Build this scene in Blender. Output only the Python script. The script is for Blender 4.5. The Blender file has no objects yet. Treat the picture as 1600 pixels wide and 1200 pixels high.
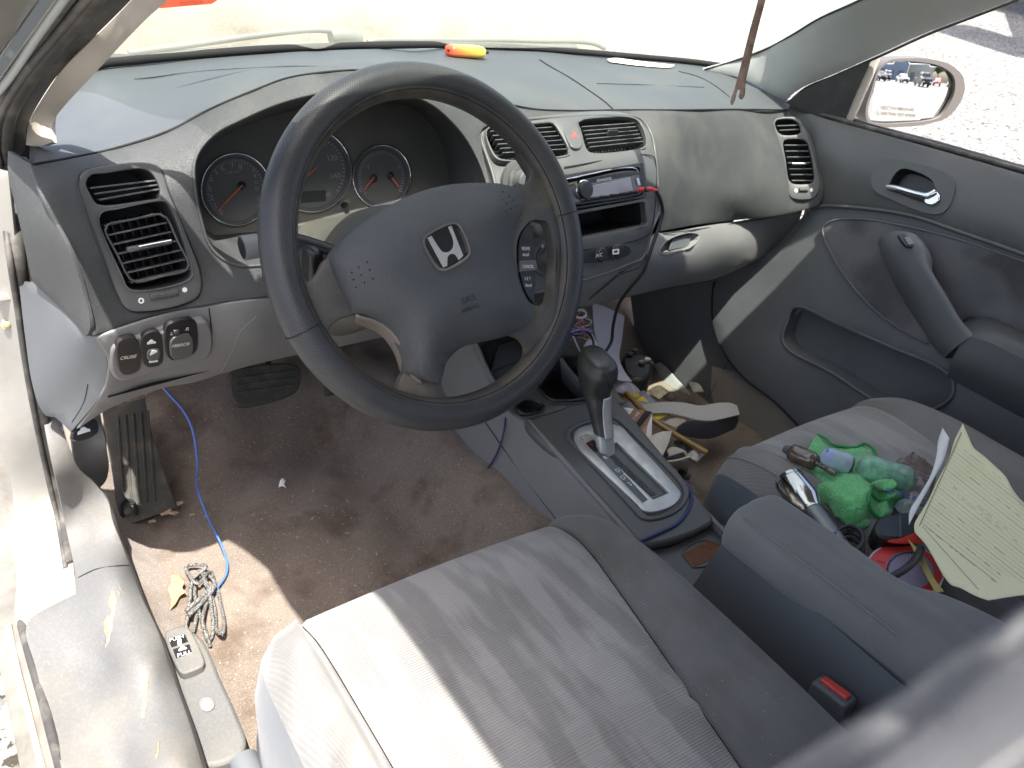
import bpy, bmesh, math, random
import numpy as np
from mathutils import Vector, Matrix
from mathutils.geometry import delaunay_2d_cdt
random.seed(7); rng = np.random.default_rng(7)
SC = bpy.context.scene; COL = SC.collection
# ---------------------------------------------------------------- camera model (metres; x right, y forward, z up)
F = 1202.85
CAM = np.array([-0.78743, -0.63432, 1.15306])
RM = np.array([[0.79867176, 0.19563536, -0.56975476], [-0.58633231, 0.46287307, -0.66480668], [0.13370804, 0.86496666, 0.4840502]])
AX = dict(x=0, y=1, z=2)
def ray(px, py): return RM @ np.array([(px-800)/F, (600-py)/F, -1.])
def U(px, py, ax, v):
    d = ray(px, py); i = AX[ax]; return CAM + d*(v-CAM[i])/d[i]
def UPL(px, py, pl):
    d = ray(px, py); P, n = pl; return CAM + d*(np.dot(P-CAM, n)/np.dot(d, n))
def plane3(a, b, c):
    A, B, C = (U(*q) for q in (a, b, c)); n = np.cross(B-A, C-A); n = n/np.linalg.norm(n)
    if np.dot(n, CAM-A) < 0: n = -n
    return (A, n)
def shift(pl, d): return (pl[0]+pl[1]*d, pl[1])
def V(*a): return np.array(a, float)
# ---------------------------------------------------------------- scene graph helpers
def thing(name, label, cat, loc, group=None, kind=None):
    o = bpy.data.objects.new(name, None); COL.objects.link(o); o.location = Vector(loc); o.empty_display_size = .05
    o['label'] = label; o['category'] = cat
    if group: o['group'] = group
    return o
def tag(o, label, cat, group=None):
    o['label'] = label; o['category'] = cat
    if group: o['group'] = group
    return o
def wloc(o):
    v = Vector((0, 0, 0))
    while o is not None: v = v + o.location; o = o.parent
    return v
def link(name, me, m, parent=None, label=None):
    o = bpy.data.objects.new(name, me); COL.objects.link(o)
    if m is not None and not me.materials: me.materials.append(m)
    if parent is not None:
        o.parent = parent; 
        if parent.type == 'EMPTY': o.matrix_parent_inverse = Matrix.Translation(-wloc(parent))
    if label: o['label'] = label
    return o
def mesh(name, vs, fs, m, parent=None, smooth=True, sharp=None, label=None):
    me = bpy.data.meshes.new(name); me.from_pydata([tuple(map(float, v)) for v in vs], [], [tuple(int(i) for i in f) for f in fs]); me.update()
    if smooth:
        for p in me.polygons: p.use_smooth = True
        if sharp: me.set_sharp_from_angle(angle=math.radians(sharp))
    return link(name, me, m, parent, label)
def bev(o, w, seg=2, ang=40):
    b = o.modifiers.new('bevel', 'BEVEL'); b.width = w; b.segments = seg; b.limit_method = 'ANGLE'; b.angle_limit = math.radians(ang); b.harden_normals = False
    return o
def catmull(pts, closed, step):
    P = [np.array(p, float) for p in pts]; n = len(P); out = []
    if n < 3 and not closed:
        L = np.linalg.norm(P[1]-P[0]); k = max(1, int(L/step)); return [P[0]+(P[1]-P[0])*i/k for i in range(k)]+[P[1]]
    rg = range(n) if closed else range(n-1)
    for i in rg:
        p1, p2 = P[i], P[(i+1) % n]
        p0 = P[i-1] if (closed or i > 0) else 2*p1-p2
        p3 = P[(i+2) % n] if (closed or i+2 < n) else 2*p2-p1
        d1 = max(np.linalg.norm(p1-p0), 1e-9)**.5; d2 = max(np.linalg.norm(p2-p1), 1e-9)**.5; d3 = max(np.linalg.norm(p3-p2), 1e-9)**.5
        m1 = (p2-p0)/(d1*d1+d2*d2)*d2*d2*0+((p1-p0)/d1-(p2-p0)/(d1+d2)+(p2-p1)/d2)*d2
        m2 = ((p2-p1)/d2-(p3-p1)/(d2+d3)+(p3-p2)/d3)*d2
        k = max(1, int(round(np.linalg.norm(p2-p1)/step)))
        for j in range(k):
            t = j/k; t2 = t*t; t3 = t2*t
            out.append((2*t3-3*t2+1)*p1+(t3-2*t2+t)*m1+(-2*t3+3*t2)*p2+(t3-t2)*m2)
    if not closed: out.append(P[-1])
    return out
def outline(spec, step=6):
    """closed pixel outline; a third element 'c' marks a corner, otherwise the line runs smoothly"""
    pts = [np.array(p[:2], float) for p in spec]; cor = [i for i, p in enumerate(spec) if len(p) > 2]
    if not cor: return catmull(pts, True, step)
    n = len(pts); out = []
    for a, c in enumerate(cor):
        d = cor[(a+1) % len(cor)]; k = (d-c) % n or n
        seg = [pts[(c+j) % n] for j in range(k+1)]
        out += catmull(seg, False, step)[:-1]
    return out
def inpoly(P, poly):
    P = np.array([(float(q[0]), float(q[1])) for q in P]); x, y = P[:, 0], P[:, 1]; r = np.zeros(len(P), bool); n = len(poly); j = n-1
    for i in range(n):
        xi, yi, xj, yj = poly[i][0], poly[i][1], poly[j][0], poly[j][1]
        c = (yi > y) != (yj > y)
        with np.errstate(divide='ignore', invalid='ignore'): xc = (xj-xi)*(y-yi)/(yj-yi+1e-12)+xi
        r ^= c & (x < xc); j = i
    return r
class Depth:
    """smooth depth over pixels from control points (px,py,axis,value): thin plate spline on inverse distance"""
    def __init__(s, ctrl, lam=1e-6):
        xs = []; w = []
        for c in ctrl:
            d = ray(c[0], c[1])
            if len(c) == 3: t = np.dot(c[2][0]-CAM, c[2][1])/np.dot(d, c[2][1])
            else: i = AX[c[2]]; t = (c[3]-CAM[i])/d[i]
            xs.append((c[0]/400, c[1]/400)); w.append(1/t)
        X = np.array(xs); n = len(X); s.X = X
        K = s.k(X, X)+lam*np.eye(n); Pm = np.hstack([np.ones((n, 1)), X])
        A = np.block([[K, Pm], [Pm.T, np.zeros((3, 3))]]); s.c = np.linalg.lstsq(A, np.concatenate([w, [0, 0, 0]]), rcond=None)[0]
    def k(s, A, B):
        r2 = ((A[:, None]-B[None])**2).sum(-1); return .5*r2*np.log(r2+1e-12)
    def __call__(s, P):
        P = np.array([(float(q[0]), float(q[1])) for q in (P if np.ndim(P[0]) or isinstance(P[0], tuple) else [P])]); Q = P/400
        w = s.k(Q, s.X)@s.c[:-3]+np.hstack([np.ones((len(Q), 1)), Q])@s.c[-3:]
        D = np.stack([(P[:, 0]-800)/F, (600-P[:, 1])/F, -np.ones(len(P))], 1)@RM.T
        return CAM+D/w[:, None]
def PJ(w):
    v = (np.asarray(w, float)-CAM)@RM; return 800+F*v[0]/-v[2], 600-F*v[1]/-v[2]
def drape(ob, D, off):
    """lay flat lettering onto a curved surface"""
    for v in ob.data.vertices:
        p = D([PJ(v.co)])[0]; v.co = Vector(p+off)
    return ob
def framepath(q, k=.08):
    out = []
    for i in range(len(q)):
        a, b = np.array(q[i], float), np.array(q[(i+1) % len(q)], float)
        out += [a+(b-a)*k, a+(b-a)*.5, a+(b-a)*(1-k)]
    return out
def plane_map(pl):
    return lambda P: np.array([UPL(p[0], p[1], pl) for p in np.atleast_2d(np.asarray(P, float)[..., :2])])
def mapper(ctrl):
    if callable(ctrl): return ctrl
    if isinstance(ctrl, tuple): return plane_map(ctrl)
    return Depth(ctrl)
def sheet(name, spec, ctrl, m, parent=None, holes=(), gap=16, step=7, thick=.003, bevel=.0012, label=None, skirt=None, disp=None):
    o2 = outline(spec, step); hs = [outline(h, step) for h in holes]; M = mapper(ctrl)
    vs = [tuple(p) for p in o2]; es = [(i, (i+1) % len(o2)) for i in range(len(o2))]
    for h in hs:
        b = len(vs); vs += [tuple(p) for p in h]; es += [(b+i, b+(i+1) % len(h)) for i in range(len(h))]
    B = np.array(vs); x0, y0 = B.min(0); x1, y1 = B.max(0)
    gx = np.arange(x0+gap*.5, x1, gap); gy = np.arange(y0+gap*.5, y1, gap*.87)
    G = np.array([(x+(gap*.5 if j % 2 else 0), y) for j, y in enumerate(gy) for x in gx]) if len(gx) and len(gy) else np.zeros((0, 2))
    if len(G):
        G = G[inpoly(G, o2)]
        for h in hs: G = G[~inpoly(G, h)] if len(G) else G
        if len(G): G = G[np.sqrt(((G[:, None]-B[None])**2).sum(-1)).min(1) > gap*.45]
    r = delaunay_2d_cdt([Vector(v) for v in vs]+[Vector((float(g[0]), float(g[1]))) for g in G], es, [], 0, 1e-5)
    P2 = np.array([(v.x, v.y) for v in r[0]]); T = np.array([f for f in r[2]])
    cen = P2[T].mean(1); ok = inpoly(cen, o2)
    for h in hs: ok &= ~inpoly(cen, h)
    T = T[ok]; P3 = M(P2)
    if disp is not None: P3 = P3+disp(P2, P3)
    a = P3[T[:, 1]]-P3[T[:, 0]]; b = P3[T[:, 2]]-P3[T[:, 0]]; nn = np.cross(a, b)
    fl = (nn*(CAM-P3[T[:, 0]])).sum(1) < 0; T[fl] = T[fl][:, ::-1]
    fs = [tuple(t) for t in T]; vv = list(P3)
    if skirt is not None:
        k = len(o2); key = {(round(p[0], 3), round(p[1], 3)): i for i, p in enumerate(P2)}
        idx = [min(range(len(P2)), key=lambda q: (P2[q][0]-p[0])**2+(P2[q][1]-p[1])**2) for p in o2]
        base = len(vv); vv += [P3[i]+np.array(skirt) for i in idx]
        ar = sum(o2[i][0]*o2[(i+1) % k][1]-o2[(i+1) % k][0]*o2[i][1] for i in range(k))
        for i in range(k):
            j = (i+1) % k; q = (idx[i], idx[j], base+j, base+i)
            fs.append(q if ar > 0 else q[::-1])
    ob = mesh(name, vv, fs, m, parent, sharp=50 if skirt is not None else None, label=label)
    if thick:
        s = ob.modifiers.new('thickness', 'SOLIDIFY'); s.thickness = thick; s.offset = -1
    if bevel: bev(ob, bevel, 2, 60)
    return ob
def prism(name, spec, pl, t0, t1, m, parent=None, bevel=.001, step=6, label=None):
    """pixel outline on a plane, extruded from t0 to t1 along the plane normal (towards the viewer)"""
    o2 = outline(spec, step); n = pl[1]; P = [UPL(p[0], p[1], pl) for p in o2]
    return prism3(name, P, n, t0, t1, m, parent, bevel, label)
def prism3(name, P, n, t0, t1, m, parent=None, bevel=.001, label=None):
    P = [np.array(p) for p in P]; n = np.array(n)
    ar = sum(np.dot(np.cross(P[i]-P[0], P[(i+1) % len(P)]-P[0]), n) for i in range(len(P)))
    if ar < 0: P = P[::-1]
    k = len(P); vs = [p+n*t1 for p in P]+[p+n*t0 for p in P]
    fs = [tuple(range(k)), tuple(range(2*k-1, k-1, -1))]+[(i, k+i, k+(i+1) % k, (i+1) % k) for i in range(k)]
    ob = mesh(name, vs, fs, m, parent, sharp=35, label=label)
    if bevel: bev(ob, bevel, 2, 35)
    return ob
def ring(name, spec_out, spec_in, pl, t0, t1, m, parent=None, bevel=.001, n=64, label=None):
    """frame between two outlines resampled to n points each"""
    def rs(sp):
        o = outline(sp, 3); L = [0]
        for i in range(len(o)): L.append(L[-1]+np.linalg.norm(o[(i+1) % len(o)]-o[i]))
        return [o[min(np.searchsorted(L, L[-1]*k/n, 'right')-1, len(o)-1)] for k in range(n)]
    a, b = rs(spec_out), rs(spec_in)
    # align starting point
    c = np.mean(a, 0); s = min(range(n), key=lambda q: sum(np.linalg.norm(b[(i+q) % n]-a[i]) for i in range(0, n, 8))); b = [b[(i+s) % n] for i in range(n)]
    A = [UPL(*p, pl) for p in a]; B = [UPL(*p, pl) for p in b]; nn = pl[1]
    vs = [p+nn*t1 for p in A]+[p+nn*t1 for p in B]+[p+nn*t0 for p in A]+[p+nn*t0 for p in B]
    fs = []
    for i in range(n):
        j = (i+1) % n; fs += [(i, j, n+j, n+i), (n+i, n+j, 3*n+j, 3*n+i), (j, i, 2*n+i, 2*n+j)]
    ob = mesh(name, vs, fs, m, parent, sharp=35, label=label)
    me = ob.data; bm = bmesh.new(); bm.from_mesh(me); bmesh.ops.recalc_face_normals(bm, faces=bm.faces); bm.to_mesh(me); bm.free()
    if bevel: bev(ob, bevel, 2, 35)
    return ob
def tube(name, pts, r, m, parent=None, seg=8, step=.006, closed=False, label=None, cap=True, prof=None, uv=False):
    P = catmull([np.array(p, float) for p in pts], closed, step); n = len(P); R_ = r if callable(r) else (lambda t: r)
    T = [(P[(i+1) % n]-P[i-1]) if (closed or 0 < i < n-1) else (P[1]-P[0] if i == 0 else P[-1]-P[-2]) for i in range(n)]
    T = [t/(np.linalg.norm(t)+1e-12) for t in T]
    u = np.cross(T[0], [0, 0, 1.]); 
    if np.linalg.norm(u) < .1: u = np.cross(T[0], [1., 0, 0])
    vs = []; fs = []
    for i in range(n):
        u = u-T[i]*np.dot(u, T[i]); u = u/np.linalg.norm(u); w = np.cross(T[i], u); rr = R_(i/(n-1))
        for k in range(seg):
            a = 2*math.pi*k/seg; pr = prof(a) if prof else 1
            vs.append(P[i]+(u*math.cos(a)+w*math.sin(a))*rr*pr)
    for i in range(n if closed else n-1):
        for k in range(seg):
            j = (i+1) % n; fs.append((i*seg+k, i*seg+(k+1) % seg, j*seg+(k+1) % seg, j*seg+k))
    if cap and not closed: fs += [tuple(range(seg))[::-1], tuple((n-1)*seg+k for k in range(seg))]
    ob = mesh(name, vs, fs, m, parent, label=label)
    if cap and not closed: ob.data.set_sharp_from_angle(angle=math.radians(60))
    return ob
def lathe(name, p0, axis, prof, m, parent=None, seg=28, sharp=40, label=None):
    p0 = np.array(p0, float); a = np.array(axis, float); a /= np.linalg.norm(a)
    u = np.cross(a, [0, 0, 1.]); u = u if np.linalg.norm(u) > .1 else np.cross(a, [1., 0, 0]); u /= np.linalg.norm(u); w = np.cross(a, u)
    vs = []; fs = []
    for h, r in prof:
        for k in range(seg):
            t = 2*math.pi*k/seg; vs.append(p0+a*h+(u*math.cos(t)+w*math.sin(t))*max(r, 1e-5))
    for i in range(len(prof)-1):
        for k in range(seg): fs.append((i*seg+k, i*seg+(k+1) % seg, (i+1)*seg+(k+1) % seg, (i+1)*seg+k))
    fs += [tuple(range(seg))[::-1], tuple((len(prof)-1)*seg+k for k in range(seg))]
    return mesh(name, vs, fs, m, parent, sharp=sharp, label=label)
def box(name, c, s, m, parent=None, axes=None, bevel=.002, seg=2, label=None):
    A = np.eye(3) if axes is None else np.array(axes, float); c = np.array(c, float); vs = []
    for dx in (-1, 1):
        for dy in (-1, 1):
            for dz in (-1, 1): vs.append(c+A[0]*dx*s[0]/2+A[1]*dy*s[1]/2+A[2]*dz*s[2]/2)
    fs = [(0, 1, 3, 2), (4, 6, 7, 5), (0, 4, 5, 1), (2, 3, 7, 6), (0, 2, 6, 4), (1, 5, 7, 3)]
    if np.dot(np.cross(A[0], A[1]), A[2]) < 0: fs = [f[::-1] for f in fs]
    ob = mesh(name, vs, fs, m, parent, sharp=35, label=label)
    if bevel: bev(ob, bevel, seg, 35)
    return ob
def loft(name, rows, m, parent=None, nu=40, nv=24, thick=0, closed_u=False, smoothv=True, sharp=None, label=None, bevel=0):
    """grid through rows of control points, smooth both ways"""
    def rs(pts, k, closed=False):
        q = catmull(pts, closed, 1e9 if False else max(sum(np.linalg.norm(np.array(pts[i+1])-np.array(pts[i])) for i in range(len(pts)-1))/(k*3), 1e-4))
        L = np.concatenate([[0], np.cumsum([np.linalg.norm(q[i+1]-q[i]) for i in range(len(q)-1)])]); q = np.array(q)
        t = np.linspace(0, L[-1], k); return np.stack([np.interp(t, L, q[:, c]) for c in range(3)], 1)
    R0 = [rs(r, nu) for r in rows]
    if smoothv: G = np.array([rs([R0[j][i] for j in range(len(R0))], nv) for i in range(nu)])
    else: G = np.array([[R0[j][i] for j in range(len(R0))] for i in range(nu)]); nv = len(R0)
    vs = G.reshape(-1, 3); fs = [(i*nv+j, (i+1)*nv+j, (i+1)*nv+j+1, i*nv+j+1) for i in range(nu-1) for j in range(nv-1)]
    ob = mesh(name, vs, fs, m, parent, sharp=sharp, label=label)
    if thick:
        s = ob.modifiers.new('thickness', 'SOLIDIFY'); s.thickness = abs(thick); s.offset = -1 if thick > 0 else 1
    if bevel: bev(ob, bevel, 2, 60)
    return ob
def text(name, s, px, py, pl, dirpx, hpx, m, parent=None, ext=.0002, off=.0006, wide=1., aspect=None, up_sign=1):
    """flat lettering on plane pl centred at a pixel, reading along dirpx, cap height hpx pixels"""
    cu = bpy.data.curves.new(name, 'FONT'); cu.body = s; cu.size = 1; cu.align_x = 'CENTER'; cu.align_y = 'CENTER'; cu.resolution_u = 3
    tmp = bpy.data.objects.new(name, cu); COL.objects.link(tmp); bpy.context.view_layer.update()
    me = bpy.data.meshes.new_from_object(tmp.evaluated_get(bpy.context.evaluated_depsgraph_get())); bpy.data.objects.remove(tmp)
    P = UPL(px, py, pl); d = np.array(dirpx, float); d /= np.linalg.norm(d)
    r = UPL(px+d[0]*8, py+d[1]*8, pl)-P; L = np.linalg.norm(r)/8; r /= np.linalg.norm(r); n = pl[1]; u = np.cross(n, r)*up_sign
    q = UPL(px+d[1]*8, py-d[0]*8, pl)-P; hs = abs(np.dot(q, u))/8*hpx/.70
    for v in me.vertices:
        x, y = v.co.x*wide, v.co.y; w = P+r*x*hs+u*y*hs+n*off; v.co = Vector(w)
    return link(name, me, m, parent)
def joined(name, objs, parent=None, label=None, m=None):
    """merge small meshes into one object (surface pattern of one part)"""
    bm = bmesh.new(); mats = []
    dg = bpy.context.evaluated_depsgraph_get()
    for o in objs:
        me = bpy.data.meshes.new_from_object(o.evaluated_get(dg)) if o.modifiers else o.data
        k = len(bm.faces); mi = []
        for mt in me.materials:
            if mt not in mats: mats.append(mt)
            mi.append(mats.index(mt))
        b2 = bmesh.new(); b2.from_mesh(me)
        for f in b2.faces: f.material_index = mi[f.material_index] if mi else 0
        t = bpy.data.meshes.new('t'); b2.to_mesh(t); b2.free(); bm.from_mesh(t); bpy.data.meshes.remove(t)
    me = bpy.data.meshes.new(name); bm.to_mesh(me); bm.free()
    for o in objs: bpy.data.objects.remove(o)
    for mt in mats: me.materials.append(mt)
    return link(name, me, None, parent, label)
def chamber(name, spec, pl, depth, m, parent=None, shrink=.8):
    """open box behind an opening: walls and a back face"""
    o2 = outline(spec, 8); c = np.mean([UPL(*p, pl) for p in o2], 0); A = [UPL(*p, pl) for p in o2]; n = pl[1]; k = len(A)
    B = [c+(p-c)*shrink-n*depth for p in A]
    vs = A+B; fs = [(i, (i+1) % k, k+(i+1) % k, k+i) for i in range(k)]+[tuple(range(k, 2*k))]
    ob = mesh(name, vs, fs, m, parent, sharp=40); me = ob.data
    bm = bmesh.new(); bm.from_mesh(me); bmesh.ops.recalc_face_normals(bm, faces=bm.faces); bm.to_mesh(me); bm.free(); return ob
# ---------------------------------------------------------------- materials
def mat(name, col, rough=.5, metal=0, spec=.5, bump=None, bscale=400, bkind='noise', dirt=None, dscale=8, damt=.5, trans=0, alpha=1, coat=0, emit=None, var=0, vscale=5, sheen=0, ior=1.5, fine=0, fscale=900):
    m = bpy.data.materials.new(name); m.use_nodes = True; nt = m.node_tree; N = nt.nodes; L = nt.links; b = N['Principled BSDF']
    b.inputs['Base Color'].default_value = (*col, 1); b.inputs['Roughness'].default_value = rough; b.inputs['Metallic'].default_value = metal
    b.inputs['Specular IOR Level'].default_value = spec; b.inputs['Transmission Weight'].default_value = trans; b.inputs['Coat Weight'].default_value = coat
    b.inputs['Alpha'].default_value = alpha; b.inputs['Sheen Weight'].default_value = sheen; b.inputs['IOR'].default_value = ior
    if emit: b.inputs['Emission Color'].default_value = (*emit[:3], 1); b.inputs['Emission Strength'].default_value = emit[3]
    tc = N.new('ShaderNodeTexCoord'); src = None
    def noise(scale, det=4, rg=.55, dim=None):
        n = N.new('ShaderNodeTexNoise'); n.inputs['Scale'].default_value = scale; n.inputs['Detail'].default_value = det; n.inputs['Roughness'].default_value = rg; L.new(tc.outputs['Object'], n.inputs['Vector']); return n
    def mix(a, bcol, fac, mode='MIX'):
        x = N.new('ShaderNodeMix'); x.data_type = 'RGBA'; x.blend_type = mode
        if isinstance(a, tuple): x.inputs[6].default_value = (*a, 1)
        else: L.new(a, x.inputs[6])
        if isinstance(bcol, tuple): x.inputs[7].default_value = (*bcol, 1)
        else: L.new(bcol, x.inputs[7])
        if isinstance(fac, float): x.inputs[0].default_value = fac
        else: L.new(fac, x.inputs[0])
        return x.outputs[2]
    def ramp(s, lo, hi, a=0., c=1.):
        r = N.new('ShaderNodeMapRange'); r.inputs[1].default_value = lo; r.inputs[2].default_value = hi; r.inputs[3].default_value = a; r.inputs[4].default_value = c; L.new(s, r.inputs[0]); return r.outputs[0]
    cur = col
    if var:
        n = noise(vscale, 5); cur = mix(tuple(c*(1-var) for c in col), tuple(min(1, c*(1+var)) for c in col), ramp(n.outputs[0], .3, .7))
    if fine:
        n = noise(fscale, 2); cur = mix(cur, tuple(min(1, c*(1+fine)) for c in col), ramp(n.outputs[0], .45, .75, 0, .8))
    if dirt:
        n = noise(dscale, 8, .65); f = ramp(n.outputs[0], .48, .75, 0, damt); cur = mix(cur, dirt, f)
        r = mix((rough,)*3, (.9,)*3, f); L.new(r, b.inputs['Roughness'])
    if not isinstance(cur, tuple): L.new(cur, b.inputs['Base Color'])
    if bump:
        if bkind == 'leather':
            v = N.new('ShaderNodeTexVoronoi'); v.feature = 'DISTANCE_TO_EDGE'; v.inputs['Scale'].default_value = bscale; 
            nz = noise(bscale*.6, 3); mp = N.new('ShaderNodeVectorMath'); mp.operation = 'MULTIPLY_ADD'; L.new(nz.outputs[1], mp.inputs[0]); mp.inputs[1].default_value = (2/bscale,)*3; L.new(tc.outputs['Object'], mp.inputs[2]); L.new(mp.outputs[0], v.inputs['Vector'])
            h = ramp(v.outputs[0], 0, .25)
        else: h = noise(bscale, 3, .6).outputs[0]
        bp = N.new('ShaderNodeBump'); bp.inputs['Distance'].default_value = bump; bp.inputs['Strength'].default_value = .9; L.new(h, bp.inputs['Height']); L.new(bp.outputs[0], b.inputs['Normal'])
    return m
def fabric(name, col, period, ang, col2=None, blotch=.25, rib=.45, stain=None, bd=.0006):
    """ribbed upholstery: ribs of the given period, running at the given angle in the seat plane"""
    m = mat(name, col, .95, spec=.15, sheen=.25); nt = m.node_tree; N = nt.nodes; L = nt.links; b = N['Principled BSDF']; tc = N.new('ShaderNodeTexCoord')
    mp = N.new('ShaderNodeMapping'); mp.inputs['Rotation'].default_value = (0, 0, ang); L.new(tc.outputs['Object'], mp.inputs[0])
    def math_(op, a, bb=None, c=None):
        x = N.new('ShaderNodeMath'); x.operation = op
        for i, q in enumerate((a, bb, c)):
            if q is None: continue
            if isinstance(q, (int, float)): x.inputs[i].default_value = q
            else: L.new(q, x.inputs[i])
        return x.outputs[0]
    sp = N.new('ShaderNodeSeparateXYZ'); L.new(mp.outputs[0], sp.inputs[0])
    nw = N.new('ShaderNodeTexNoise'); nw.inputs['Scale'].default_value = 500; L.new(tc.outputs['Object'], nw.inputs['Vector'])
    ph = math_('MULTIPLY_ADD', nw.outputs[0], 1.6, math_('MULTIPLY', sp.outputs[1], 2*math.pi/period))
    s = math_('MULTIPLY_ADD', math_('SINE', ph), .5, .5)
    # broad bars of slightly different nap
    mp2 = N.new('ShaderNodeMapping'); mp2.inputs['Scale'].default_value = (38, 7, 7); mp2.inputs['Rotation'].default_value = (0, 0, -.12); L.new(tc.outputs['Object'], mp2.inputs[0])
    n2 = N.new('ShaderNodeTexNoise'); n2.inputs['Scale'].default_value = 1; n2.inputs['Detail'].default_value = 2; L.new(mp2.outputs[0], n2.inputs['Vector'])
    r2 = N.new('ShaderNodeMapRange'); r2.inputs[1].default_value = .44; r2.inputs[2].default_value = .56; r2.inputs[3].default_value = 1-blotch; r2.inputs[4].default_value = 1+blotch; L.new(n2.outputs[0], r2.inputs[0])
    n3 = N.new('ShaderNodeTexNoise'); n3.inputs['Scale'].default_value = 9; n3.inputs['Detail'].default_value = 6; L.new(tc.outputs['Object'], n3.inputs['Vector'])
    r3 = N.new('ShaderNodeMapRange'); r3.inputs[1].default_value = .3; r3.inputs[2].default_value = .7; r3.inputs[3].default_value = .85; r3.inputs[4].default_value = 1.12; L.new(n3.outputs[0], r3.inputs[0])
    k = math_('MULTIPLY', math_('MULTIPLY', r2.outputs[0], r3.outputs[0]), math_('MULTIPLY_ADD', s, rib, 1-rib*.5))
    vm = N.new('ShaderNodeVectorMath'); vm.operation = 'SCALE'; vm.inputs[0].default_value = col; L.new(k, vm.inputs['Scale'])
    out = vm.outputs[0]
    if stain:
        n4 = N.new('ShaderNodeTexNoise'); n4.inputs['Scale'].default_value = 14; n4.inputs['Detail'].default_value = 7; L.new(tc.outputs['Object'], n4.inputs['Vector'])
        r4 = N.new('ShaderNodeMapRange'); r4.inputs[1].default_value = .5; r4.inputs[2].default_value = .7; r4.inputs[4].default_value = .55; L.new(n4.outputs[0], r4.inputs[0])
        mx = N.new('ShaderNodeMix'); mx.data_type = 'RGBA'; L.new(r4.outputs[0], mx.inputs[0]); L.new(out, mx.inputs[6]); mx.inputs[7].default_value = (*stain, 1); out = mx.outputs[2]
    # lint specks
    v = N.new('ShaderNodeTexVoronoi'); v.inputs['Scale'].default_value = 110; L.new(tc.outputs['Object'], v.inputs['Vector'])
    lt = math_('LESS_THAN', v.outputs['Distance'], .07); mx = N.new('ShaderNodeMix'); mx.data_type = 'RGBA'; L.new(math_('MULTIPLY', lt, .35), mx.inputs[0]); L.new(out, mx.inputs[6]); mx.inputs[7].default_value = (.5, .48, .42, 1)
    L.new(mx.outputs[2], b.inputs['Base Color'])
    bp = N.new('ShaderNodeBump'); bp.inputs['Distance'].default_value = bd; bp.inputs['Strength'].default_value = .8; L.new(s, bp.inputs['Height']); L.new(bp.outputs[0], b.inputs['Normal'])
    return m
DUST = (.34, .31, .26)
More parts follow.
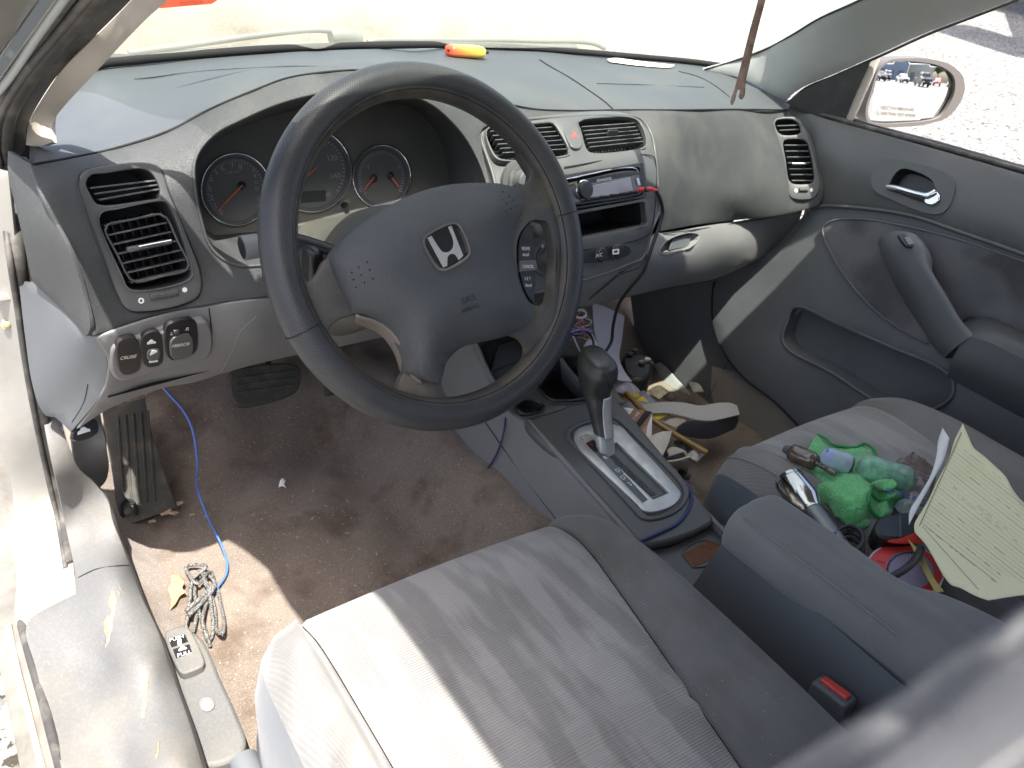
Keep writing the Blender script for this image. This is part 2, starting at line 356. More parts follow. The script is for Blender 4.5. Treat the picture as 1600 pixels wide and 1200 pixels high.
M = dict(
 upper=mat('dark grained plastic', (.054, .057, .057), .52, spec=.4, bump=.00022, bscale=520, bkind='leather', dirt=(.16, .155, .14), dscale=7, damt=.35, var=.12, vscale=9),
 pad=mat('blue grey dash top', (.062, .070, .076), .6, spec=.4, bump=.00012, bscale=900, dirt=(.13, .13, .12), dscale=5, damt=.35, var=.06, vscale=4),
 lower=mat('mid grey plastic', (.172, .172, .170), .5, spec=.4, bump=.0001, bscale=1100, dirt=(.28, .26, .23), dscale=6, damt=.3, var=.05),
 door=mat('blue grey door plastic', (.122, .131, .138), .52, spec=.4, bump=.0001, bscale=1100, dirt=(.2, .2, .19), dscale=5, damt=.3, var=.06),
 panel=mat('charcoal centre plastic', (.082, .085, .084), .4, spec=.5, bump=.00006, bscale=1200, dirt=(.16, .15, .14), dscale=12, damt=.25),
 black=mat('black plastic', (.013, .013, .014), .35, spec=.5, dirt=(.07, .065, .06), dscale=30, damt=.35),
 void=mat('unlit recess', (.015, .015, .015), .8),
 slat=mat('vent slat plastic', (.06, .063, .064), .45, dirt=(.2, .19, .17), dscale=60, damt=.5),
 chrome=mat('chrome', (.75, .76, .78), .12, metal=1, dirt=(.3, .28, .25), dscale=50, damt=.15),
 silver=mat('satin silver paint', (.52, .52, .50), .38, metal=.55, dirt=(.28, .27, .25), dscale=25, damt=.5, bump=.00003, bscale=800),
 white=mat('white print', (.75, .75, .72), .5), red=mat('red print', (.6, .05, .04), .5), orange=mat('needle orange', (.62, .13, .07), .5),
 face=mat('gauge face', (.095, .096, .092), .5, dirt=(.09, .085, .075), dscale=20, damt=.3), clus=mat('cluster surround', (.085, .084, .075), .55, bump=.0001, bscale=900, dirt=(.2, .19, .15), dscale=8, damt=.4),
 print_=mat('faded gauge print', (.26, .265, .27), .6), gblue=mat('blue gauge ring', (.055, .058, .085), .5),
 airbag=mat('charcoal airbag skin', (.066, .070, .073), .5, spec=.45, bump=.00035, bscale=520, bkind='leather', dirt=(.12, .12, .11), dscale=9, damt=.3),
 spoke=mat('worn spoke plastic', (.058, .055, .050), .5, bump=.0003, bscale=300, dirt=(.17, .14, .09), dscale=26, damt=.6, var=.25, vscale=30),
 back=mat('brown grey wheel back', (.17, .145, .125), .5), seam=mat('dark seam', (.01, .01, .011), .9),
 carpet=None,
 beige=mat('beige pillar trim', (.44, .40, .34), .6, bump=.00006, bscale=900, var=.04), pil=mat('grey pillar trim', (.42, .44, .43), .55, bump=.00006, bscale=900, dirt=(.36, .34, .3), dscale=7, damt=.3),
 rubber=mat('door seal rubber', (.055, .052, .048), .6, dirt=(.26, .24, .2), dscale=25, damt=.6, var=.2, vscale=40), rubber2=mat('light edge strip', (.42, .40, .36), .4, metal=.3),
 paint=mat('silver beige car paint', (.30, .29, .265), .4, metal=.25, coat=.6, dirt=(.55, .47, .33), dscale=9, damt=.3, fine=.15),
 sill=mat('scuffed sill plastic', (.120, .120, .117), .65, bump=.00012, bscale=700, dirt=(.30, .26, .18), dscale=7, damt=.3, fine=.25, fscale=300, var=.06),
 rust=mat('rust', (.15, .065, .03), .85, bump=.0012, bscale=250, dirt=(.05, .035, .03), dscale=60, damt=.8, var=.4, vscale=60),
 pedal=mat('worn pedal rubber', (.045, .043, .036), .75, dirt=(.16, .13, .09), dscale=30, damt=.7), knob=mat('lever leather', (.035, .038, .038), .33, spec=.5, bump=.00005, bscale=900),
)
def mk_carpet():
    m = mat('worn brown grey carpet', (.185, .150, .120), .98, spec=.1, sheen=.25, bump=.0016, bscale=700, fine=.9, fscale=520, var=.22, vscale=6)
    nt = m.node_tree; N = nt.nodes; L = nt.links; b = N['Principled BSDF']; src = b.inputs['Base Color'].links[0].from_socket; tc = N.new('ShaderNodeTexCoord')
    n = N.new('ShaderNodeTexNoise'); n.inputs['Scale'].default_value = 11; n.inputs['Detail'].default_value = 9; n.inputs['Roughness'].default_value = .62; L.new(tc.outputs['Object'], n.inputs[0])
    r = N.new('ShaderNodeMapRange'); r.inputs[1].default_value = .50; r.inputs[2].default_value = .66; r.inputs[4].default_value = .75; L.new(n.outputs[0], r.inputs[0])
    x = N.new('ShaderNodeMix'); x.data_type = 'RGBA'; L.new(r.outputs[0], x.inputs[0]); L.new(src, x.inputs[6]); x.inputs[7].default_value = (.10, .066, .045, 1)
    v = N.new('ShaderNodeTexVoronoi'); v.inputs['Scale'].default_value = 95; L.new(tc.outputs['Object'], v.inputs[0])
    l = N.new('ShaderNodeMath'); l.operation = 'LESS_THAN'; L.new(v.outputs['Distance'], l.inputs[0]); l.inputs[1].default_value = .10
    y = N.new('ShaderNodeMix'); y.data_type = 'RGBA'; L.new(l.outputs[0], y.inputs[0]); L.new(x.outputs[2], y.inputs[6]); y.inputs[7].default_value = (.46, .40, .31, 1)
    L.new(y.outputs[2], b.inputs['Base Color']); return m
M['carpet'] = mk_carpet()
# ================================================================= DASHBOARD
dash = thing('dashboard', 'wide grey moulded dashboard with vents, dials and a radio under the windscreen', 'dashboard', (0, .35, .9))
crease = [(50, 257), (110, 247), (175, 233), (262, 205), (325, 172), (400, 140), (450, 122), (500, 114), (560, 110), (620, 113), (690, 131), (760, 154), (830, 170), (890, 173), (975, 172), (1060, 172), (1150, 171), (1232, 172)]
creaseC = [(50, 257, 'y', .20), (175, 233, 'y', .25), (262, 205, 'y', .25), (325, 172, 'y', .25), (400, 140, 'y', .25), (500, 114, 'y', .25), (620, 113, 'y', .265), (690, 131, 'y', .27), (760, 154, 'y', .275), (830, 170, 'y', .272), (890, 173, 'y', .275), (975, 172, 'y', .29), (1060, 172, 'y', .305), (1150, 171, 'y', .325), (1232, 172, 'y', .337)]
padC = creaseC+[(60, 215, 'y', .36), (150, 112, 'y', .49), (300, 93, 'y', .56), (500, 80, 'y', .61), (650, 76, 'y', .63), (800, 79, 'y', .62), (1000, 94, 'y', .56), (1150, 111, 'y', .48), (1228, 155, 'y', .38), (400, 112, 'y', .37), (250, 160, 'y', .36), (560, 96, 'y', .36), (700, 105, 'y', .40), (850, 125, 'y', .40), (1030, 135, 'y', .40), (1150, 140, 'y', .41)]
sheet('top_pad', [(45, 259, 'c')]+[(x, y) for x, y in crease[1:-1]]+[(1232, 172, 'c'), (1236, 160), (1195, 133), (1150, 110, 'c'), (1080, 100), (1000, 93), (900, 85), (800, 78), (700, 75), (600, 76), (500, 79), (400, 84), (300, 92), (200, 102), (150, 109), (85, 140, 'c'), (50, 190)], padC, M['pad'], dash, gap=14, bevel=.003, thick=.008)
PD = Depth(padC); 
def onpad(pts, lift=.0006): return [PD([p])[0]+V(0, 0, lift) for p in pts]
tube('seam', onpad([(843, 94), (860, 105), (890, 122), (920, 142), (945, 160), (957, 171)]), .0011, M['seam'], dash, seg=6)
tube('seam', onpad([(1060, 112), (1090, 120), (1115, 133), (1140, 152)]), .0008, M['seam'], dash, seg=6)
tube('seam', onpad([(932, 131), (1000, 133), (1100, 137)]), .0005, M['seam'], dash, seg=6)
tube('seam', onpad([(210, 124), (300, 113), (400, 106), (480, 104), (572, 111)], .0), .0014, M['pad'], dash, seg=6)
tube('seam', [PD([p])[0]+V(0, -.001, .0004) for p in crease], .0013, M['seam'], dash, seg=6)
# face of the dash
LV = [(122, 290), (128, 270), (150, 262), (225, 254), (248, 262), (264, 300), (292, 370), (314, 435), (310, 462), (285, 476), (225, 487), (200, 484), (184, 462), (160, 400), (132, 325)]
binn = [(302, 262), (310, 236), (337, 207), (375, 187), (425, 165), (480, 149), (540, 141), (610, 145), (665, 158), (700, 184), (732, 222), (756, 272), (764, 315), (740, 350), (680, 372), (600, 388), (500, 405), (400, 415), (372, 415), (345, 403), (326, 382), (314, 345), (305, 300)]
CP = [(750, 205), (760, 194), (830, 186), (975, 181), (1000, 186), (1015, 205), (1023, 237), (1028, 300), (1029, 330), (1017, 362), (1006, 400), (975, 416), (915, 437), (830, 458), (800, 455), (790, 420), (783, 340), (770, 275)]
faceC = creaseC+[(62, 285, 'y', .170), (90, 350, 'y', .155), (115, 430, 'y', .145), (145, 522, 'y', .140), (200, 300, 'y', .19), (190, 265, 'y', .21), (240, 380, 'y', .183), (260, 470, 'y', .17), (205, 507, 'y', .155), (320, 478, 'y', .165), (290, 250, 'y', .205), (300, 330, 'y', .19), (325, 440, 'y', .18), (340, 190, 'y', .225), (400, 160, 'y', .23), (500, 130, 'y', .232), (620, 130, 'y', .245), (420, 440, 'y', .17), (420, 463, 'y', .165), (600, 420, 'y', .16), (700, 165, 'y', .25), (760, 260, 'y', .215), (775, 330, 'y', .17), (780, 400, 'y', .15), (700, 430, 'y', .15),
 (830, 215, 'y', .23), (950, 215, 'y', .22), (1000, 250, 'y', .19), (1000, 350, 'y', .16), (1005, 398, 'y', .145), (915, 440, 'y', .145), (850, 350, 'y', .165),
 (1060, 195, 'y', .288), (1060, 240, 'y', .270), (1150, 200, 'y', .304), (1150, 260, 'y', .280), (1250, 220, 'x', .652), (1265, 280, 'x', .660), (1285, 290, 'x', .672), (1262, 205, 'x', .660), (1060, 310, 'y', .248), (1060, 345, 'y', .247), (1150, 320, 'y', .264), (1150, 342, 'y', .275), (1275, 318, 'x', .664), (1035, 362, 'y', .225)]
PV_ = 0
PV = [(1208, 192), (1212, 186), (1245, 184), (1255, 195), (1272, 245), (1281, 295), (1272, 309), (1237, 309), (1230, 290), (1222, 240)]
faceO = [(45, 259, 'c')]+crease[1:-1]+[(1232, 172, 'c'), (1262, 205), (1280, 255), (1288, 300), (1281, 322, 'c'), (1220, 337), (1150, 345), (1090, 352), (1033, 362, 'c'), (1030, 330), (1028, 300), (1023, 237), (1015, 207), (1000, 189), (975, 184), (900, 186), (830, 190), (762, 197), (752, 207), (772, 275), (785, 340), (792, 420), (800, 452, 'c'), (640, 440), (520, 452), (420, 464), (330, 476), (250, 492), (200, 508), (147, 526, 'c'), (130, 460), (112, 402), (87, 350), (62, 300)]
sheet('upper_fascia', faceO, faceC, M['upper'], dash, holes=[LV, binn, [(p[0]+(3 if p[0] < 1240 else -3), p[1]+(3 if p[1] < 250 else -3)) for p in PV]], gap=15, bevel=.002, thick=.005)
FD = Depth(faceC)
def lip(name, pts, r, m, par, off=0.): return tube(name, [FD([p])[0]+V(0, -off, 0) for p in outline(pts, 8)], r, m, par, seg=8, closed=True)
box('dash_light_block', (.01, .52, .79), (1.28, .28, .20), M['void'], dash, bevel=0)  # added dark box inside the dash, stops light leaking through gaps
# ---- instrument binnacle
CLP = plane3((367, 297, 'y', .315), (597, 278, 'y', .315), (485, 200, 'y', .355))
bo = outline(binn, 9); k = len(bo); A = FD(np.array(bo)); cc = np.mean(bo, 0)
def clin(p): # where the tube of the binnacle meets the cluster face
    q = cc+(np.array(p)-cc)*1.0
    return q
bk = [(302, 262), (318, 240), (345, 215), (380, 198), (430, 180), (480, 168), (540, 158), (600, 160), (640, 168), (670, 190), (690, 225), (700, 270), (700, 310), (690, 330), (650, 330), (590, 331), (500, 348), (400, 362), (372, 364), (340, 368), (324, 366), (316, 340), (308, 300)]
Bk = [UPL(*p, CLP) for p in bk]; Af = [FD([p])[0] for p in binn]
def wall_ring(i0, i1, name, m): return loft(name, [[a for a in Af[i0:i1]], [(a+b)/2 for a, b in zip(Af[i0:i1], Bk[i0:i1])], [b for b in Bk[i0:i1]]], m, dash, nu=60, nv=10)
wall_ring(0, len(binn), 'binnacle_wall', M['upper'])
loft('binnacle_wall', [[Af[-1], Af[0], Af[1]], [Bk[-1], Bk[0], Bk[1]]], M['upper'], dash, nu=12, nv=6)
tube('binnacle_lip', [a+V(0, -.0002, 0) for a in Af], .0018, M['upper'], dash, closed=True)
clu = prism('instrument_cluster', [(bk[i][0]+(-6 if bk[i][0] < 480 else 8), bk[i][1]+(-5 if bk[i][1] < 260 else 7)) for i in range(len(bk))], CLP, -.012, .0, M['clus'], dash, bevel=0)
def ell(cx, cy, rx, ry, n=28, rot=0): 
    return [(cx+rx*math.cos(a)*math.cos(rot)-ry*math.sin(a)*math.sin(rot), cy+rx*math.cos(a)*math.sin(rot)+ry*math.sin(a)*math.cos(rot)) for a in [2*math.pi*i/n for i in range(n)]]
def gauge(cx, cy, rx, ry, needles, nums, label):
    g = prism('gauge', ell(cx, cy, rx-1, ry-1), CLP, .0002, .0012, M['face'], dash, bevel=0, label=label)
    g2 = ring('bezel', ell(cx, cy, rx+1.2, ry+1.2), ell(cx, cy, rx-1.2, ry-1.2), CLP, 0, .004, M['chrome'], g, bevel=.0005)
    ring('scale_ring', ell(cx, cy, rx-4, ry-4), ell(cx, cy, rx-7, ry-7), CLP, .0010, .0015, M['gblue'] if label else M['print_'], g, bevel=0)
    for x0, y0, x1, y1 in needles:
        a, b = UPL(x0, y0, shift(CLP, .005)), UPL(x1, y1, shift(CLP, .005)); tube('needle', [a, b], lambda t: .0013-.0006*t, M['orange'], g, seg=6)
        lathe('needle_hub', a-CLP[1]*.004, CLP[1], [(0, .005), (.0045, .005), (.005, .004)], M['black'], g, seg=16)
    for s, x, y, h in nums: text('numeral', s, x, y, CLP, (1, -.12), h, M['print_'], g, off=.0016)
    joined('tick_marks', [prism('s', [(cx+(rx-9)*math.cos(a), cy+(ry-9)*math.sin(a), 'c'), (cx+(rx-9)*math.cos(a+.02), cy+(ry-9)*math.sin(a+.02), 'c'), (cx+(rx-13)*math.cos(a+.02), cy+(ry-13)*math.sin(a+.02), 'c'), (cx+(rx-13)*math.cos(a), cy+(ry-13)*math.sin(a), 'c')], CLP, .0012, .0016, M['print_'], None, bevel=0) for a in np.arange(2.4, 2.4+4.6, .115)], g)
    return g
gauge(367, 297, 54, 56, [(378, 290, 340, 330)], [('6', 347, 264, 9), ('7', 362, 260, 9), ('8', 375, 262, 9), ('5', 337, 270, 8), ('4', 329, 282, 9), ('3', 327, 296, 9), ('2', 330, 310, 9), ('1', 336, 322, 9), ('0', 345, 333, 8), ('P', 396, 268, 6), ('R', 398, 276, 6), ('N', 400, 286, 6), ('D', 401, 296, 6), ('2', 403, 312, 6), ('x1000r/min', 362, 270, 3.5)], 'round rev counter with faint blue rim and orange needle near zero')
gauge(485, 268, 62, 64, [(472, 282, 496, 261)], [('120', 518, 248, 9), ('140', 523, 276, 9), ('100', 500, 226, 8), ('80', 470, 218, 8), ('160', 508, 305, 8)], 'large middle speed dial reading 120 and 140')
gauge(595, 277, 45, 49, [(584, 278, 569, 297), (610, 274, 623, 293)], [('F', 575, 262, 6), ('E', 562, 298, 6), ('C', 626, 298, 6), ('H', 622, 262, 6)], 'small right dial with two orange needles')
prism('display', [(470, 300, 'c'), (508, 298, 'c'), (508, 315, 'c'), (470, 318, 'c')], CLP, .0012, .002, mat('lcd glass', (.04, .045, .04), .2), dash, bevel=0)
kn = UPL(536, 321, CLP); tube('reset_knob', [kn, kn+CLP[1]*.02], .0035, M['black'], dash, seg=14)
# ---- driver side vents
def slats(name, L0, L1, R0, R1, n, pl, m, parent, depth=.012, th=.0016, frac=(0, 1), tilt=0.0):
    obs = []
    nn = pl[1]
    for i in range(n):
        t = frac[0]+(frac[1]-frac[0])*i/(n-1) if n > 1 else .5
        a = UPL(L0[0]+(L1[0]-L0[0])*t, L0[1]+(L1[1]-L0[1])*t, pl); b = UPL(R0[0]+(R1[0]-R0[0])*t, R0[1]+(R1[1]-R0[1])*t, pl)
        r = b-a; ln = np.linalg.norm(r); r /= ln; up = np.cross(nn, r); c = (a+b)/2-nn*depth*.5
        n2 = nn*math.cos(tilt)+up*math.sin(tilt); up2 = np.cross(n2, r)
        obs.append(box('s', c, (ln, th, depth), m, None, axes=(r, up2, n2), bevel=.0004))
    return joined(name, obs, parent)
def vanes(name, TL, TR, BL, BR, n, pl, m, parent, depth=.012):
    obs = []
    for i in range(n):
        t = (i+.5)/n
        a = UPL(TL[0]+(TR[0]-TL[0])*t, TL[1]+(TR[1]-TL[1])*t, pl); b = UPL(BL[0]+(BR[0]-BL[0])*t, BL[1]+(BR[1]-BL[1])*t, pl)
        r = b-a; ln = np.linalg.norm(r); r /= ln; up = np.cross(pl[1], r)
        obs.append(box('s', (a+b)/2-pl[1]*depth*.5, (ln, .0012, depth), m, None, axes=(r, up, pl[1]), bevel=0))
    return joined(name, obs, parent)
LVP = plane3((150, 270, 'y', .198), (300, 440, 'y', .170), (195, 470, 'y', .160))
up_o = [(134, 287), (142, 274), (165, 271), (222, 264), (236, 270), (250, 296), (248, 309), (228, 313), (165, 321), (150, 318), (142, 305)]
mn_o = [(154, 342), (160, 332), (185, 327), (245, 315), (258, 316), (268, 330), (298, 418), (298, 432), (282, 442), (220, 454), (200, 450), (190, 430)]
v1 = sheet('air_vent', LV, LVP, M['panel'], dash, holes=[up_o, mn_o], gap=12, thick=.004, bevel=.0012, label='tall driver side vent panel with a shut upper slot and open louvres')
for o_ in (up_o, mn_o): chamber('duct', o_, shift(LVP, -.001), .045, M['void'], v1, .9)
ring('surround', [(p[0]+(-2 if p[0] < 226 else 2), p[1]+(-2 if p[1] < 390 else 2)) for p in mn_o], mn_o, LVP, -.004, .0018, M['panel'], v1)
slats('louvres', (162, 353), (204, 442), (253, 334), (297, 420), 7, shift(LVP, -.004), M['slat'], v1, .014, .0016)
vanes('vanes', (165, 345), (257, 328), (200, 445), (292, 425), 7, shift(LVP, -.022), M['black'], v1, .012)
tube('louvre_frame', [UPL(*p, shift(LVP, -.004)) for p in framepath([(160, 353), (206, 443), (298, 421), (256, 333)])], .0012, M['slat'], v1, closed=True, step=.008)
slats('upper_louvres', (137, 290), (160, 318), (243, 279), (250, 300), 3, shift(LVP, -.003), M['slat'], v1, .012, .0018, (.15, .8))
a, b = UPL(216, 387, shift(LVP, .002)), UPL(267, 377, shift(LVP, .002)); tube('vent_tab', [a, b], .0026, M['chrome'], v1, seg=10)
box('vent_tab_base', UPL(232, 384, shift(LVP, -.003)), (.045, .006, .008), M['panel'], v1, axes=((b-a)/np.linalg.norm(b-a), np.cross(LVP[1], (b-a)/np.linalg.norm(b-a)), LVP[1]))
a, b = UPL(233, 464, LVP), UPL(276, 456, LVP); ax_ = (b-a)/np.linalg.norm(b-a); uu = np.cross(LVP[1], ax_)
tube('thumbwheel', [a, b], .004, M['rubber'], v1, seg=20)
joined('thumbwheel_ribs', [tube('s', [a+(b-a)*t+uu*.0043*math.cos(q)+LVP[1]*.0043*math.sin(q) for q in np.linspace(.3, 2.8, 6)], .0005, M['slat'], None, seg=4) for t in np.linspace(.05, .95, 12)], v1)
ring('air_symbol', ell(220, 470, 4.6, 4.6, 16), ell(220, 470, 2.4, 2.4, 16), LVP, .0001, .0006, M['white'], v1, bevel=0, n=24)
prism('air_symbol', ell(288, 453, 4, 4, 16), LVP, .0001, .0006, M['white'], v1, bevel=0)
# ---- end cover, lower cover, knee panel
endC = [(17, 235, 'x', -.705), (50, 257, 'x', -.700), (87, 350, 'x', -.694), (112, 402, 'x', -.688), (139, 512, 'x', -.680), (50, 437, 'x', -.712), (28, 330, 'x', -.714), (15, 260, 'x', -.708)]
endC = [(17, 235, 'y', .235), (50, 257, 'y', .20), (87, 350, 'y', .155), (139, 515, 'y', .14), (28, 330, 'y', .215), (50, 440, 'y', .225), (95, 480, 'y', .19)]
sheet('end_cover', [(12, 236, 'c'), (48, 257, 'c'), (62, 300), (87, 350), (112, 402), (130, 460), (140, 515), (134, 526, 'c'), (112, 500), (50, 440, 'c'), (28, 340), (12, 270)], endC, M['upper'], dash, thick=.004)
lowC = [(32, 450, 'y', .26), (50, 440, 'y', .235), (95, 480, 'y', .195), (139, 520, 'y', .15), (166, 560, 'y', .16), (166, 600, 'y', .185), (110, 675, 'y', .27), (85, 651, 'y', .29), (60, 630, 'y', .30), (45, 540, 'y', .28), (110, 580, 'y', .215)]
sheet('side_cover', [(30, 448, 'c'), (50, 440, 'c'), (92, 474), (135, 524, 'c'), (150, 527, 'c'), (163, 548), (167, 575), (163, 605), (150, 628), (110, 675, 'c'), (85, 652), (72, 650), (62, 637), (50, 600), (38, 520)], lowC, M['door'], dash, thick=.004)
tube('seam', [Depth(lowC)([p])[0] for p in [(137, 600), (130, 630), (112, 660)]], .0005, M['seam'], dash, seg=5)
kneeC = [(147, 526, 'y', .142), (250, 493, 'y', .16), (330, 477, 'y', .168), (420, 464, 'y', .167), (560, 448, 'y', .155), (170, 560, 'y', .155), (170, 600, 'y', .18), (155, 645, 'y', .235), (225, 617, 'y', .235), (290, 600, 'y', .235), (250, 540, 'y', .165), (330, 540, 'y', .185), (400, 520, 'y', .18), (400, 570, 'y', .235), (450, 555, 'y', .235), (560, 530, 'y', .23), (640, 500, 'y', .22), (640, 440, 'y', .15)]
sheet('knee_panel', [(148, 528, 'c'), (200, 510), (250, 494), (330, 478), (420, 466), (520, 454), (640, 440, 'c'), (690, 470), (700, 520, 'c'), (600, 528), (520, 545), (457, 557), (400, 570), (350, 584), (300, 599), (260, 606), (225, 617), (175, 637), (120, 672, 'c'), (150, 630), (166, 600), (168, 560)], kneeC, M['lower'], dash, gap=15, thick=.004, bevel=.002)
KD = Depth(kneeC)
tube('seam', [KD([p])[0] for p in [(326, 482), (330, 520), (326, 552)]], .0008, M['seam'], dash, seg=5)
tube('seam', [KD([p])[0] for p in [(400, 495), (378, 515), (362, 550), (345, 582)]], .0007, M['lower'], dash, seg=5)
KP = plane3((190, 530, 'y', .150), (320, 500, 'y', .165), (250, 590, 'y', .190))
sp = prism('switch_panel', [(170, 548), (176, 537), (200, 528), (300, 503), (320, 500), (327, 508), (330, 540), (322, 556), (300, 564), (240, 578), (185, 592), (172, 580)], KP, -.01, .004, M['lower'], dash, bevel=.003)
KP = shift(KP, .004)
s1 = prism('switch', [(181, 536), (188, 529), (210, 526), (215, 532), (217, 573), (211, 580), (192, 584), (185, 578)], KP, -.004, .0025, M['black'], dash)
text('lettering', 'CRUISE', 200, 558, shift(KP, .0025), (1, -.14), 5, M['white'], s1, wide=.72)
s2 = prism('switch', [(221, 527), (228, 520), (245, 516), (250, 520), (253, 565), (248, 570), (230, 573), (223, 568)], KP, -.004, .0015, M['black'], dash)
prism('rocker_key', [(229, 546), (247, 543), (247, 558), (230, 561)], KP, 0, .003, M['panel'], s2)
car = [(-7, 2, 'c'), (-6, -1), (-3, -2), (-1.5, -4), (2.5, -4), (4.5, -1.5), (7, -.5), (7, 2, 'c')]
def caricon(cx, cy, s, pl, par, a=-.14, m=None): return prism('symbol', [(cx+(p[0]*math.cos(a)-p[1]*math.sin(a))*s, cy+(p[0]*math.sin(a)+p[1]*math.cos(a))*s)+tuple(p[2:]) for p in car], pl, .0001, .0005, m or M['white'], par, bevel=0, step=2)
caricon(236, 535, 1, shift(KP, .0015), s2); caricon(239, 551, .9, shift(KP, .003), s2, a=-.5); caricon(239, 564, 1, shift(KP, .0015), s2)
s3 = prism('switch', [(257, 512), (264, 505), (298, 498), (305, 502), (307, 545), (302, 552), (266, 562), (260, 556)], KP, -.004, .0015, M['black'], dash)
prism('mirror_pad', [(264, 530), (268, 525), (294, 519), (298, 524), (299, 548), (295, 553), (270, 559), (265, 554)], KP, 0, .004, M['panel'], s3, bevel=.001)
text('lettering', 'MIRROR', 282, 539, shift(KP, .004), (1, -.16), 5, M['white'], s3, wide=.72); text('lettering', 'L', 268, 521, shift(KP, .0015), (1, -.14), 5, M['white'], s3); text('lettering', 'R', 292, 514, shift(KP, .0015), (1, -.14), 5, M['white'], s3)
prism('slide_knob', [(269, 514, 'c'), (278, 512, 'c'), (279, 518, 'c'), (270, 520, 'c')], KP, 0, .004, M['slat'], s3)
# under-dash lining behind the pedals
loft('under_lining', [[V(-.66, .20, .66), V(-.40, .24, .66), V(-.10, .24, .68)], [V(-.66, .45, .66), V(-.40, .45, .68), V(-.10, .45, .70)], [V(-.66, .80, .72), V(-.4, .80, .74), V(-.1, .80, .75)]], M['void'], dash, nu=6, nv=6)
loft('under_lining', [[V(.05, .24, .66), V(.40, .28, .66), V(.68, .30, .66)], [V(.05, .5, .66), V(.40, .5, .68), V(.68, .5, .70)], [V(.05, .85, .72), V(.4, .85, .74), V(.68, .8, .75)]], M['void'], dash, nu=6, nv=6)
# ---- centre stack
cpC = [(750, 205, 'y', .248), (830, 188, 'y', .250), (975, 182, 'y', .250), (1015, 206, 'y', .232), (1024, 240, 'y', .205), (900, 245, 'y', .195), (1001, 255, 'y', .180), (880, 265, 'y', .180), (1010, 352, 'y', .155), (880, 385, 'y', .150), (1028, 320, 'y', .175), (1006, 400, 'y', .145), (915, 437, 'y', .135), (800, 455, 'y', .135), (790, 340, 'y', .155), (775, 280, 'y', .19), (850, 300, 'y', .168), (1000, 300, 'y', .167)]
RP = plane3((880, 268, 'y', .178), (1002, 255, 'y', .178), (1010, 352, 'y', .153))
cv2 = [(903, 192), (912, 187), (985, 185), (998, 192), (1008, 215), (1008, 228), (998, 233), (925, 240), (917, 236), (907, 205)]
cv1 = [(760, 207), (768, 199), (800, 197), (850, 192), (864, 192), (874, 205), (888, 232), (888, 241), (875, 245), (790, 251), (777, 247), (765, 228)]
cp = sheet('centre_panel', CP, cpC, M['panel'], dash, holes=[cv1, cv2, [(868, 276, 'c'), (1000, 256, 'c'), (1010, 352, 'c'), (868, 382, 'c')]], gap=14, thick=.004, bevel=.0015, skirt=V(0, .05, 0), label='charcoal centre stack around radio, vents and climate knobs')
CD = Depth(cpC)
tube('trim_line', [CD([p])[0]+V(0, -.0005, 0) for p in CP], .0022, M['panel'], cp, closed=True)
for j, (o_, q) in enumerate(((cv1, plane3((762, 205, 'y', .243), (880, 195, 'y', .243), (885, 240, 'y', .200))), (cv2, plane3((905, 192, 'y', .243), (1000, 190, 'y', .240), (1000, 230, 'y', .203))))):
    vv = ring('air_vent', [(p[0]+(-2 if p[0] < np.mean([z[0] for z in o_]) else 2), p[1]+(-1.5 if p[1] < 215 else 2)) for p in o_], o_, q, -.006, .0018, M['panel'], dash, label=['left centre vent partly behind the steering wheel rim', 'right centre vent above the radio'][j])
    chamber('duct', o_, shift(q, -.002), .04, M['void'], vv, .92)
    if j: slats('louvres', (909, 198), (922, 231), (992, 192), (1006, 222), 6, shift(q, -.003), M['slat'], vv, .012, .0015, (0, .96)); vanes('vanes', (915, 195), (1000, 190), (925, 232), (1005, 226), 8, shift(q, -.018), M['slat'], vv, .012); box('vent_tab', UPL(957, 208, shift(q, .0)), (.022, .0035, .01), M['black'], vv)
    else: slats('louvres', (766, 205), (786, 240), (868, 198), (886, 234), 6, shift(q, -.003), M['slat'], vv, .012, .0015, (0, .96)); vanes('vanes', (772, 203), (864, 196), (790, 242), (880, 238), 7, shift(q, -.018), M['black'], vv, .012)
HP = plane3((880, 196, 'y', .243), (900, 195, 'y', .243), (900, 232, 'y', .205))
hz = prism('hazard_switch', [(878, 198), (882, 194), (896, 194), (900, 198), (909, 228), (906, 233), (896, 234), (891, 231)], shift(HP, .001), -.004, .003, M['panel'], dash, bevel=.0012)
for s, mm in ((1, M['red']), (.62, M['panel']), (.34, M['red'])): prism('warning_triangle', [(897+6*s*math.sin(t)-s*.2, 212-6.5*s*math.cos(t), 'c') for t in (0, 2.1, 4.2)], shift(HP, .004), .0001, .0004+.0002*(1-s), mm, hz, bevel=0)
# radio and storage slot
rd = ring('car_stereo', [(862, 276, 'c'), (1003, 254, 'c'), (1010, 309, 'c'), (862, 333, 'c')], [(867, 281, 'c'), (998, 261, 'c'), (1004, 305, 'c'), (867, 328, 'c')], RP, -.02, .002, M['black'], dash, label='single slot radio with pale screen and round knob')
chamber('radio_bay', [(866, 280, 'c'), (1000, 259, 'c'), (1006, 307, 'c'), (866, 330, 'c')], shift(RP, -.001), .012, M['void'], rd, 1.)
FP = shift(RP, .006)
prism('radio_face', [(868, 291, 'c'), (1001, 270), (1006, 300), (1000, 305), (868, 326, 'c')], FP, -.012, 0, M['black'], rd, bevel=.0015)
scr = prism('screen', [(922, 291, 'c'), (984, 277, 'c'), (989, 300, 'c'), (921, 309, 'c')], FP, .0002, .0012, mat('milky radio screen', (.26, .255, .29), .25, spec=.6), rd, bevel=.0004)
prism('face_gloss', [(870, 296, 'c'), (998, 273, 'c'), (1003, 300, 'c'), (870, 322, 'c')], FP, .0001, .0008, mat('smoked radio face', (.09, .09, .1), .2), rd, bevel=.0004)
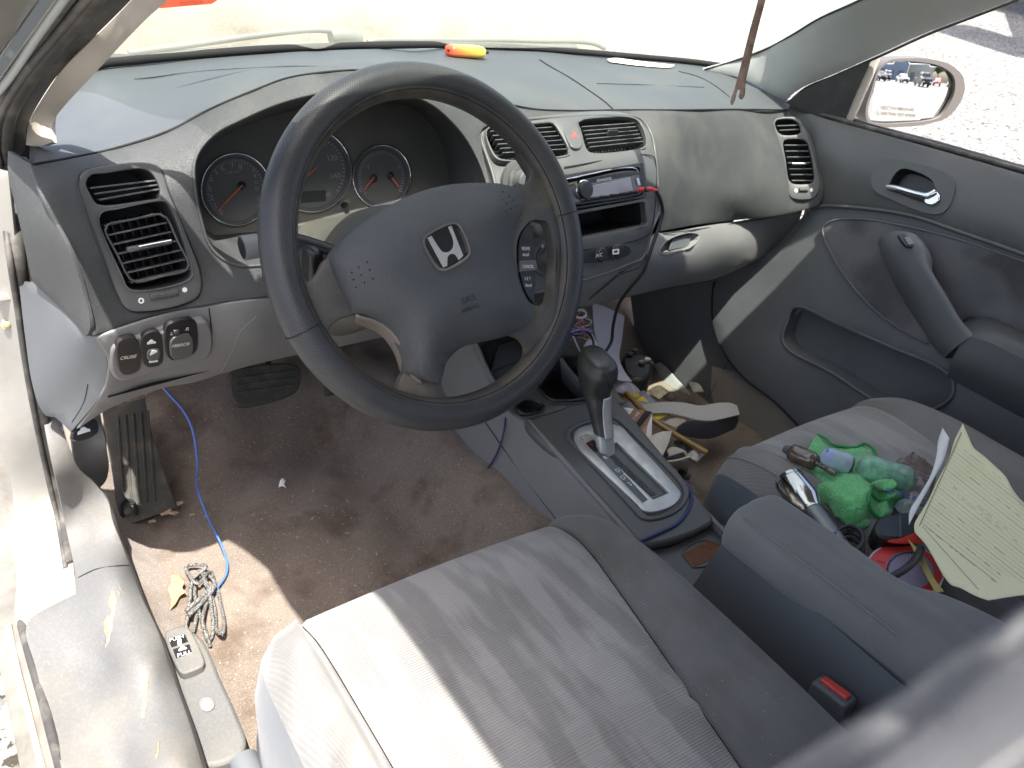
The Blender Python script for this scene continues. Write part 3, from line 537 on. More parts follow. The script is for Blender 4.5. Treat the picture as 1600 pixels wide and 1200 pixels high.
prism('usb_port', [(992, 279, 'c'), (996, 278, 'c'), (999, 289, 'c'), (995, 290, 'c')], FP, .001, .003, M['silver'], rd, bevel=.0003)
kp = UPL(909, 297, FP); lathe('volume_knob', kp, FP[1], [(0, .0125), (.010, .0122), (.012, .011), (.0125, .0)], M['black'], rd); lathe('knob_ring', kp, FP[1], [(-.001, .0142), (.004, .0142), (.005, .0128), (.004, .0124)], M['chrome'], rd)
text('lettering', 'KENWOOD', 943, 281, FP, (1, -.16), 4.2, M['white'], rd, off=.0012)
joined('key_row', [box('s', UPL(x, 313-(x-912)*.16, shift(RP, .006)), (.019, .005, .005), M['black'], None, bevel=.001) for x in range(914, 1000, 15)], rd)
tube('face_trim', [UPL(*p, shift(RP, .004)) for p in [(868, 283), (994, 264), (1000, 275)]], .0012, M['chrome'], rd, seg=6, step=.02)
ring('storage_slot', [(862, 336, 'c'), (1010, 310, 'c'), (1015, 354, 'c'), (862, 384, 'c')], [(867, 341, 'c'), (1006, 315, 'c'), (1010, 351, 'c'), (867, 379, 'c')], RP, -.01, .002, M['panel'], dash)
chamber('storage_bin', [(866, 340, 'c'), (1007, 314, 'c'), (1011, 352, 'c'), (866, 380, 'c')], shift(RP, -.001), .10, M['void'], dash, 1.)
tube('trim_line', [CD([p])[0]+V(0, -.002, .001) for p in [(870, 398), (1005, 372), (1016, 362), (1022, 250), (1012, 243), (880, 262)]], .0009, M['seam'], cp, seg=5)
# climate controls
_q = [CD([p])[0] for p in ((850, 400), (985, 382), (925, 428))]; _n = np.cross(_q[1]-_q[0], _q[2]-_q[0]); _n /= np.linalg.norm(_n); _n = _n if _n@(CAM-_q[0]) > 0 else -_n; BP = (_q[0]+_n*.001, _n)
prism('button_recess', [(905, 402), (912, 393), (970, 383), (982, 386), (984, 395), (975, 401), (915, 411), (908, 410)], BP, .002, .0035, M['black'], cp, bevel=.001)
for (x, y), lab, s in (((936, 398), 'round button marked A/C', 'A/C'), ((962, 393), 'round recirculation button', '')):
    bb = lathe('button', UPL(x, y, BP), BP[1], [(0, .0105), (.007, .0105), (.0085, .009), (.0088, 0)], M['black'], dash, label=lab)
    lathe('button_rim', UPL(x, y, BP), BP[1], [(.0035, .0118), (.0050, .0118), (.0055, .0108), (.0045, .0106)], M['slat'], bb)
    if s: text('lettering', s, x, y+1, shift(BP, .0088), (1, -.15), 6, M['white'], bb)
    else: ring('symbol', [(x-5, y-3, 'c'), (x+5, y-4, 'c'), (x+5, y+4, 'c'), (x-5, y+5, 'c')], [(x-3, y-1, 'c'), (x+3, y-2, 'c'), (x+3, y+2, 'c'), (x-3, y+3, 'c')], shift(BP, .0088), 0, .0005, M['white'], bb, bevel=0)
for (x, y), r, lab in (((835, 352), .020, 'temperature knob seen through the wheel gap'), ((852, 402), .019, 'fan knob marked OFF'), ((812, 285), .022, 'air direction knob above the wheel hub')):
    c0 = CD([(x, y)])[0]; n0 = BP[1]
    kb = lathe('climate_knob', c0-n0*.004, n0, [(0, r*1.35), (.006, r*1.35), (.007, r*1.2)], M['panel'], dash, label=lab)
    lathe('knob_ring', c0, n0, [(.002, r), (.006, r), (.007, r*.9)], M['slat'], kb); lathe('knob_grip', c0, n0, [(.004, r*.82), (.02, r*.75), (.022, r*.6), (.0222, 0)], M['panel'], kb)
    tube('pointer', [c0+n0*.0224+V(0, 0, -r*.55), c0+n0*.0224+V(0, 0, -r*.2)], .0012, M['white'], kb, seg=5)
text('lettering', 'OFF', 853, 385, BP, (1, .12), 6, M['white'], cp, off=.009); text('lettering', '*', 841, 387, BP, (1, 0), 10, M['white'], cp, off=.009)
prism('heat_mark', ell(840, 365, 5, 3, 10), BP, .006, .007, M['red'], cp, bevel=0)
text('lettering', 'ʞ ≈', 815, 276, shift(CLP, 0), (1, .2), 5, M['white'], cp) if False else None
for dx, dy in ((-1, -9), (9, -6)):
    c0 = CD([(812+dx, 283+dy)])[0]+BP[1]*.004; tube('symbol', [c0, c0+V(.004, 0, 0), c0+V(.004, 0, -.005)], .0007, M['white'], cp, seg=5, step=.003)
# ---- passenger side lower panel (glove compartment) and end vent
glC = [(1006, 400, 'y', .15), (915, 438, 'y', .15), (1035, 362, 'y', .235), (1150, 345, 'y', .283), (1281, 322, 'y', .27), (1060, 400, 'y', .225), (1150, 380, 'y', .262), (1250, 345, 'y', .27), (915, 479, 'y', .18), (1037, 452, 'y', .265), (1120, 436, 'y', .295), (1200, 399, 'y', .295), (1250, 340, 'y', .275)]
hd = [(1030, 394), (1040, 378), (1055, 370), (1082, 364), (1092, 368), (1090, 376), (1078, 388), (1060, 393), (1036, 398)]
gl = sheet('glove_compartment', [(915, 440, 'c'), (975, 418), (1004, 402, 'c'), (1024, 364), (1035, 363, 'c'), (1150, 346), (1255, 329, 'c'), (1250, 345), (1235, 372), (1200, 398, 'c'), (1120, 436), (1037, 452), (980, 465), (915, 480, 'c'), (860, 478, 'c'), (860, 450, 'c')], glC, M['lower'], dash, holes=[hd], gap=15, bevel=.003, thick=.005)
GD = Depth(glC); GP = plane3((1030, 394, 'y', .222), (1090, 366, 'y', .243), (1060, 395, 'y', .230))
chamber('handle_recess', hd, GP, .018, M['lower'], gl, .85); tube('handle_edge', [GD([p])[0] for p in hd], .0016, M['lower'], gl, closed=True)
prism('handle_pull', [(1049, 374, 'c'), (1079, 367, 'c'), (1074, 385, 'c'), (1044, 391, 'c')], shift(GP, -.010), 0, .003, M['door'], gl)
tube('seam', [GD([p])[0] for p in [(1035, 366), (1100, 357), (1200, 341), (1252, 333)]], .001, M['seam'], dash, seg=5)
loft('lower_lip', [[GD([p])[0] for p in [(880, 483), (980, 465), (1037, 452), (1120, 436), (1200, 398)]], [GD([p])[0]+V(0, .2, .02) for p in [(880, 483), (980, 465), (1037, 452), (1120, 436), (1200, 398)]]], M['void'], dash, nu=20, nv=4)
PVP = plane3((1208, 190, 'x', .620), (1278, 300, 'x', .672), (1225, 250, 'x', .625))
pv1 = [(1211, 192), (1214, 188), (1240, 187), (1247, 192), (1252, 206), (1248, 210), (1222, 211), (1216, 207)]
pv2 = [(1224, 223), (1226, 219), (1257, 219), (1262, 224), (1272, 270), (1272, 283), (1267, 287), (1238, 287), (1233, 282), (1228, 250)]
PVF = [FD([p])[0] for p in ((1210, 190), (1240, 305), (1278, 300))]; _n = np.cross(PVF[1]-PVF[0], PVF[2]-PVF[0]); _n /= np.linalg.norm(_n); _n = _n if np.dot(_n, CAM-PVF[0]) > 0 else -_n; PVP = (PVF[0]+_n*.004, _n)
v3 = sheet('air_vent', PV, PVP, M['panel'], dash, holes=[pv1, pv2], gap=10, thick=.006, bevel=.001, label='passenger end vent with chrome tab beside the door')
for o_ in (pv1, pv2): chamber('duct', o_, shift(PVP, -.002), .03, M['void'], v3, .9)
slats('louvres', (1226, 227), (1238, 284), (1262, 227), (1272, 284), 7, shift(PVP, -.002), M['slat'], v3, .012, .0022, (0, .97)); slats('upper_louvres', (1213, 194), (1220, 208), (1246, 193), (1251, 206), 2, shift(PVP, -.002), M['slat'], v3, .012, .002, (.2, .7))
a, b = UPL(1238, 256, shift(PVP, .003)), UPL(1259, 256, shift(PVP, .003)); tube('vent_tab', [a, b], .003, M['chrome'], v3, seg=10)
a, b = UPL(1249, 297, shift(PVP, .0)), UPL(1262, 297, shift(PVP, .0)); tube('thumbwheel', [a, b], .0045, M['rubber'], v3, seg=14); prism('air_symbol', ell(1244, 298, 2.5, 3, 12), PVP, .0005, .001, M['white'], v3, bevel=0); prism('air_symbol', ell(1268, 297, 2.5, 3, 12), PVP, .0005, .001, M['white'], v3, bevel=0)
# ================================================================= STEERING COLUMN
WN = V(0, -math.cos(.483), math.sin(.483)); WC = V(-.36, 0, .88); WPL = (WC, WN); Wu = V(1, 0, 0); Wv = np.cross(WN, Wu)
colm = thing('steering_column', 'grey steering column shroud with stalks behind the steering wheel', 'steering column', WC-WN*.15)
def ring_sec(c, rx, ry, n=20): return [c+Wu*rx*math.cos(t)+Wv*ry*math.sin(t) for t in np.linspace(0, 2*math.pi, n)]
loft('shroud', [ring_sec(WC-WN*.05, .047, .045), ring_sec(WC-WN*.07, .056, .056), ring_sec(WC-WN*.12, .062, .066), ring_sec(WC-WN*.22, .072, .072), ring_sec(WC-WN*.30, .09, .08)], M['clus'], colm, nu=40, nv=20)
a = WC-WN*.085; tube('turn_stalk', [a-Wu*.05, U(440, 378, 'y', .11), U(388, 386, 'y', .10), U(377, 388, 'y', .10)], lambda t: .007+.004*min(1, t*2), M['black'], colm, seg=14)
tube('stalk_tip', [U(402, 384, 'y', .10), U(378, 388, 'y', .10)], .0125, M['door'], colm, seg=16)
tube('wiper_stalk', [a+Wu*.05, a+Wu*.15+Wv*.01], lambda t: .007+.003*t, M['black'], colm, seg=12)
c0 = U(480, 405, 'y', .085); lathe('ignition_lock', c0, V(-.5, -.8, .2), [(-.05, .014), (0, .014), (.004, .011), (.0045, 0)], M['black'], colm, seg=20); box('key_slot', U(484, 415, 'y', .07), (.010, .025, .035), M['black'], colm, bevel=.004)
# ================================================================= STEERING WHEEL
wh = thing('steering_wheel', 'black steering wheel with worn spokes, perforated rim cover and chrome badge', 'steering wheel', WC-WN*.0117)
RC = WC-WN*.0117; RR = .1735; rr_ = .0176
def torus(name, R0, r, m, parent, a0=0, a1=2*math.pi, nu=200, nv=24, prof=None):
    vs = []; fs = []; closed = abs(a1-a0-2*math.pi) < 1e-6; cnt = nu if closed else nu+1
    for i in range(cnt):
        t = a0+(a1-a0)*i/nu
        for j in range(nv):
            q = 2*math.pi*j/nv; R1 = R0+r*math.cos(q)*.96; h = r*math.sin(q)*1.05
            vs.append(RC+(Wu*math.cos(t)+Wv*math.sin(t))*R1+WN*h)
    for i in range(nu):
        i2 = (i+1) % cnt
        for j in range(nv): fs.append((i*nv+j, i2*nv+j, i2*nv+(j+1) % nv, i*nv+(j+1) % nv))
    ob = mesh(name, vs, fs, m, parent); me = ob.data; uv = me.uv_layers.new(name='UVMap')
    for p in me.polygons:
        i = p.index//nv; j = p.index % nv; us = (i/nu, (i+1)/nu, (i+1)/nu, i/nu); vv = (j/nv, j/nv, (j+1)/nv, (j+1)/nv)
        for q, li in enumerate(p.loop_indices): uv.data[li].uv = (us[q], vv[q])
    return ob
def mk_perf():
    m = mat('perforated black leather', (.036, .038, .041), .4, spec=.5, dirt=(.10, .095, .085), dscale=10, damt=.35); nt = m.node_tree; N = nt.nodes; L = nt.links; b = N['Principled BSDF']
    uv = N.new('ShaderNodeUVMap'); uv.uv_map = 'UVMap'; sp = N.new('ShaderNodeSeparateXYZ'); L.new(uv.outputs[0], sp.inputs[0])
    def mt(op, a, bb=None, c=None):
        x = N.new('ShaderNodeMath'); x.operation = op
        for i, q in enumerate((a, bb, c)):
            if q is None: continue
            if isinstance(q, (int, float)): x.inputs[i].default_value = q
            else: L.new(q, x.inputs[i])
        return x.outputs[0]
    a = mt('SINE', mt('MULTIPLY', sp.outputs[0], 2*math.pi*390)); c = mt('SINE', mt('MULTIPLY', sp.outputs[1], 2*math.pi*32)); d = mt('MULTIPLY', a, c)
    s = N.new('ShaderNodeMapRange'); s.inputs[1].default_value = .25; s.inputs[2].default_value = .7; L.new(d, s.inputs[0])
    src = b.inputs['Base Color'].links[0].from_socket; x = N.new('ShaderNodeMix'); x.data_type = 'RGBA'; L.new(mt('MULTIPLY', s.outputs[0], .85), x.inputs[0]); L.new(src, x.inputs[6]); x.inputs[7].default_value = (.004, .004, .004, 1); L.new(x.outputs[2], b.inputs['Base Color'])
    bp = N.new('ShaderNodeBump'); bp.inputs['Distance'].default_value = -.0005; bp.inputs['Strength'].default_value = .9; L.new(s.outputs[0], bp.inputs['Height']); L.new(bp.outputs[0], b.inputs['Normal']); return m
torus('rim', RR, rr_, mk_perf(), wh)
torus('rim_core', RR-.004, rr_*.86, M['spoke'], wh)
for t in (math.radians(8), math.radians(200)):
    c = RC+(Wu*math.cos(t)+Wv*math.sin(t))*RR; e = Wu*math.cos(t)+Wv*math.sin(t)
    tube('rim_seam', [c+e*(rr_+.0002)*math.cos(q)+WN*(rr_+.001)*math.sin(q) for q in np.linspace(0, 2*math.pi, 16)[:-1]], .0007, M['seam'], wh, seg=5, closed=True)
tq = [RC+(Wu*math.cos(t)+Wv*math.sin(t))*(RR-rr_*.72)+WN*(rr_*.72) for t in np.linspace(0, 2*math.pi, 60)[:-1]]
tube('stitch_line', tq, .0007, M['seam'], wh, seg=5, closed=True)
COV = [(522, 403, 'c'), (524, 396), (555, 360), (612, 322), (650, 302), (700, 289), (740, 286), (780, 287), (805, 293), (815, 303), (818, 320), (812, 338), (805, 358), (801, 385), (803, 415), (810, 440), (822, 466), (834, 486), (836, 493), (826, 507), (800, 522), (765, 532), (742, 537), (722, 543), (702, 560), (691, 582), (684, 600, 'c'), (665, 593), (641, 582, 'c'), (642, 560), (625, 527), (600, 503), (575, 492), (555, 489, 'c'), (546, 465), (535, 432)]
cP = shift(WPL, .010)
covC = [(p[0], p[1], shift(WPL, .006)) for p in COV[::2]]+[(x, y, shift(WPL, .026)) for x, y in [(560, 405), (600, 370), (660, 335), (730, 320), (780, 325), (770, 380), (775, 430), (800, 480), (760, 505), (700, 525), (672, 560), (650, 520), (610, 470), (575, 440)]]+[(x, y, shift(WPL, .037)) for x, y in [(660, 400), (700, 370), (690, 440), (730, 430), (735, 385), (620, 410), (680, 480)]]
ab = sheet('airbag_cover', COV, covC, M['airbag'], wh, gap=12, step=6, thick=.004, bevel=.0025, skirt=-WN*.022)
ABD = Depth(covC)
prism('hub', ell(672, 415, 112, 92, 30), shift(WPL, -.05), -.01, .035, M['black'], wh, bevel=.01)
loft('wheel_back', [[UPL(*p, shift(WPL, .0)) for p in [(556, 490), (600, 505), (628, 535), (643, 580), (660, 596)]], [UPL(*p, shift(WPL, -.03)) for p in [(556, 500), (596, 520), (618, 548), (634, 590), (655, 610)]]], M['back'], wh, nu=24, nv=6, thick=.003)
EP = (ABD([(695, 386)])[0]+WN*.001, WN)
emO = [(658, 378), (661, 370), (668, 364), (700, 348), (710, 348), (718, 354), (732, 385), (733, 396), (729, 404), (697, 423), (688, 424), (680, 420), (661, 388)]
emI = [(661.5, 378), (664, 372), (670, 367), (700, 352), (709, 351.5), (716, 357), (729, 386), (730, 395), (726, 401), (696, 419.5), (689, 420), (683, 417), (664, 387)]
em = ring('emblem', emO, emI, EP, -.003, .0022, M['chrome'], wh, bevel=.0008); prism('emblem_ground', emI, EP, -.004, -.0002, M['black'], em, bevel=0)
prism('emblem_letter', [(667, 372, 'c'), (673, 368.5, 'c'), (684, 386), (691, 394), (700, 394), (706, 389), (708, 378), (699.5, 355, 'c'), (704, 352.5, 'c'), (723, 400, 'c'), (716, 407, 'c'), (710, 398), (704, 397), (699, 401), (698, 408), (698, 416, 'c'), (692, 418.5, 'c')], EP, 0, .0012, M['silver'], em, bevel=.0002, step=3)
def onp(x, y, off=.0): return (ABD([(x, y)])[0]+WN*off, WN)
mSRS = mat('debossed lettering', (.014, .016, .019), .6)
def deb(s, x, y, h, w=1.): 
    t = text('lettering', s, x, y, onp(x, y), (1, -.38), h, mSRS, ab, off=.0006, wide=w)
    return drape(t, ABD, WN*.0006)
deb('SRS', 730, 469, 10, 1.3); deb('AIRBAG', 733, 483, 7, 1.0); deb('⊢', 718, 438, 7) if False else None
holes = [(573, 410), (560, 418), (549, 426), (577, 422), (564, 430), (552, 437), (582, 436), (569, 442), (556, 449), (785, 300), (795, 307), (791, 318), (802, 313), (806, 322), (784, 312), (798, 327), (790, 331)]
joined('rivet_holes', [lathe('s', ABD([h])[0]+WN*.0004, WN, [(0, .0009), (.0003, .0008)], M['seam'], None, seg=8) for h in holes], ab)
SPL = shift(WPL, -.006)
def spoke(spec, ctr, holes=()): return sheet('spoke', spec, ctr, M['spoke'], wh, holes=holes, gap=12, thick=.012, bevel=.003)
spoke([(528, 395, 'c'), (505, 408), (495, 425), (482, 440), (462, 440, 'c'), (455, 500), (480, 560, 'c'), (505, 530), (516, 512), (530, 500), (560, 492, 'c'), (575, 450)], [(528, 400, SPL), (560, 480, SPL), (490, 440, shift(WPL, -.010)), (505, 520, shift(WPL, -.010)), (460, 500, shift(WPL, -.012)), (520, 450, SPL), (480, 550, shift(WPL, -.012))])
spoke([(645, 570, 'c'), (628, 588), (622, 605), (612, 630, 'c'), (660, 655), (715, 640, 'c'), (697, 620), (690, 600), (695, 575, 'c')], [(645, 570, SPL), (690, 580, SPL), (620, 600, shift(WPL, -.010)), (700, 620, shift(WPL, -.010)), (660, 640, shift(WPL, -.012)), (665, 610, SPL)])
GAP = [(822, 352), (830, 345), (845, 344), (856, 348), (862, 368), (867, 400), (865, 440), (857, 474), (832, 476), (820, 460), (811, 435), (807, 405), (810, 370)]
spoke([(808, 285, 'c'), (820, 289), (829, 280), (831, 270), (826, 262), (812, 240, 'c'), (860, 250), (893, 330), (893, 430), (870, 500), (830, 570), (790, 610, 'c'), (815, 580), (823, 560), (824, 545), (816, 532), (800, 524), (790, 515, 'c'), (815, 500), (800, 460), (785, 400), (795, 330), (805, 300)], [(800, 300, SPL), (830, 500, SPL), (885, 330, shift(WPL, -.010)), (885, 440, shift(WPL, -.010)), (830, 575, shift(WPL, -.012)), (850, 270, shift(WPL, -.008)), (868, 360, shift(WPL, -.002)), (868, 440, shift(WPL, -.002)), (840, 320, shift(WPL, .0)), (850, 500, shift(WPL, -.001))], [GAP])
ring('spoke_lining', GAP, [(822+(p[0]-822)*.97+1, p[1]) for p in GAP], shift(WPL, -.006), -.012, .004, M['black'], wh, bevel=0)
bp = prism('cruise_switch', [(811, 368), (822, 352), (828, 353), (830, 378), (833, 404), (832, 476, 'c'), (820, 461), (811, 435), (806, 405)], shift(WPL, -.008), -.01, .004, M['black'], wh, bevel=.001)
prism('cancel_key', [(809, 408, 'c'), (835, 407, 'c'), (837, 421, 'c'), (834, 424, 'c'), (809, 426, 'c')], shift(WPL, -.004), -.003, .004, M['panel'], bp, bevel=.001)
BPl = shift(WPL, -.004)
text('lettering', 'RESUME', 821, 389, BPl, (1, .02), 5, M['white'], bp, wide=.62); text('lettering', 'accel', 821, 398, BPl, (1, .02), 5.5, M['white'], bp, wide=.8); text('lettering', 'CANCEL', 825, 417, shift(BPl, .004), (1, .02), 5, M['white'], bp, wide=.8); text('lettering', 'S E T', 824, 436, BPl, (1, .02), 5, M['white'], bp, wide=.8); text('lettering', 'decel', 825, 446, BPl, (1, .02), 5.5, M['white'], bp, wide=.8)
# ================================================================= FLOOR (carpet)
def carpet():
    xs = np.linspace(-.665, .70, 90); ys = np.linspace(-.75, .95, 100); vs = []; fs = []
    for y in ys:
        for x in xs:
            z = .268
            if y > .53: z += (y-.53)*.95 if y < .78 else .25*.95+(y-.78)*3
            t = max(0., 1-max(0, abs(x)-.115)/.11); z = max(z, .268+.135*t*t*(3-2*t)) if y < .95 else z
            if x < -.60: z += (-.60-x)*.9
            z += .006*math.sin(x*23+y*9)+.004*math.sin(x*51-y*37)
            vs.append((x, y, z))
    n = len(xs); fs = [(j*n+i, j*n+i+1, (j+1)*n+i+1, (j+1)*n+i) for j in range(len(ys)-1) for i in range(n-1)]
    o = mesh('floor', vs, fs, M['carpet']); o['kind'] = 'structure'
    s = o.modifiers.new('s', 'SOLIDIFY'); s.thickness = .01; s.offset = -1
carpet()
# ================================================================= SEATS
FC = fabric('ribbed seat cloth centre', (.255, .246, .232), .0029, .05, blotch=.16, rib=.32)
FB = fabric('seat bolster cloth', (.195, .190, .180), .0024, 1.45, blotch=.05, rib=.14, bd=.0002, stain=(.115, .105, .092))  # same cloth as the inner bolster, lightened for the sunlit side
FB3 = fabric('shaded grimy inner bolster cloth', (.118, .116, .112), .0024, 1.45, blotch=.05, rib=.12, bd=.0002, stain=(.085, .075, .062))  # darker copy of the bolster cloth: shade in its colour besides grime
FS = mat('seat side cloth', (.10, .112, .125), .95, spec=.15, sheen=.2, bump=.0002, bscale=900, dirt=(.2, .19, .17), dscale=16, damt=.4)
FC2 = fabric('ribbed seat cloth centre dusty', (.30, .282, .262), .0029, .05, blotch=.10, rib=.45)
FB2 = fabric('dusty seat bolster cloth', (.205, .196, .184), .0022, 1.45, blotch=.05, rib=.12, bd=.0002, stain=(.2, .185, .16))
def cushion(seat, cx, m_c, m_b, dz=0):
    Y = [(-.070, .196, .430), (-.066, .204, .470), (-.070, .212, .495), (-.082, .222, .513), (-.105, .231, .525), (-.14, .236, .531), (-.22, .238, .530), (-.32, .240, .525), (-.42, .241, .518), (-.52, .240, .510), (-.66, .238, .50)]
    sm = lambda y: .165 if y > -.15 else max(.095, .165-(-.15-y)*.20)
    sl2 = lambda y: .178
    rows = []; cols = None
    for y, w, zt in Y:
        s = sm(y); s2 = min(sl2(y), w-.042) if cx < 0 else s; b = .028*min(1, max(0, (-.075-y)/.10)); pts = []
        lo = .30
        L = [(-w+.012, lo), (-w-.006, lo+.07), (-w-.006, zt-.075), (-w+.002, zt-.030), (-w+.016, zt-.004+b*.6), (-w+.036, zt+.004+b)]
        side = [(L[-1][0]*(1-t)+(-s-.005)*t, (zt+.004+b)*(1-t)+(zt+.001)*t+.006*math.sin(math.pi*t)) for t in (.25, .5, .75)]
        sm1 = [(-s-.006, zt+.0015), (-s-.0015, zt-.003), (-s, zt-.0042), (-s+.0015, zt-.003), (-s+.006, zt+.002)]
        mid = [((-s+.006)*(1-t)+(s-.006)*t, zt+.002+.006*math.sin(math.pi*t)) for t in np.linspace(0, 1, 14)[1:-1]]
        left = L+side+sm1; right = [(-x, z) for x, z in left][::-1]; dlt = s2-s
        left = [(x-dlt*(0 if i_ < 6 else (i_-5)/4 if i_ < 9 else 1), z) for i_, (x, z) in enumerate(left)]; mid = [(x-dlt*(1-(k_+1)/13), z) for k_, (x, z) in enumerate(mid)]
        pts = left+mid+right; rows.append([V(cx+x, y, z+dz) for x, z in pts])
    n = len(rows[0]); nl = 6+3+2
    # smooth along y
    G = []
    for i in range(n):
        q = catmull([r[i] for r in rows], False, .012); G.append(q)
    m_ = min(len(q) for q in G)
    H = []
    for q in G:
        q = np.array(q); L = np.concatenate([[0], np.cumsum(np.linalg.norm(np.diff(q, axis=0), axis=1))]); t = np.linspace(0, L[-1], 60); H.append(np.stack([np.interp(t, L, q[:, c]) for c in range(3)], 1))
    H = np.array(H)
    # cross seam across the insert
    yc = -.362
    for i in range(nl, n-nl):
        for j in range(60):
            d = abs(H[i, j, 1]-yc)
            H[i, j, 2] += -.0045*math.exp(-(d/.004)**2)+.003*math.exp(-((d-.012)/.008)**2)
    def part(a, b, name, m, label=None):
        vs = H[a:b+1].reshape(-1, 3); k = b-a; fs = [(i*60+j, i*60+j+1, (i+1)*60+j+1, (i+1)*60+j) for i in range(k) for j in range(59)]
        return vs, fs
    vs, fs = part(nl, n-1-nl, 'i', m_c); fs = [f[::-1] for f in fs]
    ins = mesh('seat_insert', vs, [f[::-1] for f in fs], m_c, seat)
    for a, b, lab in ((3, nl, 'left bolster'), (n-1-nl, n-4, 'right bolster')):
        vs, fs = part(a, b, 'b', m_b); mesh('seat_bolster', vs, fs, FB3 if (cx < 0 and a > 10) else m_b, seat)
    for a, b in ((0, 3), (n-4, n-1)):
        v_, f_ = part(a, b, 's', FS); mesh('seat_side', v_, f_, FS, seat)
    front = [H[i, 0] for i in range(n)]; base = [p*V(1, 1, 0)+V(0, 0, .31) for p in front]
    vs = front+base; mesh('seat_front', vs, [(i, i+1, n+i+1, n+i) for i in range(n-1)], m_b, seat)
    for s_ in (-1, 1):
        i = nl if s_ < 0 else n-1-nl; tube('piping', [H[i, j]+V(0, 0, .0008) for j in range(3, 60, 3)], .0006, M['seam'], seat, seg=5)
    si = 4 if cx > 0 else n-5
    if cx > 0: tube('piping', [H[4, j] for j in range(2, 60, 3)], .0016, m_b, seat, seg=6)
    return H
def seatback(seat, cx, m_c, m_b, yb, lean):
    # backrest: closed cross-sections stacked upward
    def sec(z, w, y0, th):
        b = .035
        return [V(cx+x, y0+y, z) for x, y in [(-w, -th), (-w-.012, -th*.4), (-w-.004, b*.7), (-w+.02, b), (-w+.06, b*.55), (-w+.1, 0), (0, -.008), (w-.1, 0), (w-.06, b*.55), (w-.02, b), (w+.004, b*.7), (w+.012, -th*.4), (w, -th), (0, -th-.02), (-w, -th)]]
    rows = []
    for z, w, th in ((.40, .19, .10), (.48, .235, .12), (.56, .245, .125), (.66, .245, .12), (.76, .24, .11), (.84, .23, .10), (.90, .21, .09), (.94, .17, .07), (.958, .10, .04)):
        rows.append(sec(z, w, yb-(z-.5)*lean, th))
    c_ = np.mean(rows[-1], 0)+V(0, 0, .004); rows.append([c_+(p-c_)*.02 for p in rows[-1]])
    loft('backrest', rows, m_b, seat, nu=90, nv=60)
    pass
ds = thing('driver_seat', 'grey ribbed cloth driver seat lit half by the sun, nearest the camera', 'seat', (-.375, -.35, .3), 'front cloth seats')
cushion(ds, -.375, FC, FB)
seatback(ds, -.372, FC, FB, -.555, .22)
ps = thing('passenger_seat', 'grey ribbed cloth passenger seat holding a green towel, bottle and papers', 'seat', (.36, -.35, .3), 'front cloth seats')
Hp = cushion(ps, .362, FC2, FB2)
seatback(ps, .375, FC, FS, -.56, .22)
# recliner lever / side cover hugging the passenger cushion
box('seat_base', (-.375, -.34, .295), (.40, .44, .05), M['black'], ds); box('seat_base', (.362, -.34, .295), (.40, .44, .05), M['black'], ps)
tube('seat_side_rail', [V(-.625, -.10, .36), V(-.628, -.30, .37), V(-.63, -.55, .38)], .016, M['door'], ds, seg=10)
# ================================================================= CENTRE CONSOLE
cons = thing('centre_console', 'grey floor console between the front seats with silver shift gate', 'console', (0, 0, .3))
TP = plane3((1000, 845, 'z', .462), (1115, 815, 'z', .460), (831, 656, 'z', .513))
def tpz(x, y): P, n = TP; return P[2]-(n[0]*(x-P[0])+n[1]*(y-P[1]))/n[2]
gate = [(882, 682), (886, 672), (900, 663), (920, 657), (950, 650), (968, 650), (982, 662), (1072, 758), (1077, 772), (1070, 790), (1050, 806), (1017, 815), (1000, 811), (990, 800), (905, 708)]
prism('console_top', [(822, 655), (870, 640), (915, 625), (960, 622, 'c'), (975, 636), (1040, 715), (1113, 805), (1116, 816, 'c'), (1085, 832), (1035, 848), (1003, 852, 'c'), (996, 842), (900, 737)], TP, -.016, .0, M['panel'], cons, bevel=.005)
# body of the console (sides flare down to the carpet)
def side(xs, name, m):
    s = 1 if xs > 0 else -1
    top = [V(s*.076, .42, .66), V(s*.076, .31, .575), V(s*.076, .25, .532), V(s*.076, .20, .516), V(s*.076, .12, tpz(0, .12)-.006), V(s*.074, 0, tpz(0, 0)-.006), V(s*.072, -.13, tpz(0, -.13)-.006), V(s*.070, -.22, .43), V(s*.070, -.35, .43), V(s*.07, -.60, .43)]
    mid = [p+V(s*.012, 0, -.05) for p in top]; mid2 = [p+V(s*.020, 0, -.09) for p in top]; low = [V(s*.105, p[1], .33) for p in top]
    loft(name, [top, mid, mid2, low] if s < 0 else [low, mid2, mid, top], m, cons, nu=50, nv=14, thick=.004)
side(-1, 'console_side', M['lower']); side(1, 'console_side', M['lower'])
tube('seam', [V(-.094, .38, .51), V(-.0965, .1, .425), V(-.0955, -.13, .377), V(-.096, -.3, .36)], .0009, M['seam'], cons, seg=5)
tube('console_edge', [V(-.077, .42, .66), V(-.078, .31, .577), V(-.078, .25, .534), V(-.078, .20, .518), V(-.078, .12, tpz(0, .12)-.004), V(-.076, 0, tpz(0, 0)-.004), V(-.074, -.13, tpz(0, -.13)-.004), V(-.072, -.24, .435)], .004, M['lower'], cons, seg=10)
tube('console_edge', [V(.077, .42, .66), V(.078, .31, .577), V(.078, .25, .534), V(.078, .20, .518), V(.078, .12, tpz(0, .12)-.004), V(.076, 0, tpz(0, 0)-.004), V(.074, -.13, tpz(0, -.13)-.004), V(.072, -.24, .435)], .004, M['lower'], cons, seg=10)
ring('gate_surround', gate, [(p[0]+(940+(p[1]-680)*.78-p[0])*.16, p[1]+(735-p[1])*.07) for p in gate], TP, .0, .004, M['panel'], cons, bevel=.002)
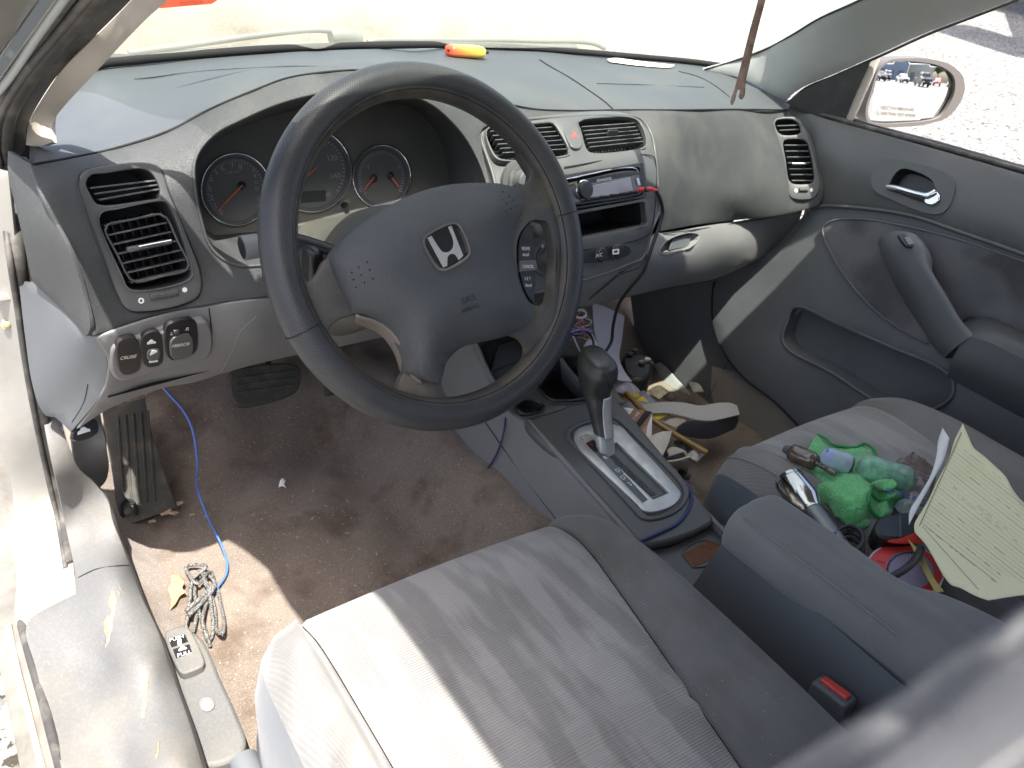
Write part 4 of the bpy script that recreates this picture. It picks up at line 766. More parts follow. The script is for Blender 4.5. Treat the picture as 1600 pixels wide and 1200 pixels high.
gt = [(897, 685), (899, 675), (910, 667), (930, 664), (955, 663), (972, 668), (985, 682), (1058, 762), (1064, 772), (1058, 784), (1040, 795), (1016, 800), (1004, 797), (996, 788), (905, 700)]
ind = [(906, 683, 'c'), (919, 678, 'c'), (1013, 781, 'c'), (1004, 786, 'c')]
slot = [(938, 703, 'c'), (964, 691, 'c'), (1046, 770, 'c'), (1021, 781, 'c')]
GTP = shift(TP, .006)
gp = sheet('shift_gate', gt, GTP, M['silver'], cons, holes=[ind, slot], gap=10, thick=.006, bevel=.002)
chamber('gate_well', slot, shift(GTP, -.001), .012, M['panel'], gp, .80)
joined('gate_teeth', [box('s', UPL(951+(1024-951)*t, 708+(777-708)*t, shift(GTP, -.006)), (.010, .0022, .003), M['slat'], None, bevel=0) for t in np.linspace(.03, .95, 24)], gp)
prism('indicator', ind, GTP, -.004, -.001, mat('indicator strip', (.075, .09, .10), .3), gp, bevel=0)
prism('lock_cover', [(908, 683, 'c'), (919, 679, 'c'), (927, 687, 'c'), (915, 693, 'c')], GTP, -.001, .001, M['beige'], gp, bevel=.0004); prism('park_window', [(917, 693, 'c'), (928, 688, 'c'), (940, 701, 'c'), (929, 707, 'c')], GTP, -.001, .0006, M['black'], gp, bevel=.0004)
IPL = shift(GTP, .0)
dr = (.75, -.62)
for s, x, y, h, m_ in (('P', 925, 696, 6.5, M['red']), ('R', 946, 716, 7, M['white']), ('D', 965, 736, 7, M['white']), ('D3', 975, 746, 7.5, M['white']), ('2', 984, 757, 7, M['white'])):
    text('lettering', s, x, y, IPL, dr, h, m_, gp, off=.0008)
gl_ = thing('gear_lever', 'black leather and silver automatic gear lever standing in the shift gate', 'gear lever', UPL(946, 706, TP))
def lsec(px, py, off, rx, ry, tilt=0.):
    c = UPL(px, py, (V(0, .02+off, 0), V(1, .0, 0))) if False else U(px, py, 'x', off)
    rv = V(1, 0, 0); fv = V(0, math.cos(tilt), math.sin(tilt)); return [c+rv*rx*math.cos(t)*(abs(math.cos(t))**-.25 if abs(math.cos(t)) > .01 else 1)+fv*ry*math.sin(t)*(abs(math.sin(t))**-.3 if abs(math.sin(t)) > .01 else 1) for t in np.linspace(0, 2*math.pi, 32)]
loft('lever_shaft', [lsec(947, 708, 0, .0158, .0105), lsec(945, 690, 0, .0158, .0108), lsec(942, 672, 0, .0155, .0115), lsec(939, 650, 0, .0150, .0115)], M['silver'], gl_, nu=40, nv=14, smoothv=True)
loft('knob', [lsec(943, 676, -.003, .0160, .0125), lsec(939, 655, -.003, .0168, .0135), lsec(935, 630, -.003, .0190, .0165), lsec(931, 610, -.002, .0215, .0225), lsec(931, 594, -.002, .0235, .029, .1), lsec(933, 579, -.001, .0255, .034, .15), lsec(935, 568, 0, .0250, .0335, .2), lsec(937, 559, 0, .0215, .030, .22), lsec(938, 555, 0, .014, .020, .22), lsec(938.5, 553.5, 0, .0003, .0004, .22)], M['knob'], gl_, nu=48, nv=60)
def arc_(px, py, off, rx, ry, t0, t1, k=1.05):
    c = U(px, py, 'x', off); return [c+V(1, 0, 0)*rx*k*math.cos(t)*(abs(math.cos(t))**-.25 if abs(math.cos(t)) > .05 else 1)+V(0, 1, 0)*ry*k*math.sin(t) for t in np.linspace(t0, t1, 8)]
loft('silver_insert', [arc_(943, 680, -.003, .0162, .0128, -1.95, .15), arc_(939, 655, -.003, .0168, .0135, -1.9, .15), arc_(935, 630, -.003, .0190, .0165, -1.8, .1), arc_(931, 612, -.002, .0212, .0222, -1.7, 0)], M['silver'], gl_, nu=16, nv=24, thick=-.001)
tube('seam', [U(*p, 'x', -.012) for p in [(912, 566), (935, 572), (948, 590), (952, 610)]], .0005, M['seam'], gl_, seg=5)
# coin tray with rust
TR = (V(0, -.2, .437), V(0, -.05, 1)/np.linalg.norm([0, -.05, 1]))
sheet('tray', [(936, 862, 'c'), (1115, 816, 'c'), (1135, 822, 'c'), (1150, 860, 'c'), (1135, 900), (1100, 916, 'c'), (1060, 925, 'c'), (990, 910, 'c')], TR, M['panel'], cons, gap=14, thick=.004)
ru = prism('rust_patch', [(1068, 866, 'c'), (1086, 855), (1105, 844, 'c'), (1124, 852), (1141, 861, 'c'), (1112, 875), (1083, 887, 'c')], TR, -.002, .0008, M['rust'], cons, bevel=.0006)
tube('tray_edge', [UPL(*p, shift(TR, .001)) for p in [(1066, 866), (1104, 844), (1141, 862), (1083, 887)]], .0011, M['panel'], cons, closed=True, step=.02)
sheet('step_wall', [(1003, 848, 'c'), (1040, 846), (1085, 829), (1114, 814, 'c'), (1120, 820, 'c'), (1080, 842), (1040, 858), (1015, 862, 'c')], [(1003, 848, 'z', .455), (1114, 814, 'z', .455), (1120, 822, 'z', .438), (1015, 862, 'z', .438), (1060, 850, 'z', .443)], M['black'], cons, gap=10)
# cup holders in front of the lever
CUP1 = [(842, 590), (850, 570), (875, 558), (905, 560), (925, 575), (935, 600), (925, 618), (890, 626), (860, 624), (845, 610)]; CUP2 = [(806, 636), (815, 626), (835, 626), (850, 634), (846, 642), (830, 647), (814, 646)]
CH = (V(0, .2, .535), V(0, -.18, 1)/np.linalg.norm([0, -.18, 1]))
sheet('cup_panel', [(748, 545, 'c'), (770, 528), (830, 530), (890, 545), (930, 560, 'c'), (975, 630, 'c'), (915, 628), (870, 642), (822, 656, 'c'), (794, 640), (770, 598), (754, 568)], [(720, 560, 'y', .33), (760, 530, 'y', .33), (930, 560, 'y', .27), (975, 630, 'z', .512), (915, 628, 'z', .514), (822, 656, 'z', .514), (870, 600, 'z', .525), (780, 610, 'z', .525)], M['panel'], cons, holes=[CUP1, CUP2], gap=12, thick=.004)
for e, dd in ((CUP1, .05), (CUP2, .014)):
    chamber('cup_holder', e, shift(CH, -.004), dd, M['black'], cons, .85)
    tube('cup_rim', [UPL(p[0], p[1], shift(CH, .001)) for p in e], .0022, M['black'], cons, closed=True)
bx = prism('ashtray_lid', [(776, 540, 'c'), (808, 528, 'c'), (824, 542, 'c'), (812, 565, 'c'), (764, 584, 'c')], (U(790, 560, 'y', .27), V(-.1, -.75, .65)/np.linalg.norm([-.1, -.75, .65])), -.01, .004, M['black'], cons, bevel=.002)
# armrest box
arm = thing('armrest_box', 'padded grey centre armrest box between the two seats', 'armrest', (0, -.40, .31))
loft('box', [[V(x, y, .30) for x, y in [(-.064, -.185), (-.064, -.60), (.06, -.60), (.03, -.185), (-.064, -.185)]], [V(x, y, .56) for x, y in [(-.060, -.240), (-.062, -.60), (.062, -.60), (.022, -.240), (-.060, -.240)]]], M['door'], arm, nu=80, nv=4)
def rrow(y, w, z0, z1, k=1.):
    P = [(-w, z0), (-w-.004*k, z0+.012), (-w-.002*k, z1-.016), (-w+.010, z1-.003), (-w+.03, z1+.001), (0, z1+.003), (w-.03, z1+.001), (w-.010, z1-.003), (w+.002*k, z1-.016), (w+.004*k, z0+.012), (w, z0), (0, z0-.001), (-w, z0)]
    return [V(x+0, y, z-.008) for x, z in P]
def ar_(y, w, z0, z1, k=1., xo=-.020): return [V(p[0]+xo, p[1], p[2]) for p in rrow(y, w, z0, z1, k)]
loft('lid', [ar_(-.236, .030, .566, .590, .3), ar_(-.2345, .039, .558, .600, .6), ar_(-.2375, .0435, .554, .6055), ar_(-.245, .0460, .553, .609), ar_(-.29, .047, .553, .610), ar_(-.36, .047, .553, .610), ar_(-.42, .0475, .553, .609, 1., -.0195), ar_(-.455, .060, .553, .608, 1., -.007), ar_(-.50, .070, .553, .607, 1., .002), ar_(-.60, .078, .553, .605, 1., .010)], fabric('armrest cloth', (.180, .178, .175), .0016, .3, blotch=.05, rib=.05, bd=.0001, stain=(.17, .16, .15)), arm, nu=70, nv=60)
tube('welt', [V(-.060, -.252, .597), V(-.0655, -.28, .5995), V(-.0665, -.36, .5995), V(-.067, -.46, .597)], .0011, M['lower'], arm, seg=6)
tube('welt', [V(-.063, -.245, .5475), V(-.0665, -.36, .5475), V(-.068, -.5, .5475)], .0011, M['seam'], arm, seg=6)
# buckle
bk_ = thing('seat_belt_buckle', 'grey seat belt buckle with red release button beside the armrest', 'seat belt buckle', (-.10, -.45, .40))
BD = np.array([.10, .10, 1.]); BD /= np.linalg.norm(BD); bc = U(1302, 1085, 'x', -.105)
bs = np.cross(BD, [1, 0, 0]); bs /= np.linalg.norm(bs); bn = np.cross(bs, BD)
box('buckle_body', bc-BD*.028, (.026, .042, .070), M['door'], bk_, axes=(bn, bs, BD), bevel=.004, seg=3)
box('release_button', bc+BD*.006+bn*.0, (.012, .032, .010), mat('red button', (.62, .07, .06), .35), bk_, axes=(bn, bs, BD), bevel=.002)
loft('buckle_sleeve', [[bc-BD*d+bn*(.014*math.cos(t)*k)+bs*(.020*math.sin(t)*k) for t in np.linspace(0, 2*math.pi, 24)] for d, k in ((.055, 1.), (.07, .95), (.075, 1.02), (.085, .9), (.090, .98), (.10, .88), (.105, .95), (.16, .8))], M['door'], bk_, nu=40, nv=40)
# ================================================================= DOOR SILL, KICK TRIM, JAMB
sl = thing('door_sill', 'scuffed grey plastic sill trim with muddy streaks along the driver door opening', 'door sill', (-.70, 0, .27))
silC = [(95, 1200, 'z', .355), (40, 985, 'z', .362), (62, 958, 'z', .364), (150, 1040, 'z', .358), (160, 1200, 'z', .352), (192, 1200, 'z', .354), (207, 1200, 'z', .366), (118, 910, 'z', .372), (158, 1040, 'z', .360), (172, 1040, 'z', .372), (240, 1200, 'z', .392), (198, 1040, 'z', .393), (160, 900, 'z', .397), (290, 1200, 'z', .396), (240, 1040, 'z', .397), (190, 900, 'z', .398), (318, 1200, 'z', .375), (268, 1050, 'z', .372), (207, 890, 'z', .372), (68, 655, 'y', .33), (90, 740, 'y', .30), (105, 830, 'z', .385), (130, 780, 'z', .43), (170, 800, 'z', .415), (100, 690, 'y', .31)]
sheet('sill_trim', [(100, 1215, 'c'), (70, 1100), (55, 1040), (40, 985), (46, 968), (70, 952), (118, 928, 'c'), (116, 890), (104, 830), (92, 770), (76, 700), (67, 655, 'c'), (85, 651, 'c'), (97, 672), (109, 700), (120, 728), (134, 744), (152, 760), (168, 782), (176, 815), (190, 850), (203, 885), (222, 935), (246, 985), (268, 1050), (296, 1130), (322, 1215, 'c'), (350, 1300, 'c'), (125, 1300, 'c')], silC, M['sill'], sl, gap=12, thick=.004, bevel=.002)
SD = Depth(silC)
sl_in = [SD([p])[0] for p in [(152, 760), (168, 782), (176, 815), (190, 850), (203, 885), (222, 935), (246, 985), (268, 1050), (296, 1130), (322, 1215), (350, 1300)]]
loft('sill_inner_face', [sl_in, [p+V(.006, 0, -.02) for p in sl_in], [p+V(.008, 0, -.11) for p in sl_in]], M['sill'], sl, nu=40, nv=10)
tube('seam', [SD([p])[0]+V(0, 0, .0006) for p in [(122, 903), (150, 890), (180, 885), (202, 884)]], .0007, M['seam'], sl, seg=5)
mud = mat('dried mud', (.30, .245, .16), .95, bump=.0008, bscale=300, var=.2, vscale=80)
for q in ([(150, 935), (165, 925), (185, 930), (196, 955), (190, 985), (178, 1010), (165, 1022), (160, 1000), (170, 975), (150, 960)], [(205, 1140), (212, 1110), (228, 1070), (238, 1058, 'c'), (236, 1090), (226, 1130), (216, 1165)], [(176, 925), (184, 932), (192, 950), (188, 955), (180, 940)], [(240, 1165), (250, 1155), (256, 1148), (252, 1165), (243, 1178)]):
    pc_ = np.mean([z[:2] for z in q], 0)
    for k_ in range(7 if len(q) > 8 else 3):
        f_ = random.uniform(-.45, .45); g_ = random.uniform(.25, .5); h_ = [(pc_[0]+(z[0]-pc_[0])*g_*(.5 if abs(f_) > .3 else .8)+f_*12+random.uniform(-1.5, 1.5), pc_[1]+(z[1]-pc_[1])*g_*1.1-f_*60+random.uniform(-3, 3)) for z in q]
        sheet('mud_streak', h_, lambda P: SD(P)+V(0, 0, .0006), mud, sl, gap=6, step=3, thick=.0003, bevel=0)
kt = thing('kick_trim', 'grey kick panel with black hood release beside the footrest', 'kick panel', (-.66, .4, .4))
kC = [(110, 672, 'x', -.69), (118, 735, 'x', -.685), (100, 660, 'x', -.70), (150, 650, 'x', -.655), (170, 690, 'x', -.645), (168, 740, 'x', -.635), (150, 760, 'x', -.66), (155, 600, 'x', -.655)]
sheet('kick_panel', [(112, 672, 'c'), (150, 600, 'c'), (158, 655), (166, 700), (170, 730), (165, 752), (150, 768, 'c'), (130, 750), (118, 740, 'c'), (114, 705)], kC, M['door'], kt, gap=12)
KPP = plane3((110, 680, 'x', -.678), (150, 655, 'x', -.655), (112, 690, 'x', -.678)); KPP = (U(130, 675, 'y', .315), V(.1, -.85, .5)/np.linalg.norm([.1, -.85, .5]))
hr = prism('hood_release', [(112, 678), (147, 655), (152, 674), (140, 684), (118, 690), (111, 686)], KPP, -.01, .005, M['black'], kt); caricon(130, 674, 1.5, shift(KPP, .005), hr, a=-.3)
# footrest and pedal
fr = thing('footrest', 'dirty dark rubber footrest at the far left of the footwell', 'footrest', (-.58, .5, .3))
frC = [(200, 818, 'z', .290), (278, 793, 'z', .290), (150, 640, 'y', .57), (228, 625, 'y', .57), (240, 710, 'y', .505), (170, 730, 'y', .505)]
FRO = [(160, 640, 'c'), (226, 622, 'c'), (238, 680), (258, 745), (276, 794, 'c'), (240, 806), (200, 820, 'c'), (188, 806), (176, 740)]
mped = M['pedal']; sheet('tread_pad', FRO, frC, mped, fr, gap=10, thick=.012, bevel=.003); FRD = Depth(frC)
joined('tread_ribs', [tube('s', [FRD([(183+12*i+j*1.0-(0 if 1 else 0), 650+i*-2+j*14)])[0]+V(0, -.002, .0015) for j in range(0, 11)], .0018, M['pedal'], None, seg=5) for i in range(0, 5)], fr)
tube('bolt_recess', [FRD([p])[0]+V(0, -.003, .003) for p in [(190, 812), (189, 790), (197, 782), (208, 786), (213, 805)]], .0028, M['seam'], fr, seg=8)
lathe('footrest_bolt', FRD([(199, 800)])[0], V(0, -.5, .8), [(0, .006), (.003, .006), (.0035, 0)], M['panel'], fr, seg=6)
pd = thing('brake_pedal', 'worn black rubber brake pedal above the carpet', 'pedal', (-.37, .5, .45))
PPL = plane3((358, 590, 'y', .50), (464, 575, 'y', .50), (364, 634, 'y', .47))
prism('pedal_pad', [(355, 590), (362, 580), (455, 570), (466, 578), (466, 602), (458, 616), (375, 637), (362, 630)], PPL, -.008, .010, M['pedal'], pd, bevel=.004)
joined('pad_ribs', [prism('s', [(366, 592+i*11, 'c'), (458, 579+i*11, 'c'), (458, 583+i*11, 'c'), (366, 596+i*11, 'c')], PPL, .010, .0125, M['pedal'], None, bevel=.001) for i in range(3)], pd)
tube('pedal_arm', [UPL(425, 590, PPL)-PPL[1]*.006, V(-.36, .58, .56), V(-.35, .60, .70)], .008, M['black'], pd)
gpd = thing('accelerator_pedal', 'narrow black accelerator pedal in shadow beneath the steering wheel', 'pedal', (-.2, .55, .4))
GPL = (V(-.22, .55, .42), V(0, -.8, .6)); prism3('pedal_pad', [V(-.245, .53, .38), V(-.195, .53, .38), V(-.195, .58, .50), V(-.240, .58, .50)], V(0, -.92, .38), -.004, .006, M['pedal'], gpd, bevel=.003); tube('pedal_arm', [V(-.22, .575, .49), V(-.22, .60, .62), V(-.25, .62, .72)], .006, M['black'], gpd)
# release lever unit
ru_ = thing('release_lever_unit', 'grey fuel lid and boot release lever marked PUSH and PULL on the floor', 'release lever', (-.62, .03, .27))
LP = plane3((275, 1010, 'z', .335), (350, 1010, 'z', .335), (360, 1150, 'z', .330))
prism('housing', [(262, 1020), (275, 1000), (302, 985, 'c'), (318, 1000), (345, 1060), (368, 1110), (384, 1160), (370, 1182), (330, 1196), (305, 1190), (290, 1150)], LP, -.06, .0, M['sill'], ru_, bevel=.006)
lev = prism('lever', [(258, 994), (265, 988), (292, 984), (300, 992), (320, 1040), (317, 1045), (286, 1057), (281, 1054)], shift(LP, .006), -.01, .006, M['sill'], ru_, bevel=.002)
prism('label_plate', [(263, 998, 'c'), (289, 992, 'c'), (294, 1003, 'c'), (268, 1012, 'c')], shift(LP, .012), 0, .0005, M['black'], lev, bevel=0); prism('label_plate', [(270, 1015, 'c'), (296, 1007, 'c'), (300, 1020, 'c'), (275, 1029, 'c')], shift(LP, .012), 0, .0005, M['black'], lev, bevel=0)
LT = shift(LP, .0126); text('lettering', 'PUSH', 276, 998, LT, (1, -.3), 5, M['white'], lev, wide=.95); text('lettering', 'PULL', 288, 1022, LT, (1, -.3), 5.5, M['white'], lev, wide=.95); caricon(285, 1014, .95, LT, lev, a=-.3); prism('symbol', [(277, 1001, 'c'), (283, 999, 'c'), (284, 1007, 'c'), (278, 1009, 'c')], LT, 0, .0004, M['white'], lev, bevel=0)
sc = prism('screw_cover', ell(323, 1101, 13, 12, 16), shift(LP, .001), 0, .002, M['lower'], ru_); prism('screw', ell(323, 1102, 9, 8, 12), shift(LP, .002), 0, .0025, M['rubber2'], ru_)
# painted body jamb, seals
bd = thing('car_body', 'silver beige painted car body shell around the driver door opening', 'car body', (0, -.9, 0))
jbC = [(0, 300, 'y', .275), (25, 420, 'y', .285), (50, 560, 'y', .305), (66, 660, 'y', .33), (0, 600, 'y', .37), (20, 760, 'z', .43), (28, 860, 'z', .362), (28, 960, 'z', .345), (45, 975, 'z', .345), (118, 930, 'z', .362), (92, 775, 'z', .40), (0, 450, 'y', .31)]
sheet('door_jamb', [(-20, 262, 'c'), (12, 270, 'c'), (30, 440), (52, 600), (70, 670), (92, 770), (108, 840), (120, 932, 'c'), (75, 955), (40, 990, 'c'), (25, 975), (26, 900), (24, 820), (14, 740), (-4, 690, 'c'), (-30, 620, 'c')], jbC, M['paint'], bd, gap=16, thick=.004)
JD = Depth(jbC); hb = JD([(10, 507)])[0]
lathe('hinge_bolt', hb, (CAM-hb), [(-.002, .0062), (.001, .0062), (.0012, .0042), (.005, .004), (.0055, .003), (.0056, 0)], mat('zinc bolt', (.5, .42, .22), .4, metal=.7, dirt=(.25, .2, .12), dscale=60), bd, seg=6)
box('door_check', JD([(6, 463)])[0], (.02, .012, .008), M['rubber2'], bd)
olC = [(-4, 690, 'z', .47), (14, 740, 'z', .42), (-30, 660, 'z', .5), (25, 830, 'z', .35), (26, 900, 'z', .322), (40, 990, 'z', .34), (95, 1200, 'z', .345), (28, 1200, 'z', .312), (0, 1060, 'z', .315), (0, 900, 'z', .32), (60, 1200, 'z', .325), (20, 1050, 'z', .325)]
sheet('outer_rocker', [(-30, 660, 'c'), (-4, 690), (14, 740), (24, 820), (27, 900), (30, 965), (40, 990), (55, 1040), (75, 1110), (102, 1215, 'c'), (125, 1310, 'c'), (45, 1310, 'c'), (30, 1200), (12, 1110), (0, 1055), (-30, 950, 'c')], olC, mat('grimy rocker seal', (.16, .15, .13), .6, bump=.0006, bscale=120, dirt=(.24, .21, .165), dscale=14, damt=.8, var=.3, vscale=20), bd, gap=14, thick=.006)
ws_ = thing('door_seal', 'dusty black rubber weather strip running round the driver door opening', 'door seal', (-.70, .2, .3))
OD = Depth(olC)
def sealpath(): 
    pl = plane3((10, 215, 'x', -.702), (205, 0, 'x', -.618), (0, 60, 'x', -.712)); return [UPL(*p, shift(pl, .004)) for p in [(375, -300), (245, -120), (146, 0), (100, 55), (52, 112), (16, 172), (8, 215), (12, 258)]]
pp = sealpath()+[JD([(25, 380)])[0], JD([(38, 470)])[0], JD([(52, 570)])[0], JD([(66, 650)])[0], JD([(84, 740)])[0], JD([(100, 810)])[0], JD([(112, 880)])[0]]
tube('seal_bulb', pp, .0065, M['rubber'], ws_, seg=12, prof=lambda a: 1+.18*math.cos(2*a))
tube('seal_lip', [p+V(-.008, -.004, -.002) for p in pp], .0034, M['rubber'], ws_, seg=8)
tube('sill_seal', [OD([p])[0]+V(0, 0, .004) for p in [(30, 960), (46, 1020), (66, 1090), (95, 1200), (118, 1290)]], .0055, M['rubber'], ws_, seg=10)
tube('sill_seal', [OD([p])[0]+V(0, 0, .003) for p in [(14, 980), (26, 1040), (46, 1120), (66, 1200), (92, 1290)]], .0035, M['beige'], ws_, seg=8)
# left windscreen pillar
lp = thing('windscreen_pillar', 'beige and dark trimmed windscreen pillar rising at the left edge', 'pillar', (-.66, .38, .9))
bgC = [(42, 225, 'x', -.685), (80, 222, 'x', -.668), (45, 190, 'x', -.682), (85, 180, 'x', -.66), (95, 115, 'x', -.662), (140, 118, 'x', -.642), (205, 0, 'x', -.612), (258, 0, 'x', -.590), (300, -110, 'x', -.590), (370, -110, 'x', -.570), (480, -320, 'x', -.59), (560, -330, 'x', -.565), (640, -480, 'x', -.575)]
sheet('inner_trim', [(40, 227, 'c'), (42, 205), (47, 186), (62, 160), (95, 112), (140, 66), (205, 0), (310, -120), (450, -300), (580, -490, 'c'), (680, -480, 'c'), (530, -290), (385, -120), (262, 0), (228, 30), (150, 112), (95, 172), (84, 188), (80, 205), (81, 222, 'c'), (62, 229)], bgC, M['beige'], lp, gap=14, thick=.005, bevel=.002)
PLO = plane3((10, 215, 'x', -.702), (205, 0, 'x', -.618), (0, 60, 'x', -.712))
outer = [(10, 268, 'c'), (40, 232), (41, 205), (47, 188), (62, 160), (95, 112), (140, 66), (206, 0), (312, -120), (452, -300), (582, -490, 'c'), (500, -490, 'c'), (370, -300), (240, -120), (144, 0), (98, 52), (50, 108), (14, 168), (5, 210)]
sheet('outer_trim', outer, shift(PLO, .0), M['rubber'], lp, gap=16, thick=.006, bevel=.003)
sheet('door_channel', [(12, 268, 'c'), (-30, 262, 'c'), (-30, 70, 'c'), (62, -60), (190, -230), (380, -490, 'c'), (510, -490, 'c'), (375, -300), (245, -120), (150, 0), (100, 55), (52, 112), (14, 172), (7, 215)], shift(PLO, -.004), M['rubber'], lp, gap=18, thick=.004)
ch = mapper(shift(PLO, .0))
for pts, r, m_ in (([(-20, 122), (0, 90), (62, 0), (140, -112)], .0014, M['rubber2']), ([(-20, 150), (0, 120), (85, 0), (165, -115)], .0012, M['rubber2']), ([(-10, 150), (16, 118), (60, 52), (108, -15), (190, -130)], .0040, M['pil']), ([(-10, 180), (24, 124), (72, 52), (124, -20), (205, -130)], .0035, M['rubber'])):
    tube('channel_edge', [ch([p])[0] for p in pts], r, m_, lp, seg=8)
sheet('channel_face', [(-30, 112, 'c'), (0, 92, 'c'), (62, 0, 'c'), (142, -112, 'c'), (163, -112, 'c'), (84, 0, 'c'), (2, 118, 'c'), (-30, 160, 'c')], shift(PLO, .0015), M['pil'], lp, gap=18, thick=.003)
sheet('pillar_skin', [(-30, 110, 'c'), (-2, 88, 'c'), (60, 0, 'c'), (140, -115, 'c'), (-30, -115, 'c')], shift(PLO, .001), M['paint'], lp, gap=20, thick=.004)
tube('pillar_shadow_edge', [U(px_, py_, 'z', .27)+V(-.205, -.42, 1)*k_+V(.018, 0, 0) for px_, py_, k_ in ((318, 813, .83), (360, 842, .88), (405, 874, .94), (450, 912, 1.0), (490, 950, 1.055))], .018, M['paint'], lp, seg=12)  # unseen added tube, path shaped to cast the carpet shadow edge
tube('pillar_sun_block', [V(-.568, -.020, 1.185), V(-.578, -.07, 1.25), V(-.582, -.13, 1.31), V(-.57, -.18, 1.345)], .03, M['rubber'], lp, seg=12)  # unseen tube added to block a sun spot on the carpet
tube('pillar_leak_filler', [U(345, -115, 'x', -.602)+V(0, .012, 0), U(385, -190, 'x', -.598)+V(0, .012, 0), U(470, -310, 'x', -.600)+V(0, .010, 0), U(600, -480, 'x', -.598)], .016, M['rubber'], lp, seg=10)  # unseen filler added behind the trim to stop a sun leak
# right windscreen pillar
rp = thing('windscreen_pillar', 'smooth grey windscreen pillar sweeping up above the side mirror', 'pillar', (.68, .4, .95))
rpC = [(1100, 111, 'y', .49), (1228, 157, 'y', .365), (1200, 77, 'x', .640), (1300, 118, 'x', .695), (1345, 0, 'x', .598), (1580, 0, 'x', .665), (1275, 32, 'x', .620), (1450, 50, 'x', .685), (1500, -100, 'x', .55), (1800, -110, 'x', .60), (1250, 95, 'x', .652), (1370, 30, 'x', .640), (1460, 0, 'x', .620), (1160, 120, 'y', .44)]
sheet('inner_trim', [(1096, 111, 'c'), (1150, 95), (1200, 76), (1240, 54), (1278, 31), (1346, 0), (1560, -120, 'c'), (1840, -120, 'c'), (1582, 0), (1450, 51), (1375, 85), (1300, 118), (1255, 137), (1236, 150), (1228, 160, 'c'), (1205, 148), (1160, 124)], rpC, M['pil'], rp, gap=18, thick=.012, bevel=.004)
RPD = Depth(rpC); tube('glass_edge', [RPD([p])[0]+V(0, 0, .001) for p in [(1100, 110), (1150, 95), (1200, 76), (1240, 54), (1278, 31), (1346, 0), (1440, -50)]], .0022, M['black'], rp, seg=6)
tube('opening_seal', [RPD([p])[0]+V(.010, 0, .002) for p in [(1235, 155), (1255, 139), (1300, 120), (1375, 87), (1450, 53), (1582, 2), (1700, -50)]], .003, M['rubber'], rp, seg=8)
# ================================================================= WINDSCREEN + wipers
wsn = thing('windscreen', 'dusty greenish windscreen glass across the top of the view', 'windscreen', (0, .6, .98))
glass = bpy.data.materials.new('dusty windscreen glass'); glass.use_nodes = True; nt = glass.node_tree; N = nt.nodes; L = nt.links; N.remove(N['Principled BSDF'])
tr = N.new('ShaderNodeBsdfTransparent'); tr.inputs[0].default_value = (.84, .87, .82, 1); tl = N.new('ShaderNodeBsdfTranslucent'); tl.inputs[0].default_value = (.80, .84, .66, 1); gs = N.new('ShaderNodeBsdfGlossy'); gs.inputs['Roughness'].default_value = .02
nz = N.new('ShaderNodeTexNoise'); nz.inputs['Scale'].default_value = 6; nz.inputs['Detail'].default_value = 8; tc = N.new('ShaderNodeTexCoord'); L.new(tc.outputs['Object'], nz.inputs[0]); mr = N.new('ShaderNodeMapRange'); mr.inputs[1].default_value = .3; mr.inputs[2].default_value = .7; mr.inputs[3].default_value = .12; mr.inputs[4].default_value = .20; L.new(nz.outputs[0], mr.inputs[0])
mx = N.new('ShaderNodeMixShader'); L.new(mr.outputs[0], mx.inputs[0]); L.new(tr.outputs[0], mx.inputs[1]); L.new(tl.outputs[0], mx.inputs[2])
fz = N.new('ShaderNodeFresnel'); fz.inputs[0].default_value = 1.45; mx2 = N.new('ShaderNodeMixShader'); fm = N.new('ShaderNodeMath'); fm.operation = 'MULTIPLY'; fm.inputs[1].default_value = .35; L.new(fz.outputs[0], fm.inputs[0]); L.new(fm.outputs[0], mx2.inputs[0]); L.new(mx.outputs[0], mx2.inputs[1]); L.new(gs.outputs[0], mx2.inputs[2]); L.new(mx2.outputs[0], N['Material Output'].inputs[0])
def wsbase(off=0.):
    return [PD([p])[0]+V(0, .034, off+.004) for p in [(85, 150), (150, 112), (300, 95), (500, 82), (700, 78), (850, 83), (1000, 95), (1150, 112), (1195, 130)]]
hdr = [V(-.56, -.16, 1.33), V(-.45, -.10, 1.35), V(-.2, -.06, 1.365), V(0, -.05, 1.37), V(.2, -.06, 1.365), V(.3, -.08, 1.36), V(.42, -.10, 1.355), V(.54, -.15, 1.34), V(.57, -.17, 1.33)]
b0 = wsbase(-.012); mid = [(a*.5+b*.5)+V(0, .035, .02) for a, b in zip(b0, hdr)]
wg = loft('glass_pane', [b0, mid, hdr], glass, wsn, nu=60, nv=30)
tube('base_band', [PD([p])[0]+V(0, -.001, .006) for p in [(85, 142), (150, 110), (200, 103), (300, 93), (400, 85), (500, 80), (600, 77), (700, 76), (800, 79), (900, 86), (1000, 94), (1080, 101), (1150, 111)]], .0058, M['seam'], wsn, seg=8)
def wsb(px, py, d=0.): # a point on the cowl just outside the glass
    return U(px, py, 'y', .70+d)
cw = thing('wiper', 'left windscreen wiper arm with pivot seen faintly through the glass', 'wiper', wsb(540, 60), 'windscreen wipers')
mw = mat('grey wiper metal', (.10, .10, .095), .6)
tube('wiper_arm', [wsb(200, 83), wsb(300, 70), wsb(400, 56), wsb(490, 47), wsb(535, 50)], .005, mw, cw); tube('wiper_pivot', [wsb(516, 58), wsb(540, 56), wsb(562, 60)], .013, mw, cw, seg=10); tube('wiper_blade', [wsb(230, 88), wsb(350, 78), wsb(500, 68)], .005, mw, cw)
cw = thing('wiper', 'right windscreen wiper arm lying along the glass behind the orange vape', 'wiper', wsb(750, 62), 'windscreen wipers')
